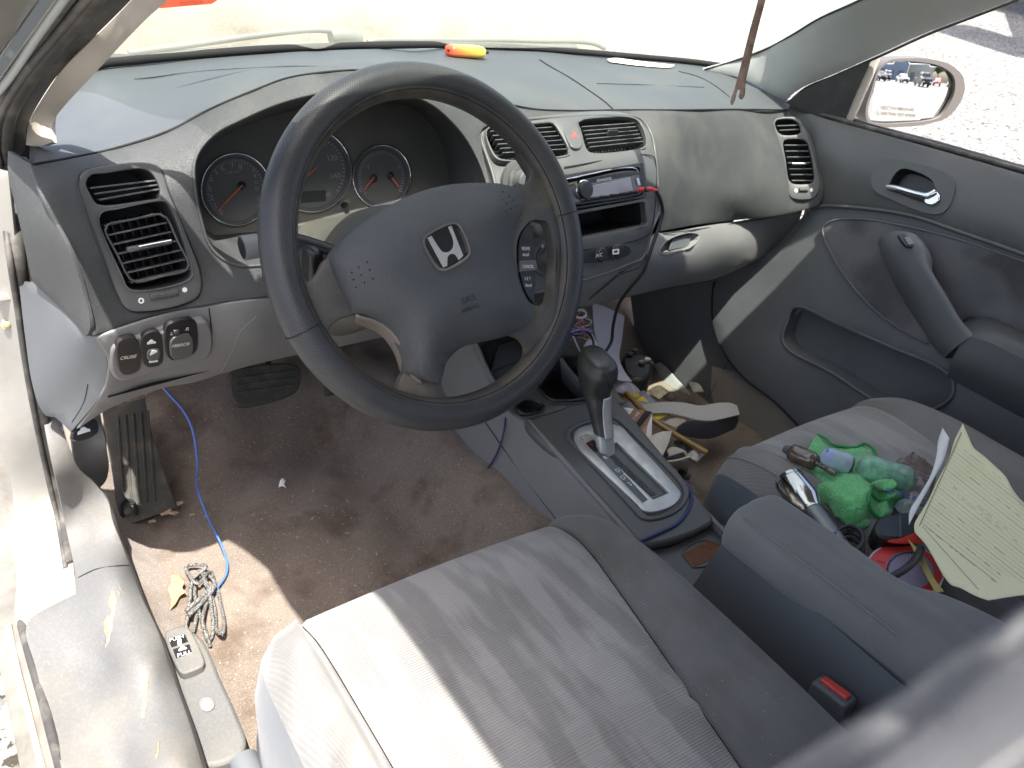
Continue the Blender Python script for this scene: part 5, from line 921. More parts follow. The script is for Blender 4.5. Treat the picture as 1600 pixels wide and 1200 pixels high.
tube('wiper_arm', [wsb(574, 66), wsb(590, 63), wsb(700, 62), wsb(830, 64), wsb(925, 68), wsb(945, 76)], .0045, mw, cw); tube('wiper_blade', [wsb(600, 71), wsb(750, 69), wsb(900, 74)], .005, mw, cw)
loft('cowl', [[V(-.70, .50, .90), V(-.4, .66, .93), V(0, .72, .945), (.4, .70, .95), (.72, .56, .93)], [V(-.76, .62, .86), V(-.4, .82, .90), V(0, .88, .90), (.4, .84, .90), (.76, .66, .86)]], mat('cowl plastic', (.05, .05, .05), .7), bd, nu=30, nv=6)
loft('hood', [[V(-.76, .62, .86), V(-.4, .82, .90), V(0, .88, .90), (.4, .84, .90), (.76, .66, .86)], [V(-.76, 1.1, .82), V(-.4, 1.25, .86), V(0, 1.28, .86), (.4, 1.25, .86), (.76, 1.1, .82)], [V(-.70, 1.75, .62), V(-.4, 1.85, .66), V(0, 1.9, .67), (.4, 1.85, .66), (.70, 1.75, .62)]], M['paint'], bd, nu=30, nv=16, thick=-.01)
stk = thing('inspection_sticker', 'orange red sticker on the upper left of the windscreen', 'sticker', U(300, 0, 'y', .30))
GL_n = V(0, -.42, -.9); GL_n /= np.linalg.norm(GL_n)
SP_ = (U(300, 0, 'y', .36), V(-.05, -.8, -.2)/np.linalg.norm([-.05, -.8, -.2])); SP_ = (SP_[0], -SP_[1] if np.dot(SP_[1], CAM-SP_[0]) < 0 else SP_[1])
prism('sticker_sheet', [(248, 13, 'c'), (330, 6, 'c'), (345, -4, 'c'), (380, -60, 'c'), (290, -60, 'c')], SP_, 0, .0006, mat('orange sticker', (.75, .13, .06), .5), stk, bevel=0); text('lettering', 'ZVLTVVIA 20', 298, 3, SP_, (1, -.06), 4.5, mat('sticker print', (.5, .07, .03), .6), stk, off=.001)
# roof, rails and rear shell
def roofpanel():
    ys = np.linspace(-.085, -1.75, 16); rows = []
    for y in ys:
        z = 1.385-.02*((y+.9)/.8)**2*1.; w = .60
        rows.append([V(-w-.02, y-.03, z-.055), V(-w+.05, y-.01, z-.02), V(-.3, y+.02, z), V(0, y+.04, z+.008), V(.3, y+.02, z), V(w-.05, y-.01, z-.02), V(w+.02, y-.03, z-.055)])
    loft('roof', rows, M['paint'], bd, nu=30, nv=20, thick=.03)
roofpanel()
tube('roof_rail', [U(352, -130, 'x', -.612), U(440, -250, 'x', -.622), U(540, -400, 'x', -.618), V(-.610, -.22, 1.325), V(-.612, -.6, 1.345), V(-.612, -1.2, 1.34), V(-.60, -1.7, 1.27)], .03, M['paint'], bd, seg=10); tube('roof_rail', [U(1760, -170, 'x', .62), V(.62, -.14, 1.315), V(.612, -.27, 1.335), V(.612, -.6, 1.345), V(.612, -1.2, 1.34), V(.60, -1.7, 1.27)], .03, M['paint'], bd, seg=10)
for s in (-1, 1):
    tube('door_pillar', [V(s*.615, -.82, 1.33), V(s*.68, -.84, 1.0), V(s*.73, -.86, .7), V(s*.74, -.86, .25)], .045, M['paint'], bd, seg=10)
    loft('rear_quarter', [[V(s*.80, -.86, .90), V(s*.80, -1.5, .93), V(s*.76, -2.0, .95), V(s*.66, -2.5, .93)], [V(s*.845, -.86, .70), V(s*.85, -1.5, .72), V(s*.82, -2.0, .72), V(s*.72, -2.5, .70)], [V(s*.82, -.86, .25), V(s*.83, -1.5, .27), V(s*.80, -2.0, .3), V(s*.72, -2.5, .32)]], M['paint'], bd, nu=24, nv=12)
    loft('rear_pillar', [[V(s*.612, -1.55, 1.32), V(s*.60, -1.75, 1.27)], [V(s*.76, -1.85, .95), V(s*.72, -2.15, .95)]], M['paint'], bd, nu=6, nv=8, thick=.03)
box('rear_bulkhead', (0, -1.62, .60), (1.40, .12, .80), FS, bd, bevel=.05); box('trunk_deck', (0, -2.15, .93), (1.40, .75, .03), M['paint'], bd); box('tail_panel', (0, -2.52, .62), (1.42, .04, .6), M['paint'], bd)
box('rocker', (.715, -.30, .30), (.10, 1.5, .15), M['paint'], bd, bevel=.02); box('underbody', (0, -.9, .235), (1.36, 3.3, .03), M['black'], bd)
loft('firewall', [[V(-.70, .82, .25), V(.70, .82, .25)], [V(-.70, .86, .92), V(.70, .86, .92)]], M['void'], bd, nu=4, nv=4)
box('outer_fender', (-.80, 1.05, .60), (.06, .9, .42), M['paint'], bd, bevel=.02); box('outer_fender', (.80, 1.05, .60), (.06, .9, .42), M['paint'], bd, bevel=.02)
# ================================================================= PASSENGER DOOR
pdr = thing('passenger_door', 'closed grey passenger door with cloth panel, pull handle and open window', 'car door', (.70, 0, .3))
dC = [(1225, 200, 'x', .702), (1236, 290, 'x', .696), (1262, 178, 'x', .690), (1330, 195, 'x', .705), (1450, 228, 'x', .71), (1600, 272, 'x', .715), (1270, 240, 'x', .672), (1300, 260, 'x', .672), (1400, 300, 'x', .668), (1600, 370, 'x', .664), (1345, 325, 'x', .672), (1500, 362, 'x', .668), (1440, 250, 'x', .690), (1600, 300, 'x', .692),
 (1250, 400, 'x', .675), (1350, 430, 'x', .680), (1500, 450, 'x', .680), (1600, 470, 'x', .680), (1220, 480, 'x', .672), (1400, 560, 'x', .668), (1300, 600, 'x', .668), (1200, 590, 'x', .655), (1500, 640, 'x', .665), (1600, 640, 'x', .665), (1160, 620, 'x', .655), (1115, 520, 'x', .652), (1130, 460, 'x', .660), (1600, 720, 'x', .665), (1760, 420, 'x', .68), (1760, 700, 'x', .665), (1760, 330, 'x', .715)]
beltO = [(1262, 176), (1318, 192), (1330, 196), (1450, 228), (1600, 271), (1760, 318)]
upO = [(1225, 158, 'c'), (1262, 176), (1318, 193), (1330, 196), (1450, 229), (1600, 272), (1800, 332, 'c'), (1800, 470, 'c'), (1600, 397), (1500, 362), (1425, 337), (1345, 325), (1290, 322), (1270, 325, 'c'), (1240, 325, 'c'), (1236, 290), (1232, 240), (1222, 200)]
handlecut = [(1400, 272), (1412, 264), (1455, 280), (1462, 292), (1468, 310), (1460, 320), (1402, 302), (1390, 297), (1392, 285)]
up_d = sheet('upper_trim', upO, dC, M['panel'], pdr, holes=[handlecut], gap=15, thick=.004, bevel=.002); DD = Depth(dC)
clo = [(1290, 372), (1288, 356), (1300, 346), (1345, 342), (1410, 352), (1500, 374), (1600, 408), (1800, 480, 'c'), (1800, 640, 'c'), (1700, 570), (1600, 533), (1555, 503), (1515, 496, 'c'), (1480, 520), (1450, 536, 'c'), (1400, 508), (1360, 476), (1325, 435), (1303, 400)]
pocket = [(1224, 530), (1232, 500), (1240, 482), (1252, 480), (1300, 502), (1400, 545), (1470, 575), (1490, 595), (1489, 618), (1470, 635), (1430, 645), (1380, 632), (1300, 582), (1232, 545)]
lowO = [(1270, 326, 'c'), (1290, 323), (1345, 326), (1425, 338), (1500, 363), (1600, 398), (1800, 470, 'c'), (1800, 950, 'c'), (1500, 900, 'c'), (1350, 760), (1250, 670, 'c'), (1210, 628), (1160, 588), (1128, 545), (1114, 502), (1113, 465), (1122, 430, 'c'), (1190, 400), (1235, 375), (1256, 350)]
low_d = sheet('lower_trim', lowO, dC, M['door'], pdr, holes=[pocket], gap=18, thick=.004, bevel=.002)
mcl = fabric('door cloth', (.125, .123, .128), .0017, .9, blotch=.26, rib=.08, stain=(.17, .165, .165))
sheet('cloth_panel', clo, lambda P: DD(P)+V(-.004, 0, 0), mcl, pdr, gap=16, thick=.003, bevel=.002)
tube('seam', [DD([p])[0]+V(-.0045, 0, 0) for p in [(1450, 536), (1400, 508), (1360, 476), (1325, 435), (1303, 400), (1290, 372), (1288, 356), (1300, 346), (1345, 342), (1410, 352), (1500, 374), (1600, 408), (1700, 443)]], .0018, M['door'], pdr, seg=8)
tube('trim_edge', [DD([p])[0]+V(-.003, 0, 0) for p in [(1270, 325), (1290, 322), (1345, 325), (1425, 337), (1500, 362), (1600, 397), (1760, 455)]], .004, M['panel'], pdr, seg=8)
tube('pocket_rim', [DD([p])[0]+V(-.002, 0, 0) for p in pocket], .0035, M['door'], pdr, closed=True)
pk_ = Depth([(c[0], c[1], 'x', c[3]+.05) for c in dC if c[2] == 'x']); sheet('pocket_back', [(p[0]+(3 if p[0] > 1350 else -8), p[1]+(-6 if p[1] < 560 else 8)) for p in pocket], pk_, M['door'], pdr, gap=16)
chamber('pocket_wall', pocket, (U(1360, 560, 'x', .667), V(-1, 0, 0)), .045, M['door'], pdr, 1.)
DP = (DD([(1430, 295)])[0], None); q = [DD([p])[0] for p in ((1400, 272), (1465, 290), (1400, 302))]; n_ = np.cross(q[1]-q[0], q[2]-q[0]); n_ /= np.linalg.norm(n_); n_ = n_ if n_@(CAM-q[0]) > 0 else -n_; DPL = (q[0], n_)
bez = [(1372, 262), (1380, 250), (1400, 250), (1455, 262), (1485, 275), (1493, 290), (1485, 322), (1472, 334), (1450, 334), (1400, 315), (1368, 298), (1362, 282)]
hb_ = ring('handle_bezel', bez, handlecut, shift(DPL, .0005), -.004, .003, M['panel'], pdr, bevel=.0015); chamber('handle_cup', handlecut, DPL, .022, M['black'], pdr, .85)
tube('door_handle', [UPL(1388, 292, shift(DPL, .006)), UPL(1400, 294, shift(DPL, .012)), UPL(1432, 303, shift(DPL, .012)), UPL(1450, 306, shift(DPL, .012)), UPL(1462, 300, shift(DPL, .008))], lambda t: .0055+.003*max(0, t-.6), M['chrome'], pdr, seg=14)
prism('lock_knob', [(1448, 306), (1466, 300), (1470, 314), (1458, 322), (1446, 318)], shift(DPL, .004), -.004, .006, M['chrome'], pdr, bevel=.002)
# armrest pull
def prow(a, b, xa, xb, h): pass
pull = [[(1374, 374, .672), (1372, 380, .645), (1378, 370, .622), (1398, 361, .618), (1427, 365, .622), (1442, 376, .640), (1446, 386, .672)],
        [(1384, 412, .672), (1382, 408, .640), (1390, 394, .615), (1410, 383, .610), (1440, 385, .615), (1456, 402, .640), (1455, 424, .672)],
        [(1402, 452, .672), (1404, 444, .640), (1413, 428, .612), (1428, 414, .608), (1444, 410, .610), (1456, 420, .630), (1455, 436, .672)],
        [(1430, 498, .672), (1432, 488, .638), (1440, 472, .612), (1455, 458, .606), (1470, 453, .608), (1480, 462, .630), (1478, 474, .672)],
        [(1462, 538, .672), (1458, 540, .640), (1466, 525, .612), (1482, 510, .604), (1498, 500, .606), (1508, 508, .630), (1503, 516, .672)],
        [(1490, 560, .672), (1478, 560, .640), (1486, 550, .612), (1500, 538, .603), (1518, 526, .606), (1530, 528, .630), (1520, 530, .672)]]
loft('door_pull', [[U(x, y, 'x', xx) for x, y, xx in r] for r in pull], M['door'], pdr, nu=50, nv=60)
loft('armrest_top', [[U(1515, 500, 'x', .665), U(1545, 497, 'x', .665), U(1600, 520, 'x', .665), U(1760, 590, 'x', .665)], [U(1500, 512, 'x', .63), U(1545, 515, 'x', .62), U(1600, 540, 'x', .61), U(1760, 612, 'x', .61)], [U(1508, 525, 'x', .606), U(1545, 535, 'x', .60), U(1600, 562, 'x', .598), U(1760, 636, 'x', .595)]], M['panel'], pdr, nu=40, nv=16)
loft('armrest_front', [[U(1508, 525, 'x', .606), U(1545, 535, 'x', .60), U(1600, 562, 'x', .598), U(1760, 636, 'x', .595)], [U(1490, 560, 'x', .615), U(1545, 580, 'x', .61), U(1600, 610, 'x', .61), U(1760, 690, 'x', .61)], [U(1480, 590, 'x', .665), U(1545, 625, 'x', .665), U(1600, 655, 'x', .665), U(1760, 740, 'x', .665)]], M['door'], pdr, nu=40, nv=16)
SWP = (U(1415, 377, 'x', .607), V(-.35, -.35, .87)/np.linalg.norm([-.35, -.35, .87])); sw = prism('window_switch', [(1403, 368, 'c'), (1424, 366), (1436, 384, 'c'), (1418, 386)], SWP, -.004, .0015, M['black'], pdr); prism('switch_key', [(1412, 373, 'c'), (1424, 371, 'c'), (1430, 383, 'c'), (1419, 385, 'c')], SWP, 0, .004, M['lower'], sw, bevel=.001)
# belt line seal and outer skin
tube('belt_seal', [DD([p])[0]+V(.006, 0, .003) for p in beltO], .0045, M['rubber'], pdr, seg=8)
tube('belt_seal', [DD([p])[0]+V(.014, 0, .001) for p in beltO], .0035, M['black'], pdr, seg=8)
bl = [DD([p])[0] for p in beltO]
bl = [V(.73, .34, .965)]+[V(.732, p[1], p[2]) for p in bl]+[V(.735, -.86, .955)]
loft('outer_skin', [bl, [V(.815, p[1], p[2]-.05) for p in bl], [V(.850, p[1], .72) for p in bl], [V(.845, p[1], .5) for p in bl], [V(.82, p[1], .27) for p in bl]], M['paint'], pdr, nu=30, nv=20)
tube('outer_belt_trim', [p+V(.006, 0, .004) for p in bl], .005, M['black'], pdr, seg=8)
# sail triangle, kick area, mirror
TRI = (U(1300, 150, 'x', .700), None); q = [U(1232, 161, 'x', .680), U(1362, 92, 'x', .715), U(1318, 192, 'x', .712)]; n_ = np.cross(q[1]-q[0], q[2]-q[0]); n_ /= np.linalg.norm(n_); n_ = n_ if n_@(CAM-q[0]) > 0 else -n_; TRP = (q[0], n_)
prism('sail_cover', [(1228, 160, 'c'), (1262, 138), (1300, 120), (1362, 93, 'c'), (1340, 140), (1318, 193, 'c'), (1290, 186), (1258, 176)], TRP, -.006, .003, M['black'], pdr)
prism('sail_frame', [(1352, 96, 'c'), (1378, 84, 'c'), (1352, 145), (1332, 188), (1324, 196, 'c'), (1314, 191, 'c'), (1335, 140)], shift(TRP, -.006), -.012, .002, M['beige'], pdr, bevel=.003)
hp = thing('footwell_side_trim', 'rounded blue grey hinge pillar trim lit by a bright sunny strip in the passenger footwell', 'side trim', (.66, .45, .4))
hC = [(915, 480, 'y', .72), (985, 465, 'x', .66), (1090, 445, 'x', .672), (1250, 380, 'x', .69), (1200, 480, 'x', .682), (1115, 510, 'x', .668), (1030, 570, 'x', .660), (1010, 520, 'x', .665), (1080, 620, 'x', .662), (1100, 670, 'x', .66), (1060, 560, 'x', .658), (1060, 500, 'x', .668), (1140, 560, 'x', .670), (1170, 640, 'x', .672), (1150, 450, 'x', .676)]
sheet('kick_panel', [(985, 462, 'c'), (1037, 450), (1120, 434), (1200, 396), (1262, 330, 'c'), (1300, 400), (1260, 480, 'c'), (1200, 530), (1185, 600), (1230, 690, 'c'), (1160, 700), (1105, 680, 'c'), (1060, 620), (1035, 585), (1015, 560), (995, 540, 'c')], hC[1:], M['door'], hp, gap=14, thick=.004)
HD = Depth(hC[1:])
tube('seam', [DD([p])[0]+V(.001, 0, 0) for p in [(1116, 440), (1113, 465), (1114, 502), (1128, 545), (1160, 588), (1210, 628), (1250, 668)]], .003, M['seam'], hp, seg=6)
tube('seam', [HD([p])[0]+V(-.001, 0, 0) for p in [(1142, 560), (1126, 585), (1113, 612), (1105, 625)]], .0006, M['seam'], hp, seg=6)
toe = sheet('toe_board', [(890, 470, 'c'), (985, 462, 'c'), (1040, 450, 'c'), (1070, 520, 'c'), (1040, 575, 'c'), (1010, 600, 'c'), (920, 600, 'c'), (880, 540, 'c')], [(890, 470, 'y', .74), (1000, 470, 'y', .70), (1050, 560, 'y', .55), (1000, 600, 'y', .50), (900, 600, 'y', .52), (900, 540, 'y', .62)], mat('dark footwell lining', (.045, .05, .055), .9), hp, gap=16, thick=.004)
sheet('sill_strip', [(1022, 570, 'c'), (1030, 566), (1060, 595), (1100, 640), (1170, 690), (1130, 720, 'c'), (1080, 660), (1042, 615)], [(1022, 570, 'x', .640), (1060, 600, 'x', .645), (1150, 690, 'x', .63), (1100, 660, 'x', .63)], mat('pale sill strip', (.34, .36, .34), .5), hp, gap=10, thick=.004)
mr_ = thing('side_mirror', 'white shelled passenger side mirror showing parked vehicles behind the car', 'side mirror', (.84, .2, .95))
dm = ray(1425, 122); dm /= np.linalg.norm(dm); rf = V(.16, -1, -.036); rf /= np.linalg.norm(rf); mn = rf-dm; mn /= np.linalg.norm(mn)
MC = U(1425, 145, 'x', .870); MPL = (MC, mn)
mo = [(1351, 175), (1360, 140), (1374, 104), (1392, 93), (1420, 91), (1452, 92), (1482, 100), (1502, 117), (1506, 140), (1496, 165), (1478, 184), (1450, 193), (1425, 197), (1372, 198), (1356, 192)]
mg = [(1355, 172), (1364, 138), (1376, 106), (1392, 97), (1438, 97), (1470, 104), (1488, 118), (1491, 138), (1482, 163), (1466, 183), (1444, 189), (1424, 191), (1370, 192), (1358, 186)]
hs = ring('mirror_frame', mo, mg, MPL, -.035, .004, mat('taupe mirror rim', (.12, .108, .098), .5), mr_, bevel=.002, n=140)
MA = [UPL(*p, MPL) for p in outline(mo, 6)]; mcn = np.mean(MA, 0); loft('mirror_shell', [[mcn+(p-mcn)*s-mn*d for p in MA+[MA[0]]] for d, s in ((.03, 1.), (.06, .97), (.085, .85), (.10, .6), (.105, .05))], M['paint'], mr_, nu=60, nv=20)
Rm = 1.35
def mmap(P):
    out = []
    for p in np.atleast_2d(P):
        w = UPL(p[0], p[1], MPL); d = w-mcn; d = d-mn*(d@mn); out.append(w-mn*((d@d)/(2*Rm)+.003))
    return np.array(out)
msil = mat('mirror silvering', (.92, .92, .90), .015, metal=1); sheet('mirror_glass', [(1424+(p[0]-1424)*1.02, 145+(p[1]-145)*1.02) for p in mg], mmap, msil, mr_, gap=5, step=4, thick=.002, bevel=0)
tube('mirror_edge', list(mmap(outline(mg, 4))+mn*.0012), .0014, M['black'], mr_, seg=6, closed=True)
mtx = mat('mirror print', (.12, .10, .07), .6)
text('lettering', 'OBJECTS IN MIRROR ARE', 1404, 171, MPL, (1, .07), 5, mtx, mr_, off=-.0015, wide=.78); text('lettering', 'CLOSER THAN THEY APPEAR', 1402, 180, MPL, (1, .07), 5, mtx, mr_, off=-.0022, wide=.78)
tube('mirror_arm', [V(.735, .33, .955), V(.77, .32, .955), mcn-mn*.075-V(.05, 0, .03)], lambda t: .014+.008*t, M['paint'], mr_, seg=14)
# ================================================================= LOOSE THINGS
vp = thing('vape', 'small orange to yellow vape with black mouthpiece on top of the dashboard', 'vape', PD([(712, 88)])[0])
mv = mat('orange vape shell', (.80, .16, .05), .3, coat=.5); nt = mv.node_tree; N = nt.nodes; L = nt.links; tcv = N.new('ShaderNodeTexCoord'); spv = N.new('ShaderNodeSeparateXYZ'); L.new(tcv.outputs['Object'], spv.inputs[0])
va = PD([(690, 86)])[0]+V(0, -.02, .010); vb = PD([(742, 88)])[0]+V(0, -.02, .010)
rv_ = N.new('ShaderNodeMapRange'); rv_.inputs[1].default_value = float(va[0]); rv_.inputs[2].default_value = float(vb[0]); L.new(spv.outputs[0], rv_.inputs[0]); mxv = N.new('ShaderNodeMix'); mxv.data_type = 'RGBA'; L.new(rv_.outputs[0], mxv.inputs[0]); mxv.inputs[6].default_value = (.80, .10, .04, 1); mxv.inputs[7].default_value = (.85, .65, .08, 1); L.new(mxv.outputs[2], N['Principled BSDF'].inputs['Base Color'])
vd = (vb-va)/np.linalg.norm(vb-va); vs_ = np.cross([0, 0, 1.], vd); vs_ /= np.linalg.norm(vs_); vu = np.cross(vd, vs_)
def vsec(c, a, b, n=20): return [c+vs_*a*math.copysign(abs(math.cos(t))**.6, math.cos(t))+vu*b*math.copysign(abs(math.sin(t))**.7, math.sin(t)) for t in np.linspace(0, 2*math.pi, n)]
loft('shell', [vsec(va-vd*.001, .002, .002), vsec(va, .010, .007), vsec(va+vd*.004, .0125, .0088), vsec((va+vb)/2, .013, .0095), vsec(vb-vd*.004, .0125, .0085), vsec(vb, .009, .006)], mv, vp, nu=40, nv=30)
loft('mouthpiece', [vsec(vb-vd*.001, .0085, .0058), vsec(vb+vd*.005, .006, .0035), vsec(vb+vd*.012, .0045, .0022), vsec(vb+vd*.0125, .001, .001)], M['black'], vp, nu=30, nv=10); box('charge_port', va-vd*.0008, (.0006, .007, .002), M['seam'], vp, axes=(vd, vs_, vu), bevel=0)
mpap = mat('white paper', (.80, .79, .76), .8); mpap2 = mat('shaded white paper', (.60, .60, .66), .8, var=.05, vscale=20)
sl_ = sheet('paper_slip', [(948, 95, 'c'), (960, 93), (1000, 98), (1054, 104, 'c'), (1050, 107), (1000, 105), (952, 99, 'c')], lambda P: PD(P)+V(0, 0, .003), mpap, None, gap=8, thick=.0005, bevel=0); tag(sl_, 'white paper slip lying on the dashboard at the foot of the windscreen', 'paper')
rm = thing('rear_view_mirror', 'interior rear view mirror hanging above the dashboard out of the picture top', 'mirror', (.02, 0, 1.29)); box('mirror_housing', (.02, -.01, 1.275), (.24, .02, .06), M['black'], rm, bevel=.008); tube('mirror_stem', [V(.02, .0, 1.28), V(.02, .04, 1.325), V(.02, .05, 1.36)], .008, M['black'], rm)
hg = thing('hanging_strap', 'thin worn brown strap with a split tail hanging in front of the windscreen', 'strap', U(1165, 90, 'x', .05))
ms = mat('worn brown leather', (.20, .13, .10), .8, bump=.0006, bscale=220, dirt=(.42, .33, .28), dscale=60, damt=.8, var=.4, vscale=70)
X0 = .05
sheet('strap_body', [(1190, -30, 'c'), (1202, -30, 'c'), (1196, 0), (1188, 30), (1178, 70), (1170, 105), (1165, 128), (1163, 150), (1158, 156), (1154, 153), (1156, 140), (1153, 140), (1148, 157), (1143, 165), (1141, 160), (1147, 140), (1155, 112), (1163, 80), (1172, 45), (1183, 5)], [(1190, 0, 'x', X0), (1150, 150, 'x', X0), (1165, 90, 'x', X0+.004), (1200, -20, 'x', X0+.001)], ms, hg, gap=7, step=5, thick=.0022, bevel=.0006)
tube('cord_loop', [U(1196, -28, 'x', X0), U(1197, -60, 'x', X0)+V(0, .0, .02), V(.03, 0, 1.25)], .0015, ms, hg, seg=6)
cab = mat('black cable', (.018, .018, .02), .45); navy = mat('navy wire', (.022, .022, .11), .45); blue = mat('blue wire', (.09, .19, .60), .4)
ac = thing('audio_cable', 'black cable with red and black plug looping down from the radio', 'cable', U(1003, 297, 'y', .145))
tube('plug', [U(998, 298, 'y', .150), U(1004, 296, 'y', .140), U(1014, 295, 'y', .132), U(1026, 298, 'y', .130)], lambda t: .0036-.001*t, mat('red rubber', (.55, .05, .05), .45), ac, seg=12); tube('plug_band', [U(1008, 295.5, 'y', .137), U(1012, 295, 'y', .1335)], .0044, M['black'], ac, seg=12)
tube('cord', [U(1024, 297, 'y', .130), U(1032, 312, 'y', .132), U(1035, 335, 'y', .135), U(1026, 365, 'y', .130), U(1016, 395, 'y', .125), U(1005, 425, 'y', .13), U(985, 450, 'y', .15), U(966, 478, 'y', .18), U(958, 510, 'y', .19), U(955, 535, 'y', .19), U(942, 556, 'y', .18), U(925, 590, 'y', .20)], .0028, cab, ac)
tube('thin_cord', [U(1012, 398, 'y', .13), U(1000, 415, 'y', .132), U(968, 428, 'y', .14)], .0022, cab, ac)
c2 = thing('thin_cable', 'thin black cable crossing the lower dashboard below the A/C button', 'cable', U(940, 450, 'y', .17)); tube('cord', [U(966, 430, 'y', .15), U(945, 448, 'y', .16), U(925, 464, 'y', .17), U(905, 480, 'y', .19)], .0013, cab, c2)
wb = thing('wire_bundle', 'loose tangle of coloured wires and a coil hanging under the centre stack', 'wires', U(905, 510, 'y', .22))
cols = [mat('wire %s' % n, c, .5) for n, c in (('yellow', (.55, .4, .1)), ('violet', (.25, .2, .5)), ('grey', (.3, .3, .32)), ('red', (.5, .1, .06)), ('white', (.6, .58, .5)), ('navy', (.03, .04, .15)))]
for i, m_ in enumerate(cols*2):
    p = [U(895+random.uniform(0, 22), 488+random.uniform(0, 8), 'y', .24)]
    for j in range(4): p.append(U(888+random.uniform(0, 36), 500+j*9+random.uniform(-6, 6), 'y', .22+random.uniform(-.02, .02)))
    tube('wire', p, .0013, m_, wb, seg=6)
tube('wire', [U(888, 520, 'y', .20), U(905, 515, 'y', .195), U(925, 518, 'y', .20)], .002, cols[1], wb); tube('coil', [U(907+9*math.cos(t), 492+6*math.sin(t)-t*.15, 'y', .20) for t in np.linspace(0, 18, 60)], .0014, cols[4], wb, seg=6)
tube('wire', [U(895, 525, 'y', .20), U(903, 542, 'y', .19), U(912, 562, 'y', .18)], .0018, cols[2], wb); tube('wire', [U(915, 515, 'y', .20), U(926, 530, 'y', .195), U(928, 552, 'y', .18), U(929, 562, 'y', .17)], .0022, cab, wb)
bw = thing('blue_wire', 'bright blue wire dropping from under the dash onto the carpet', 'wire', U(309, 770, 'z', .33))
tube('wire', [U(250, 600, 'y', .26), U(262, 614, 'y', .27), U(285, 640, 'y', .30), U(300, 670, 'y', .33), U(308, 720, 'y', .37), U(309, 768, 'z', .315), U(325, 810, 'z', .285), U(345, 850, 'z', .281), U(355, 882, 'z', .281), U(352, 900, 'z', .282), U(338, 920, 'z', .285), U(320, 945, 'z', .285)], .0018, blue, bw, seg=8)
nw = thing('navy_wire', 'thin navy wire hanging beside the console and trailing over the carpet', 'wire', U(725, 775, 'z', .33))
tube('wire', [U(791, 645, 'x', -.080), U(787, 675, 'x', -.098), U(778, 705, 'x', -.105), U(760, 735, 'x', -.112), U(725, 772, 'z', .345), U(700, 800, 'z', .312), U(695, 825, 'z', .293), U(704, 850, 'z', .285), U(720, 870, 'z', .282)], .0016, navy, nw, seg=8)
nw2 = thing('navy_wire', 'short navy wire curling round the rear end of the shift gate', 'wire', U(1070, 808, TP[0] is None and 'z' or 'z', .47))
tube('wire', [UPL(*p, shift(TP, .003)) for p in [(1000, 846), (1030, 833), (1060, 817), (1076, 796), (1081, 775), (1074, 757)]], .0024, mat('navy wire sleeve', (.025, .03, .13), .4), nw2, seg=8)
# braided cord bundle
br = mat('braided cord', (.05, .05, .05), .8); nt = br.node_tree; N = nt.nodes; L = nt.links; chk = N.new('ShaderNodeTexVoronoi'); chk.inputs['Scale'].default_value = 1300; tcb = N.new('ShaderNodeTexCoord'); L.new(tcb.outputs['Object'], chk.inputs[0]); rmp = N.new('ShaderNodeMath'); rmp.operation = 'GREATER_THAN'; rmp.inputs[1].default_value = .5; sepc = N.new('ShaderNodeSeparateColor'); L.new(chk.outputs['Color'], sepc.inputs[0]); L.new(sepc.outputs[0], rmp.inputs[0]); mxb = N.new('ShaderNodeMix'); mxb.data_type = 'RGBA'; L.new(rmp.outputs[0], mxb.inputs[0]); mxb.inputs[6].default_value = (.02, .02, .02, 1); mxb.inputs[7].default_value = (.24, .235, .22, 1); L.new(mxb.outputs[2], N['Principled BSDF'].inputs['Base Color'])
bc_ = thing('braided_cord', 'bundled black and white braided cord lying on the sunlit carpet', 'cord', U(318, 940, 'z', .28))
pts = []
loops = [(291, 886, 322, 882), (300, 990, 345, 985), (296, 960, 350, 940)]
cpath = [(292, 975), (296, 940), (302, 905), (322, 885), (300, 883), (290, 886), (296, 900), (308, 912), (325, 900), (335, 912), (322, 930), (300, 950), (290, 980), (300, 988), (308, 960), (320, 930), (336, 915), (345, 945), (350, 975), (347, 990), (338, 985), (336, 955), (328, 925), (318, 905), (330, 895), (334, 920), (322, 945), (316, 975), (326, 1002), (332, 990), (330, 950), (324, 915), (310, 892), (304, 925), (312, 960), (322, 990), (328, 1010)]
tube('cord', [U(x, y, 'z', .281+.004*(i % 4)+.003*math.sin(i*1.7)) for i, (x, y) in enumerate(cpath)], .0027, br, bc_, seg=8, step=.004)
tube('cord_tie', [U(x, y, 'z', .296) for x, y in [(290, 955), (300, 946), (318, 930), (335, 915), (330, 925), (312, 945), (295, 962)]], .0030, br, bc_, seg=8, step=.004)
# leaf, crumbs
lm = mat('dry leaf', (.48, .30, .14), .8, bump=.0008, bscale=200, var=.3, vscale=120)
lf = sheet('dry_leaf', [(262, 918, 'c'), (268, 910), (266, 900, 'c'), (276, 897), (282, 903, 'c'), (288, 910), (284, 918), (290, 925, 'c'), (280, 932), (275, 942), (265, 953, 'c'), (268, 938), (265, 928)], [(262, 918, 'z', .285), (285, 905, 'z', .288), (275, 925, 'z', .280), (265, 953, 'z', .286), (288, 925, 'z', .286)], lm, None, gap=6, step=4, thick=.0005, bevel=0); tag(lf, 'curled dry tan leaf on the carpet left of the braided cord', 'leaf')
def pebble(name, x, y, z, r, m, label, cat, group=None, flat=.5):
    bm = bmesh.new(); bmesh.ops.create_icosphere(bm, subdivisions=2, radius=1)
    for v in bm.verts:
        k = 1+.35*math.sin(v.co.x*5+x)+.2*math.sin(v.co.y*7+y); v.co = Vector(U(x, y, 'z', z))+Vector((v.co.x*r*k, v.co.y*r*.7*k, v.co.z*r*flat))
    me = bpy.data.meshes.new(name); bm.to_mesh(me); bm.free(); return tag(link(name, me, m), label, cat, group)
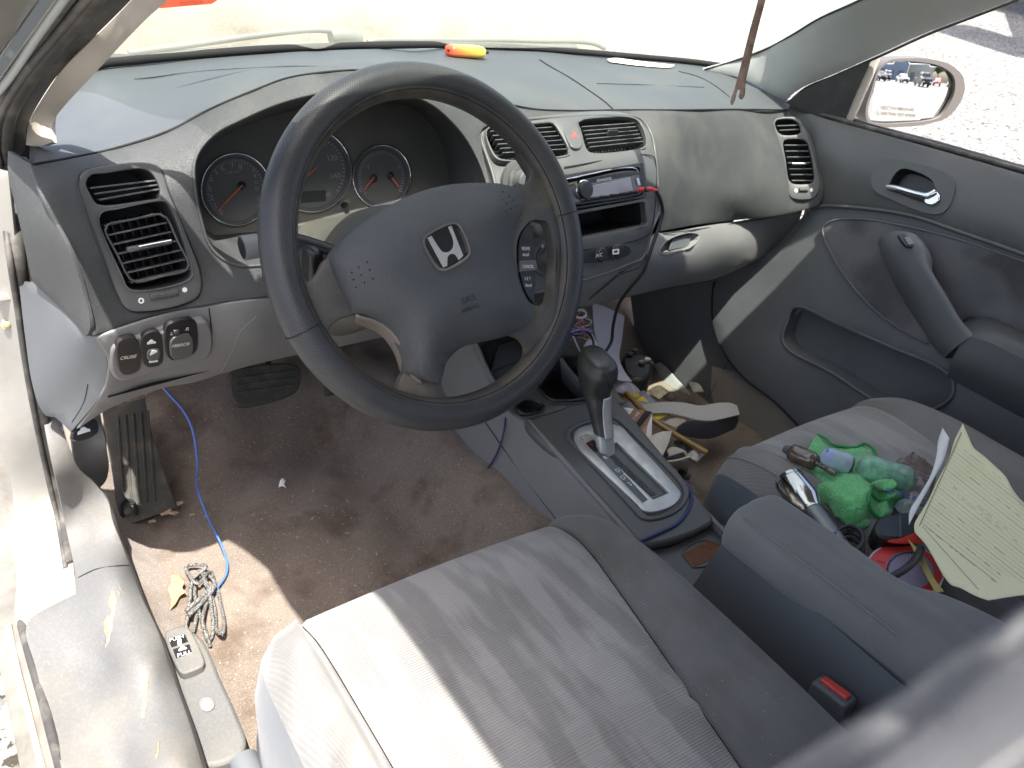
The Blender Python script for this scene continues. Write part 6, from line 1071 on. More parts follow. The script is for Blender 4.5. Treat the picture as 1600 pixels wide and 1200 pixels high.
clod = mat('dry mud clod', (.33, .25, .16), .95, bump=.001, bscale=300)
for i, (x, y, r) in enumerate([(280, 786, .006), (264, 800, .007), (272, 802, .006), (256, 803, .005), (300, 804, .004), (237, 815, .005)]): pebble('mud_clod', x, y, .290 if i < 4 else .284, r, clod, 'small tan clod of dry mud at the foot of the footrest', 'mud clod', 'mud clods by the footrest')
# small litter over the carpet: nobody could count it
def litter():
    vs = []; fs = []
    for k in range(230):
        x = random.uniform(-.60, -.20); y = random.uniform(-.05, .50); s = random.uniform(.0004, .0012); a = random.uniform(0, 6.3); l = s*random.choice([1, 1, 1, 2.5, 5]); z = .281+.006*math.sin(x*23+y*9)*.0+.003+(.95*(y-.47) if y > .47 else 0)
        zz = .268+.006*math.sin(x*23+y*9)+.004*math.sin(x*51-y*37); t = max(0., 1-max(0, abs(x)-.115)/.11); zz = max(zz, .268+.135*t*t*(3-2*t)+.006*math.sin(x*23+y*9)+.004*math.sin(x*51-y*37)); zz += (.95*(y-.47) if y > .47 else 0); zz += .0012
        c, q = math.cos(a), math.sin(a); b = len(vs); vs += [(x+c*l-q*s, y+q*l+c*s, zz), (x-c*l-q*s, y-q*l+c*s, zz+.001), (x-c*l*.8+q*s, y-q*l*.8-c*s, zz), (x+c*l+q*s*.6, y+q*l-c*s*.6, zz+.0006)]; fs.append((b, b+1, b+2, b+3))
    o = mesh('carpet_litter', vs, fs, mat('straw litter', (.40, .33, .23), .9, var=.5, vscale=30), None); o['label'] = 'fine straw and grit scattered over the driver side carpet'; o['category'] = 'litter'; o['kind'] = 'stuff'
    s = o.modifiers.new('s', 'SOLIDIFY'); s.thickness = .0004
litter()
lint = sheet('lint_ball', [(437, 752, 'c'), (441, 747), (446, 751, 'c'), (444, 757), (447, 762, 'c'), (441, 759), (435, 761, 'c')], [(437, 752, 'z', .285), (446, 751, 'z', .286), (440, 760, 'z', .282)], mpap, None, gap=4, step=3, thick=.002, bevel=0); tag(lint, 'tiny white scrap in the middle of the driver carpet', 'scrap')
# ---- passenger seat load
SZ = .548
gt_ = mat('green microfibre', (.17, .58, .20), .95, spec=.1, sheen=.4, bump=.003, bscale=380, var=.25, vscale=350); gh = mat('green hem', (.03, .30, .07), .8, bump=.0008, bscale=700)
tw = thing('towel', 'crumpled bright green microfibre towel on the passenger seat', 'towel', U(1330, 770, 'z', SZ))
towO = [(1277, 682), (1290, 688), (1297, 696), (1316, 701), (1335, 702), (1351, 696, 'c'), (1362, 702), (1369, 715), (1380, 735), (1397, 764), (1420, 775), (1434, 782), (1434, 790), (1420, 793), (1400, 790), (1396, 800), (1386, 817, 'c'), (1376, 821), (1360, 826), (1344, 829), (1324, 821), (1305, 804), (1290, 788), (1272, 770), (1260, 746), (1254, 731), (1258, 712), (1268, 694)]
TWd = Depth([(p[0], p[1], 'z', SZ-.002) for p in towO[::2]]+[(1300, 720, 'z', .552), (1330, 740, 'z', .568), (1300, 760, 'z', .570), (1330, 770, 'z', .578), (1300, 780, 'z', .562), (1355, 760, 'z', .581), (1350, 800, 'z', .568), (1355, 785, 'z', .580), (1370, 790, 'z', .558), (1385, 800, 'z', .560), (1375, 775, 'z', .566), (1400, 775, 'z', .574), (1285, 700, 'z', .556), (1345, 715, 'z', .556)])
def fold(P2, P3):
    d = np.zeros_like(P3); x, y = P2[:, 0], P2[:, 1]; e = .006*(np.abs(np.sin((x*.9-y*1.0)/17+.4))-.5)+.004*(np.abs(np.sin((x*.5+y*1.3)/12))-.5)+.0010*np.sin((x+y*2)/5)+.0003*rng.standard_normal(len(P2)); d[:, 2] = e; return d
sheet('towel_cloth', towO, TWd, gt_, tw, gap=3.4, step=3.5, thick=.004, bevel=0, disp=fold)
tube('hem', [TWd([p])[0]+V(0, 0, .003) for p in towO[0:8]], .0023, gh, tw, seg=8); tube('hem', [TWd([p])[0]+V(0, 0, .004) for p in [(1396, 766), (1380, 754), (1368, 757), (1360, 768), (1356, 785), (1358, 800), (1370, 812), (1386, 817)]], .0026, gh, tw, seg=8)
tube('hem', [TWd([p])[0]+V(0, 0, .005) for p in [(1362, 778), (1372, 787), (1390, 786), (1408, 781), (1425, 783)]], .0024, gh, tw, seg=8)
sheet('towel_flap', [(1358, 770, 'c'), (1370, 756), (1385, 757), (1397, 767), (1388, 772), (1372, 776, 'c')], lambda P: TWd(P)+V(0, 0, .010), gt_, tw, gap=4, step=3.5, thick=.003, disp=fold, bevel=0)
# bottle
bt = thing('bottle', 'small clear bottle of green sanitiser with pale blue flip cap lying on the towel', 'bottle', U(1340, 730, 'z', .58))
b1, b2 = U(1283, 712, 'z', .583), U(1412, 752, 'z', .572); bd_ = (b2-b1); BLn = np.linalg.norm(bd_); bd_ /= BLn
def film(name, col, op, rough=.08):
    m = bpy.data.materials.new(name); m.use_nodes = True; nt = m.node_tree; N = nt.nodes; L = nt.links; b = N['Principled BSDF']; b.inputs['Base Color'].default_value = (*col, 1); b.inputs['Roughness'].default_value = rough; b.inputs['Coat Weight'].default_value = .5
    t = N.new('ShaderNodeBsdfTransparent'); t.inputs[0].default_value = (*[min(1, .6+c*.6) for c in col], 1); lw = N.new('ShaderNodeLayerWeight'); lw.inputs[0].default_value = .35; a = N.new('ShaderNodeMath'); a.operation = 'MULTIPLY_ADD'; a.inputs[1].default_value = .6; a.inputs[2].default_value = op; L.new(lw.outputs['Facing'], a.inputs[0]); x = N.new('ShaderNodeMixShader'); L.new(a.outputs[0], x.inputs[0]); L.new(t.outputs[0], x.inputs[1]); L.new(b.outputs[0], x.inputs[2]); L.new(x.outputs[0], N['Material Output'].inputs[0]); return m
clear = film('clear plastic', (.62, .66, .64), .10); liq = mat('green gel', (.17, .48, .27), .3, bump=.002, bscale=120, var=.5, vscale=90); capm = film('pale blue cap', (.62, .68, .80), .45, .25)
s_ = BLn/.125
lathe('cap', b1, bd_, [(0, .004), (.002, .010), (.010, .0145), (.014, .0150), (.040*s_, .0158), (.042*s_, .0150)], capm, bt, sharp=60); lathe('cap_button', b1+V(0, 0, .004), bd_, [(.003, .003), (.004, .008), (.014, .010), (.016, .002)], mat('blue cap button', (.10, .19, .70), .35), bt)
joined('cap_ribs', [tube('s', [b1+bd_*h+(np.cross(bd_, [0, 0, 1])*math.cos(t)+np.array([0, 0, 1.])*math.sin(t))*.0152 for t in np.linspace(0, 2*math.pi, 20)[:-1]], .0006, capm, None, closed=True, seg=5, step=.01) for h in (.024, .030, .036)], bt)
lathe('neck', b1, bd_, [(.042*s_, .0105), (.047*s_, .0105)], M['slat'], bt)
bp_ = [(.047*s_, .009), (.051*s_, .012), (.058*s_, .019), (.066*s_, .0225), (.075*s_, .0235), (.125*s_, .0235), (.132*s_, .021), (.134*s_, .0)]
lathe('bottle_wall', b1, bd_, bp_, clear, bt, seg=36, sharp=80); lathe('gel', b1, bd_, [(h+.0012, max(r-.0016, 0.0)) for h, r in bp_[2:-1]]+[(.1315*s_, 0)], liq, bt, seg=36, sharp=80)
# amber dropper / vape pen
dp = thing('glass_pipe', 'smoky brown glass pipe with a twisted stem beside the bottle', 'pipe', U(1255, 715, 'z', .57)); gm = mat('smoky brown glass', (.12, .075, .055), .12, spec=.7, coat=.6, dirt=(.02, .015, .012), dscale=90, damt=.8)
d1, d2, d3 = U(1230, 703, 'z', .566), U(1276, 724, 'z', .574), U(1306, 741, 'z', .577); dd_ = d2-d1; dl = np.linalg.norm(dd_); dd_ /= dl
lathe('barrel', d1, dd_, [(0, .004), (.001, .007), (dl*.15, .0075), (dl*.17, .0125), (dl*.3, .0135), (dl*.85, .0135), (dl*.97, .011), (dl, .005)], gm, dp, sharp=70); lathe('end_plug', d1-dd_*.004, dd_, [(0, .006), (.008, .0075), (.012, .006)], M['panel'], dp)
tube('stem', [d2, d2*.6+d3*.4, d3], lambda t: .0042 if t > .6 else .0036+.0007*math.sin(t*70), gm, dp, seg=12, step=.0012)
# flashlight
fl = thing('flashlight', 'polished silver flashlight lying head first between towel and armrest', 'flashlight', U(1250, 770, 'z', .57)); chm = mat('polished steel', (.55, .54, .52), .13, metal=1, var=.1, vscale=30)
f1, f2 = U(1234, 751, 'z', .568), U(1316, 862, 'z', .560); fd = f2-f1; fl_ = np.linalg.norm(fd); fd /= fl_
lathe('head', f1, fd, [(0, .0145), (.0005, .0215), (.006, .0218), (.0065, .0212), (.010, .0212), (.0105, .0218), (.046, .0215), (.058, .0155), (.064, .0150)], chm, fl, seg=40, sharp=30); lathe('tube', f1, fd, [(.064, .0140), (.066, .0138), (fl_, .0138), (fl_+.004, .010)], mat('knurled steel', (.22, .22, .22), .35, metal=.9, bump=.0006, bscale=700), fl, seg=32)
lathe('lens', f1, fd, [(-.0005, .0135), (.001, .014)], clear, fl)
# cable coil
cc_ = thing('cable_coil', 'coiled black charging cable between the flashlight and the red disc pack', 'cable', U(1335, 855, 'z', .56)); tube('coil', [U(1325+24*math.cos(t), 862+22*math.sin(t)-1.6*t, 'z', .560+.0012*t) for t in np.linspace(-2.6, 15, 90)], .0030, cab, cc_); tube('lead', [U(1388, 905, 'z', .590), U(1410, 893, 'z', .592), U(1428, 878, 'z', .590), U(1440, 858, 'z', .58)], .0045, cab, cc_); tube('lead_end', [U(1303, 848, 'z', .567), U(1320, 842, 'z', .572)], .004, M['slat'], cc_)
pb = thing('power_box', 'black plastic box with a grey seam in front of the yellow paper', 'plastic box', U(1395, 830, 'z', .555)); prism('case', [(1366, 822), (1372, 812), (1390, 806), (1432, 805), (1440, 815), (1440, 836), (1400, 842), (1372, 838)], (V(0, 0, .575), V(0, 0, 1.)), -.024, .002, M['black'], pb, bevel=.003); prism('case_band', [(1405, 806, 'c'), (1408, 806, 'c'), (1409, 840, 'c'), (1406, 840, 'c')], (V(0, 0, .577), V(0, 0, 1.)), 0, .0006, M['slat'], pb, bevel=0)
cg = thing('clear_goggles', 'small clear plastic dome poking out of the towel', 'plastic cap', U(1422, 800, 'z', .565)); lathe('dome', U(1420, 798, 'z', .556), V(0, 0, 1), [(0, .018), (.006, .017), (.012, .012), (.015, .004)], clear, cg)
rp_ = thing('blade_pack', 'red and white round blade pack with lilac centre under the yellow paper', 'blade pack', U(1415, 890, 'z', .556)); BPZ = (V(0, 0, .560), V(0, 0, 1.))
prism('pack_disc', ell(1415, 892, 62, 42, 30, .2), BPZ, -.008, 0, mpap2, rp_, bevel=.001); mred = mat('red card', (.62, .045, .03), .45)
ring('red_ring', ell(1415, 892, 58, 39, 30, .2), ell(1422, 892, 38, 29, 30, .2), BPZ, 0, .0012, mred, rp_, bevel=0)
prism('lilac_centre', ell(1422, 892, 38, 29, 30, .2), BPZ, 0, .0008, mat('lilac card', (.25, .21, .30), .5), rp_, bevel=0)
joined('tooth_marks', [prism('s', [(1422+37*math.cos(a), 892+28*math.sin(a), 'c'), (1422+33*math.cos(a+.05), 892+25*math.sin(a+.05), 'c'), (1422+37*math.cos(a+.1), 892+28*math.sin(a+.1), 'c')], BPZ, .001, .0016, M['seam'], None, bevel=0, step=20) for a in np.arange(1.6, 5.2, .13)], rp_)
text('lettering', 'E', 1376, 880, BPZ, (.2, 1), 10, M['black'], rp_, off=.0016); sheet('red_strip', [(1378, 838, 'c'), (1400, 843), (1430, 833, 'c'), (1444, 850, 'c'), (1415, 850), (1390, 848)], [(1378, 838, 'z', .575), (1430, 833, 'z', .585), (1410, 850, 'z', .572)], mred, rp_, gap=8, thick=.001)
cp_ = thing('plastic_wrapper', 'crumpled brownish clear wrapper with blue print behind the green bottle', 'wrapper', U(1430, 740, 'z', .555)); mwr = mat('brown film', (.17, .135, .115), .18, spec=.6, coat=.4, bump=.003, bscale=70, dirt=(.30, .18, .12), dscale=60, damt=.5)
WRd = Depth([(1400, 722, 'z', .552), (1428, 705, 'z', .556), (1462, 737, 'z', .562), (1440, 785, 'z', .572), (1395, 760, 'z', .556), (1430, 745, 'z', .574), (1420, 730, 'z', .560)]); sheet('film', [(1396, 724, 'c'), (1412, 714), (1428, 705, 'c'), (1446, 717), (1463, 737, 'c'), (1459, 762), (1444, 790, 'c'), (1415, 778), (1396, 760)], WRd, mwr, cp_, gap=6, thick=.0006, disp=lambda P2, P3: np.stack([P3[:, 0]*0, P3[:, 0]*0, .0025*rng.standard_normal(len(P3))], 1), bevel=0)
text('lettering', 'tware', 1420, 778, (U(1418, 776, 'z', .590), V(0, 0, 1.)), (-1, -.30), 11, mat('blue print', (.02, .03, .22), .5), cp_, wide=.95)
# papers
ypC = [(1505, 662, 'z', .662), (1482, 720, 'z', .628), (1450, 782, 'z', .606), (1429, 830, 'z', .592), (1465, 882, 'z', .590), (1525, 931, 'z', .600), (1600, 885, 'z', .625), (1537, 712, 'z', .655), (1600, 785, 'z', .655), (1530, 780, 'z', .628), (1500, 830, 'z', .603), (1550, 850, 'z', .612), (1680, 850, 'z', .66), (1520, 740, 'z', .634), (1680, 950, 'z', .64), (1570, 800, 'z', .640)]
yp = thing('yellow_form', 'creased pale yellow ruled form standing up on the passenger seat', 'paper', U(1500, 800, 'z', .6)); YD = Depth(ypC)
mye = mat('yellow paper', (.86, .80, .52), .8, bump=.002, bscale=18, var=.04, vscale=12)
YPO = [(1505, 662, 'c'), (1512, 678), (1522, 700), (1537, 712), (1555, 728), (1572, 745), (1585, 768), (1602, 787), (1640, 815), (1700, 860, 'c'), (1640, 930, 'c'), (1600, 930), (1545, 938, 'c'), (1525, 931), (1500, 918), (1487, 914), (1474, 898), (1464, 880), (1448, 852), (1430, 832, 'c'), (1429, 820), (1442, 797), (1452, 780), (1466, 750), (1483, 718), (1492, 688)]
sheet('form_sheet', YPO, YD, mye, yp, gap=12, thick=.0008, bevel=0)
sheet('form_underside', [(1429, 833, 'c'), (1448, 852), (1464, 880), (1474, 898), (1488, 916, 'c'), (1474, 918, 'c'), (1455, 885), (1438, 850)], lambda P: YD(P)+V(0, .004, -.012), mat('mustard card', (.42, .36, .12), .8), yp, gap=8, thick=.001)
ink = mat('faded ink', (.20, .19, .13), .8); ink2 = mat('pale rule', (.38, .37, .24), .8)
A_ = np.array([1503., 676.]); B_ = np.array([1437., 822.]); segs = []
def yl(p0, p1, r, m_, n=7):
    pts = [YD([(p0[0]+(p1[0]-p0[0])*t+0, p0[1]+(p1[1]-p0[1])*t)])[0] for t in np.linspace(0, 1, n)]
    c = [p+(CAM-p)/np.linalg.norm(CAM-p)*.0009 for p in pts]; return tube('s', c, r, m_, None, seg=4, step=.02)
segs.append(yl(A_, B_, .00035, ink)); segs.append(yl((1442, 823), (1530, 922), .0003, ink))
for i in range(1, 26):
    s0 = A_+(B_-A_)*i/26; e = s0+np.array([150, 118])*(1 if i < 22 else .8)
    e = np.array([min(e[0], 1640), e[1]]); 
    if inpoly([e], YPO)[0]: segs.append(yl(s0, e, .00013 if i % 5 else .0002, ink2 if i % 5 else ink, 14))
joined('ruled_lines', segs, yp)
segs = []
for i in range(90):
    k = random.random(); l0 = random.uniform(.05, .8); s0 = A_+(B_-A_)*random.choice([.12, .3, .48, .52, .7, .88, .97])+np.array([150, 118])*l0; s1 = s0+np.array([1, .79])*random.uniform(2, 7)
    if inpoly([s0], YPO)[0] and inpoly([s1], YPO)[0]: segs.append(yl(s0, s1, random.uniform(.0002, .0004), ink2, 2))
joined('form_print', segs, yp)
wp = sheet('white_sheet', [(1481, 669, 'c'), (1492, 686, 'c'), (1483, 720), (1466, 752), (1442, 797), (1429, 822, 'c'), (1430, 800), (1445, 775), (1462, 745), (1472, 710), (1474, 690)], lambda P: YD(P)+V(0, .006, -.003), mpap, None, gap=10, thick=.0008, bevel=0); tag(wp, 'white paper sheet peeking out behind the yellow form', 'paper')
# ---- passenger footwell load
def fz(z): return (V(0, 0, z), V(0, 0, 1.))
wpp = thing('loose_papers', 'upright bent white sheets leaning in the passenger footwell behind the gear lever', 'paper', U(950, 560, 'y', .33))
sheet('sheet_of_paper', [(926, 474, 'c'), (942, 478), (976, 494, 'c'), (972, 530), (968, 560), (976, 580), (988, 597, 'c'), (962, 592), (946, 565), (930, 520)], [(926, 474, 'y', .34), (976, 494, 'y', .38), (970, 560, 'y', .34), (988, 597, 'y', .30), (930, 530, 'y', .30), (950, 530, 'y', .345)], mpap2, wpp, gap=10, thick=.0008)
sheet('sheet_of_paper', [(906, 556, 'c'), (916, 535), (926, 522, 'c'), (940, 548), (950, 572, 'c'), (915, 575, 'c')], [(906, 556, 'y', .27), (926, 522, 'y', .29), (950, 572, 'y', .25), (915, 575, 'y', .25)], mpap2, wpp, gap=10, thick=.0008)
bs_ = thing('black_socket_box', 'black rounded plastic box with four pale discs in the passenger footwell', 'plastic box', U(1000, 575, 'z', .36)); prism('case', [(972, 560), (980, 550), (1004, 552), (1018, 564), (1018, 585), (1005, 592), (978, 585)], fz(.40), -.08, 0, M['black'], bs_, bevel=.008)
for x, y in ((984, 554), (993, 549), (1003, 568), (1012, 563)): lathe('disc', U(x, y, 'z', .402), V(0, 0, 1), [(0, .008), (.004, .007)], M['slat'], bs_, seg=14)
tp_ = thing('serrated_tape', 'curling pale tape strip with zigzag edges across the passenger footwell', 'tape strip', U(1080, 640, 'z', .38))
def zig(pts, amp=.8, st=3.0):
    q = catmull([np.array(p, float) for p in pts], False, st); return [(p[0]+(.0), p[1]+(amp if i % 2 else -amp)*.6, 'c') for i, p in enumerate(q)]
up_e = zig([(998, 634), (1030, 629), (1065, 629), (1095, 634), (1120, 630), (1142, 630), (1152, 634)]); lo_e = zig([(1156, 648), (1140, 652), (1115, 657), (1090, 656), (1070, 651), (1045, 646), (1012, 646)])
sheet('tape_face', up_e+lo_e, plane3((998, 640, 'z', .385), (1150, 640, 'z', .384), (1090, 655, 'z', .378)), mat('matt pale tape', (.38, .38, .37), .6), tp_, gap=9, step=30, thick=0, bevel=0)
sheet('tape_underside', [(1050, 674, 'c'), (1075, 658), (1115, 658), (1152, 645), (1154, 660), (1148, 671, 'c'), (1110, 686), (1080, 684)], [(1050, 674, 'z', .36), (1115, 655, 'z', .38), (1152, 645, 'z', .375), (1148, 671, 'z', .345), (1080, 684, 'z', .35)], mat('dark tape adhesive', (.035, .036, .042), .4), tp_, gap=9, thick=.001)
tb = thing('amber_tube', 'translucent amber plastic tube lying across the footwell rubbish', 'tube', U(1020, 650, 'z', .38)); tube('tube_wall', [U(962, 598, 'z', .40), U(985, 622, 'z', .395), U(1015, 652, 'z', .385), U(1060, 682, 'z', .37), U(1105, 708, 'z', .36)], .0060, mat('amber plastic', (.38, .24, .07), .25, trans=.3), tb, seg=12)
bx_ = thing('tape_carton', 'torn brown, white and black carton of tape beside the console', 'carton', U(990, 655, 'z', .42)); FCZ = plane3((966, 640, 'z', .430), (1019, 643, 'z', .430), (994, 676, 'z', .400))
prism('carton_body', [(962, 642, 'c'), (972, 636, 'c'), (1019, 643, 'c'), (1018, 662, 'c'), (1016, 686, 'c'), (1004, 688, 'c'), (990, 672, 'c')], FCZ, -.03, 0, mat('carton brown', (.30, .17, .12), .7), bx_, bevel=.0008)
prism('white_panel', [(965, 642, 'c'), (974, 637, 'c'), (990, 639, 'c'), (978, 655, 'c')], FCZ, .0002, .0008, mpap, bx_, bevel=0); prism('black_stripe', [(1008, 642, 'c'), (1019, 644, 'c'), (996, 673, 'c'), (990, 667, 'c')], FCZ, .0002, .0008, M['black'], bx_, bevel=0); prism('white_side', [(1019, 646, 'c'), (1018, 684, 'c'), (1008, 687, 'c'), (1012, 664, 'c')], FCZ, .0002, .0008, mpap, bx_, bevel=0); prism('tan_panel', [(1012, 664, 'c'), (1007, 687, 'c'), (996, 678, 'c')], FCZ, .0002, .0008, mat('tan card', (.42, .30, .22), .7), bx_, bevel=0)
text('lettering', 'AL', 978, 643, FCZ, (.62, -.55), 6, M['black'], bx_, off=.0012); text('lettering', 'SERVICE TAPE', 990, 655, FCZ, (.62, -.75), 4, mpap, bx_, wide=.8, off=.0012)
yk = thing('yellow_packet', 'grey and yellow printed packet half under the amber tube', 'packet', U(1000, 618, 'z', .37)); prism('packet_body', [(968, 605, 'c'), (985, 597, 'c'), (1005, 608, 'c'), (1028, 630, 'c'), (1040, 660, 'c'), (1000, 660, 'c'), (965, 640, 'c')], fz(.368), -.006, 0, mat('grey packet', (.20, .21, .26), .35), yk); myl = mat('yellow print', (.70, .55, .04), .5)
prism('yellow_print', [(982, 617, 'c'), (996, 612, 'c'), (1000, 620, 'c'), (988, 624, 'c')], fz(.3682), 0, .0006, myl, yk, bevel=0); prism('yellow_print', [(994, 626, 'c'), (1004, 619, 'c'), (1014, 629, 'c')], fz(.3682), 0, .0006, myl, yk, bevel=0); prism('yellow_print', [(966, 622, 'c'), (976, 620, 'c'), (978, 628, 'c'), (968, 629, 'c')], fz(.3682), 0, .0006, myl, yk, bevel=0); prism('yellow_print', [(1020, 647, 'c'), (1045, 648, 'c'), (1026, 658, 'c')], fz(.372), 0, .0006, myl, yk, bevel=0)
pc = thing('card_piece', 'pale cardboard slab under the tape strip', 'card', U(1058, 658, 'z', .365)); prism('card', [(1044, 656, 'c'), (1060, 651, 'c'), (1073, 657, 'c'), (1056, 668, 'c'), (1036, 660, 'c')], fz(.372), -.01, 0, mat('pale board', (.45, .40, .34), .7), pc)
for i, (o_, z, lab) in enumerate((([(1010, 688, 'c'), (1020, 680), (1038, 674), (1050, 674, 'c'), (1046, 690), (1034, 716, 'c'), (1024, 708)], .41, 'cream torn card propped against the console'), ([(1042, 703, 'c'), (1050, 698), (1072, 706), (1062, 712), (1046, 716, 'c')], .36, 'crumpled white tissue behind the cream card'), ([(1045, 727, 'c'), (1075, 720), (1075, 738, 'c'), (1066, 737)], .355, 'small white printed card near the passenger seat corner'))):
    pp_ = sheet('paper_scrap', o_, [(o_[0][0], o_[0][1], 'z', z), (o_[2][0], o_[2][1], 'z', z+.01), (o_[3][0], o_[3][1], 'z', z), (o_[-1][0], o_[-1][1]+2, 'z', z-.01)], mat('cream card', (.62, .58, .50), .7, var=.1, vscale=60), None, gap=7, thick=.001); tag(pp_, lab, 'paper scrap')
for o_, z, cl, lab in (([(1052, 690, 'c'), (1068, 684), (1090, 690, 'c'), (1084, 702), (1062, 706, 'c')], .35, (.05, .05, .055), 'dark plastic film scrap beside the cream card'), ([(1070, 712, 'c'), (1092, 700), (1104, 708, 'c'), (1090, 722, 'c')], .345, (.55, .53, .5), 'white receipt scrap near the passenger seat front'), ([(1030, 618, 'c'), (1050, 612), (1062, 622, 'c'), (1048, 628, 'c')], .33, (.10, .08, .07), 'brown leaf shaped scrap behind the tape strip'), ([(952, 610, 'c'), (968, 592), (990, 600, 'c'), (1000, 612), (975, 616, 'c')], .40, (.36, .35, .40), 'crumpled lilac grey wrapper behind the gear knob'), ([(1060, 732, 'c'), (1080, 742), (1076, 752, 'c'), (1056, 745, 'c')], .36, (.04, .045, .05), 'black scrap at the passenger seat corner'), ([(1010, 612, 'c'), (1030, 602), (1046, 612, 'c'), (1030, 624, 'c')], .345, (.5, .47, .30), 'pale yellow ticket behind the grey packet'), ([(1075, 596, 'c'), (1092, 600), (1100, 612, 'c'), (1084, 614, 'c')], .31, (.42, .41, .38), 'torn white paper corner on the passenger carpet')):
    pp_ = sheet('litter_scrap', o_, [(o_[0][0], o_[0][1], 'z', z), (o_[1][0], o_[1][1], 'z', z+.012), (o_[2][0], o_[2][1], 'z', z), (o_[-1][0], o_[-1][1]+1, 'z', z-.004), (np.mean([q[0] for q in o_]), np.mean([q[1] for q in o_]), 'z', z+.009)], mat('scrap %d' % len(bpy.data.materials), cl, .6, var=.3, vscale=70, bump=.002, bscale=90), None, gap=5, step=4, thick=.0008); tag(pp_, lab, 'scrap')
ww = thing('wire_scrap', 'short dark wires with orange ends beside the passenger seat corner', 'wires', U(1060, 712, 'z', .36)); tube('wire', [U(1035, 718, 'z', .365), U(1055, 712, 'z', .365), U(1076, 706, 'z', .367)], .002, navy, ww); tube('wire', [U(1036, 722, 'z', .36), U(1056, 720, 'z', .362), U(1077, 714, 'z', .365)], .002, cols[4], ww); pebble('x', 1071, 709, .37, .004, cols[0], 'x', 'x').name = 'wire_end'
_we = bpy.data.objects['wire_end']; del _we['category'], _we['label']; _we.parent = ww; _we.matrix_parent_inverse = Matrix.Translation(-ww.location)
# seat belt webbing very near the lens
sb = thing('seat_belt', 'blurred grey seat belt webbing hanging close to the camera at the lower right corner', 'seat belt', (-.70, -.66, 1.0))
def near(px, py, d): r = ray(px, py); return CAM+r/np.linalg.norm(r)*d
class NearMap(Depth):
    def __init__(s, c):
        super().__init__([(x, y, 'x', near(x, y, d)[0]) for x, y, d in c])
web = mat('grey webbing', (.050, .051, .056), .85, bump=.0003, bscale=900, sheen=.2)
NM = NearMap([(1200, 1210, .10), (1600, 965, .085), (1420, 1090, .088), (1500, 1120, .080), (1600, 1060, .074), (1480, 1200, .080), (1600, 1150, .088), (1700, 1200, .09), (1750, 900, .08), (1380, 1150, .083), (1300, 1250, .088)])
sheet('webbing', [(1120, 1270, 'c'), (1195, 1216), (1300, 1150), (1420, 1075), (1520, 1005), (1610, 945), (1760, 850, 'c'), (1900, 1000, 'c'), (1700, 1350, 'c'), (1400, 1400, 'c')], NM, web, sb, gap=24, thick=.0012, bevel=0)
tube('webbing_fold', [NM([p])[0]-V(0, 0, .0) for p in [(1330, 1290), (1440, 1215), (1520, 1150), (1620, 1075), (1760, 990)]], .0028, web, sb)
# ================================================================= OUTSIDE
def ss(a, b, x): t = min(1, max(0, (x-a)/(b-a))); return t*t*(3-2*t)
def gz(x, y): return .125*max(0, x-1.2)*ss(-9, -1, y)+.02*max(0, y-4)*ss(0, 6, y)*0
def ground():
    g = [s*(1.12**k-1)*.9 for s in (1,) for k in range(0, 46)]; ax = sorted(set([-v for v in g]+g)); vs = []; fs = []
    n = len(ax)
    for y in ax:
        for x in ax: vs.append((x, y, gz(x, y)))
    fs = [(j*n+i, j*n+i+1, (j+1)*n+i+1, (j+1)*n+i) for j in range(n-1) for i in range(n-1)]
    m = mat('pale crushed gravel', (.225, .222, .21), .95, spec=.2, bump=.02, bscale=16, var=.18, vscale=2.5)
    nt = m.node_tree; N = nt.nodes; L = nt.links; b = N['Principled BSDF']; src = b.inputs['Base Color'].links[0].from_socket; tc = N.new('ShaderNodeTexCoord'); v = N.new('ShaderNodeTexVoronoi'); v.inputs['Scale'].default_value = 38; L.new(tc.outputs['Object'], v.inputs[0])
    hs = N.new('ShaderNodeSeparateColor'); L.new(v.outputs['Color'], hs.inputs[0]); r = N.new('ShaderNodeMapRange'); r.inputs[1].default_value = 0; r.inputs[2].default_value = 1; r.inputs[3].default_value = .55; r.inputs[4].default_value = 1.3; L.new(hs.outputs[0], r.inputs[0])
    s = N.new('ShaderNodeVectorMath'); s.operation = 'SCALE'; L.new(src, s.inputs[0]); L.new(r.outputs[0], s.inputs['Scale'])
    n2 = N.new('ShaderNodeTexNoise'); n2.inputs['Scale'].default_value = 34; n2.inputs['Detail'].default_value = 4; n2.inputs['Roughness'].default_value = .6; L.new(tc.outputs['Object'], n2.inputs[0]); r2 = N.new('ShaderNodeMapRange'); r2.inputs[1].default_value = .56; r2.inputs[2].default_value = .59; L.new(n2.outputs[0], r2.inputs[0])
    x = N.new('ShaderNodeMix'); x.data_type = 'RGBA'; L.new(r2.outputs[0], x.inputs[0]); L.new(s.outputs[0], x.inputs[6]); x.inputs[7].default_value = (.05, .042, .033, 1); L.new(x.outputs[2], b.inputs['Base Color'])
    o = mesh('ground', vs, fs, m); o['kind'] = 'structure'
ground()
tyr = mat('tyre rubber', (.035, .033, .03), .85, dirt=(.2, .17, .12), dscale=8, damt=.5)
def wheel_(root, c, r, w, axis, name='wheel', hub=None):
    a = np.array(axis, float); o = lathe(name, np.array(c)-a*w/2, a, [(0, r*.55), (.0, r*.93), (w*.12, r), (w*.88, r), (w, r*.93), (w, r*.55)], tyr, root, seg=28); lathe('rim', np.array(c)-a*w*.46, a, [(0, r*.56), (w*.1, r*.5), (w*.9, r*.5), (w*.92, r*.56)], hub or M['silver'], o, seg=20); return o
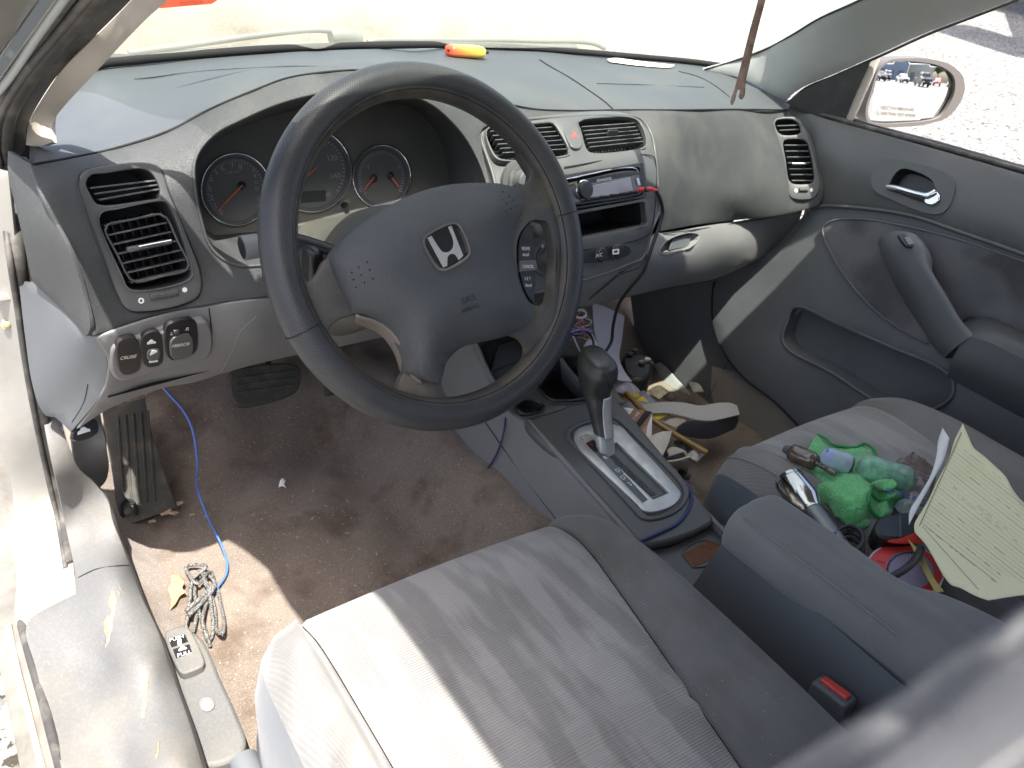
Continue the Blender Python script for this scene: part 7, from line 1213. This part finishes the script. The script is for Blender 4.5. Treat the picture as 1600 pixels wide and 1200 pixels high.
def parked(kind, x, y, a, col, label, sc=1., group='vehicles parked behind the car'):
    t = thing('parked_'+kind, label, kind, (x, y, gz(x, y)), group); m = mat('paint %s %d' % (kind, len(bpy.data.materials)), col, .3, coat=.5, metal=.2); gls = mat('dark car glass %d' % len(bpy.data.materials), (.03, .035, .04), .1, spec=.7)
    if kind == 'car': prof = [(-2.1, .45, .62), (-2.12, .95, .85), (-1.6, 1.02, .88), (-1.0, 1.42, .68), (.3, 1.46, .68), (1.1, 1.0, .86), (2.0, .85, .82), (2.15, .5, .70)]
    else: prof = [(-2.6, .6, .75), (-2.6, 1.1, .95), (-.9, 1.15, .95), (-.8, 1.8, .80), (.6, 1.82, .80), (1.2, 1.2, .94), (2.4, 1.1, .92), (2.6, .6, .85)]
    ca, sa = math.cos(a), math.sin(a); z0 = gz(x, y)
    def W(u, v, z): return V(x+ca*u-sa*v, y+sa*u+ca*v, z0+z)*1.
    rows = []
    for u, z, w in prof: rows.append([W(u, -.86, .32), W(u, -.90, .6 if z > .6 else z*.9), W(u, -min(.9, w+.08), min(z, .98)*.97), W(u, -w, z), W(u, 0, z+.03), W(u, w, z), W(u, min(.9, w+.08), min(z, .98)*.97), W(u, .90, .6 if z > .6 else z*.9), W(u, .86, .32)])
    loft('body', rows, m, t, nu=36, nv=36)
    h0, h1 = (1.04, 1.38) if kind == 'car' else (1.22, 1.70)
    for s in (-1, 1): mesh('side_window', [W(-1.1, s*.885, h0), W(.85, s*.885, h0), W(.25, s*.73, h1), W(-.8, s*.73, h1)], [(0, 1, 2, 3)], gls, t)
    mesh('front_window', [W(1.10 if kind == 'car' else 1.2, -.72, h0), W(1.10 if kind == 'car' else 1.2, .72, h0), W(.45 if kind == 'car' else .72, .62, h1), W(.45 if kind == 'car' else .72, -.62, h1)], [(0, 1, 2, 3)], gls, t)
    for s in (-1, 1): box('headlight', W(prof[-1][0]-.06, s*.62, .72), (.12, .3, .14), M['chrome'], t, axes=((ca, sa, 0), (-sa, ca, 0), (0, 0, 1)), bevel=.02)
    box('grille', W(prof[-1][0]-.02, 0, .62), (.1, .8, .2), M['black'], t, axes=((ca, sa, 0), (-sa, ca, 0), (0, 0, 1)), bevel=.02)
    for u in (-1.35, 1.35):
        for s in (-1, 1): wheel_(t, W(u, s*.80, .34 if kind == 'car' else .40), .33 if kind == 'car' else .39, .22, (-sa, ca, 0))
mirdir = rf
for kind, dist, lat, a, col, lab in (
    ('truck', 24, 1.0, 1.45, (.02, .022, .025), 'black pickup truck parked facing the camera, nearest in the mirror'), ('car', 30, -1.8, 1.3, (.5, .5, .5), 'silver car parked just left of the black pickup in the mirror'), ('truck', 33, -4.6, 1.5, (.06, .07, .08), 'charcoal truck parked before the grey shed in the mirror'),
    ('car', 34, 4.0, 1.9, (.35, .06, .05), 'dark red car parked right of the black pickup in the mirror'), ('car', 36, 6.8, 1.8, (.62, .64, .66), 'white car parked second from the right in the mirror'), ('car', 30, 8.0, 1.75, (.25, .32, .42), 'blue grey car parked at the right side of the mirror'), ('car', 26, -4.6, 1.2, (.03, .03, .03), 'small black car parked near the grey shed in the mirror'), ('truck', 14, -3.4, 1.55, (.68, .68, .66), 'white van like truck parked close along the flank in the mirror')):
    base = np.array([.87, .15])+np.array([rf[0], rf[1]])/np.hypot(rf[0], rf[1])*dist*1.7; lt = np.array([-rf[1], rf[0]])/np.hypot(rf[0], rf[1]); p = base+lt*lat*1.5; parked(kind, float(p[0]), float(p[1]), a, col, lab)
def building(name, label, c, s, col, roofc):
    t = thing(name, label, 'building', (c[0], c[1], 0), None); mw_ = mat(name+' wall', col, .8, var=.08, vscale=1); box('wall', (c[0], c[1], s[2]/2), s, mw_, t, bevel=.03); box('roof', (c[0], c[1], s[2]+.12), (s[0]+.5, s[1]+.5, .22), mat(name+' roof', roofc, .6), t, bevel=.03)
    for i in range(3): box('door', (c[0]-s[0]*.3+i*s[0]*.3, c[1]+s[1]/2+.03, 1.3), (1.6, .08, 2.4), mat(name+' door %d' % i, tuple(q*.5 for q in col), .5), t, bevel=.02)
building('grey_shed', 'tall grey blue metal shed behind the parked vehicles in the mirror', (4.5, -78, 0), (10, 8, 9), (.20, .24, .30), (.3, .3, .3)); building('beige_shed', 'beige shed right of the grey shed in the mirror', (15, -84, 0), (9, 8, 7), (.42, .40, .33), (.35, .34, .3))
def tree(x, y, h, label):
    t = thing('tree', label, 'tree', (x, y, 0), 'trees behind the yard'); tube('trunk', [V(x, y, 0), V(x+.2, y, h*.3), V(x-.1, y+.1, h*.6)], lambda q: .25*(1-q*.6), mat('bark %d' % int(x), (.12, .09, .06), .9), t)
    vs = []; fs = []
    for k in range(900):
        a, b, r = random.uniform(0, 6.28), random.uniform(-1, 1), random.random()**.4; R_ = h*.33*(1+.3*math.sin(a*3+b*4)); c = np.array([x+R_*r*math.cos(a)*math.sqrt(1-b*b), y+R_*r*math.sin(a)*math.sqrt(1-b*b), h*.66+h*.32*b*r]); u = rng.standard_normal(3)*.28; w = rng.standard_normal(3)*.28; q = len(vs); vs += [c-u, c+w, c+u, c-w]; fs.append((q, q+1, q+2, q+3))
    mesh('crown', vs, fs, mat('leaves %d' % int(x), (.07, .11, .035), .8, var=.4, vscale=.8), t)
for i, (x, y, h) in enumerate([(24, -90, 9), (30, -88, 8), (37, -92, 10), (44, -86, 8), (-6, -90, 9)]): tree(x, y, h, ['round green tree just right of the beige shed', 'shorter green tree second from the beige shed', 'tallest green tree in the middle of the far row', 'low green tree at the far right of the row', 'lone green tree left of the grey shed'][i])
# work machine whose tyre shows at the top right corner
tc_ = thing('tractor', 'yellow work machine with a big knobbly tyre at the top right corner', 'tractor', (12.5, 4.6, gz(12.5, 4.6)))
wp0 = U(1604, -8, 'x', 11.3); 
def tw_(c, r): 
    o = wheel_(tc_, c, r, .45, (.85, -.5, 0), 'wheel', mat('yellow hub %d' % len(bpy.data.materials), (.5, .35, .05), .5)); a = V(.85, -.5, 0)/np.linalg.norm([.85, -.5]); e = V(.5, .85, 0)/np.linalg.norm([.5, .85])
    joined('tread_lugs', [box('s', np.array(c)+(e*math.cos(t)+V(0, 0, 1)*math.sin(t))*(r+.02)+a*(.1 if k % 2 else -.1), (.22, .07, .12), tyr, None, axes=(a, -e*math.sin(t)+V(0, 0, 1)*math.cos(t), e*math.cos(t)+V(0, 0, 1)*math.sin(t)), bevel=0) for k, t in enumerate(np.arange(0, 6.28, .24))], o)
rt = .62; cx_, cy_ = wp0[0], wp0[1]; gz0 = gz(cx_, cy_)
def tyre_pos(px):
    # ground contact such that the tyre's left edge sits at pixel column px
    best = None
    for x in np.linspace(7, 16, 180):
        for y in np.linspace(1.5, 9, 150):
            g = gz(x, y); v = (np.array([x, y, g])-CAM)@RM; u = 800+F*v[0]/-v[2]; w = 600-F*v[1]/-v[2]
            e = (u-(px+rt*F/(-v[2])))**2+(w-33)**2
            if best is None or e < best[0]: best = (e, x, y, g)
    return best
_, tx, ty, tg = tyre_pos(1587); tw_(V(tx, ty, tg+rt), rt); tw_(V(tx+1.5, ty+2.2, gz(tx+1.5, ty+2.2)+rt), rt)
yel = mat('machine yellow', (.50, .34, .04), .45, dirt=(.2, .15, .08), dscale=3, damt=.4)
box('chassis', (tx+.9, ty+.6, tg+1.25), (1.6, 3.4, .5), yel, tc_, axes=((.85, -.5, 0), (.5, .85, 0), (0, 0, 1)), bevel=.08); box('cab', (tx+1.3, ty+1.4, tg+2.2), (1.3, 1.4, 1.5), yel, tc_, axes=((.85, -.5, 0), (.5, .85, 0), (0, 0, 1)), bevel=.08)

def gpt(px, py):
    d = ray(px, py); t = 1.
    for k in range(4000):
        p = CAM+d*t
        if p[2] < gz(p[0], p[1]): return p
        t *= 1.002
g1, g2 = gpt(1478, 42), gpt(1640, 92); gc_ = (g1+g2)/2; gd_ = g2-g1; gd_[2] = 0; gl2 = np.linalg.norm(gd_); gd_ /= gl2; hh_ = 2.3
box('boom_arm', gc_+V(-.17*hh_, -.40*hh_, hh_), (gl2*1.05, .75, .45), yel, tc_, axes=(gd_, (-gd_[1], gd_[0], 0), (0, 0, 1)), bevel=.06)
tube('boom_link', [gc_+V(-.17*hh_, -.40*hh_, hh_)+gd_*gl2*.4, V(tx+.9, ty+.6, tg+1.6)], .16, yel, tc_)
tc_.location = Vector((tx+.9, ty+.6, tg)); 
for ch_ in tc_.children: ch_.matrix_parent_inverse = Matrix.Translation(-tc_.location)
# ================================================================= LIGHT, SKY, CAMERA
SUNT = Vector((.205, .42, -1)).normalized()
w = bpy.data.worlds.new('World'); SC.world = w; w.use_nodes = True; nt = w.node_tree; bg = nt.nodes['Background']; sky = nt.nodes.new('ShaderNodeTexSky'); sky.sky_type = 'NISHITA'; sky.sun_disc = False
el = math.asin(-SUNT.z); sky.sun_elevation = el; sky.sun_rotation = math.atan2(-SUNT.x, -SUNT.y); sky.dust_density = 4; sky.ozone_density = .2; sky.air_density = .8
nt.links.new(sky.outputs[0], bg.inputs[0]); bg.inputs[1].default_value = .15
ld = bpy.data.lights.new('sun', 'SUN'); ld.energy = 4.3; ld.angle = math.radians(.53); ld.color = (1, .965, .91); lo = bpy.data.objects.new('sun', ld); COL.objects.link(lo); lo.rotation_euler = SUNT.to_track_quat('-Z', 'Y').to_euler()
cd = bpy.data.cameras.new('camera'); co = bpy.data.objects.new('camera', cd); COL.objects.link(co); SC.camera = co
cd.sensor_width = 36; cd.sensor_fit = 'HORIZONTAL'; cd.lens = F/1600*36; cd.clip_start = .01; cd.clip_end = 600
mw4 = Matrix([[*RM[0], CAM[0]], [*RM[1], CAM[1]], [*RM[2], CAM[2]], [0, 0, 0, 1]]); co.matrix_world = mw4
cd.dof.use_dof = True; cd.dof.focus_distance = .88; cd.dof.aperture_fstop = 14
vs = SC.view_settings; vs.view_transform = 'Standard'; vs.look = 'None'; vs.gamma = 1; vs.use_curve_mapping = False; vs.exposure = 1.72
SC.render.resolution_x = 1024; SC.render.resolution_y = 768; SC.render.engine = 'CYCLES'
SC.cycles.max_bounces = 10; SC.cycles.diffuse_bounces = 5; SC.cycles.glossy_bounces = 4; SC.cycles.transmission_bounces = 8; SC.cycles.transparent_max_bounces = 12; SC.cycles.sample_clamp_indirect = 6; SC.cycles.caustics_reflective = False; SC.cycles.caustics_refractive = False
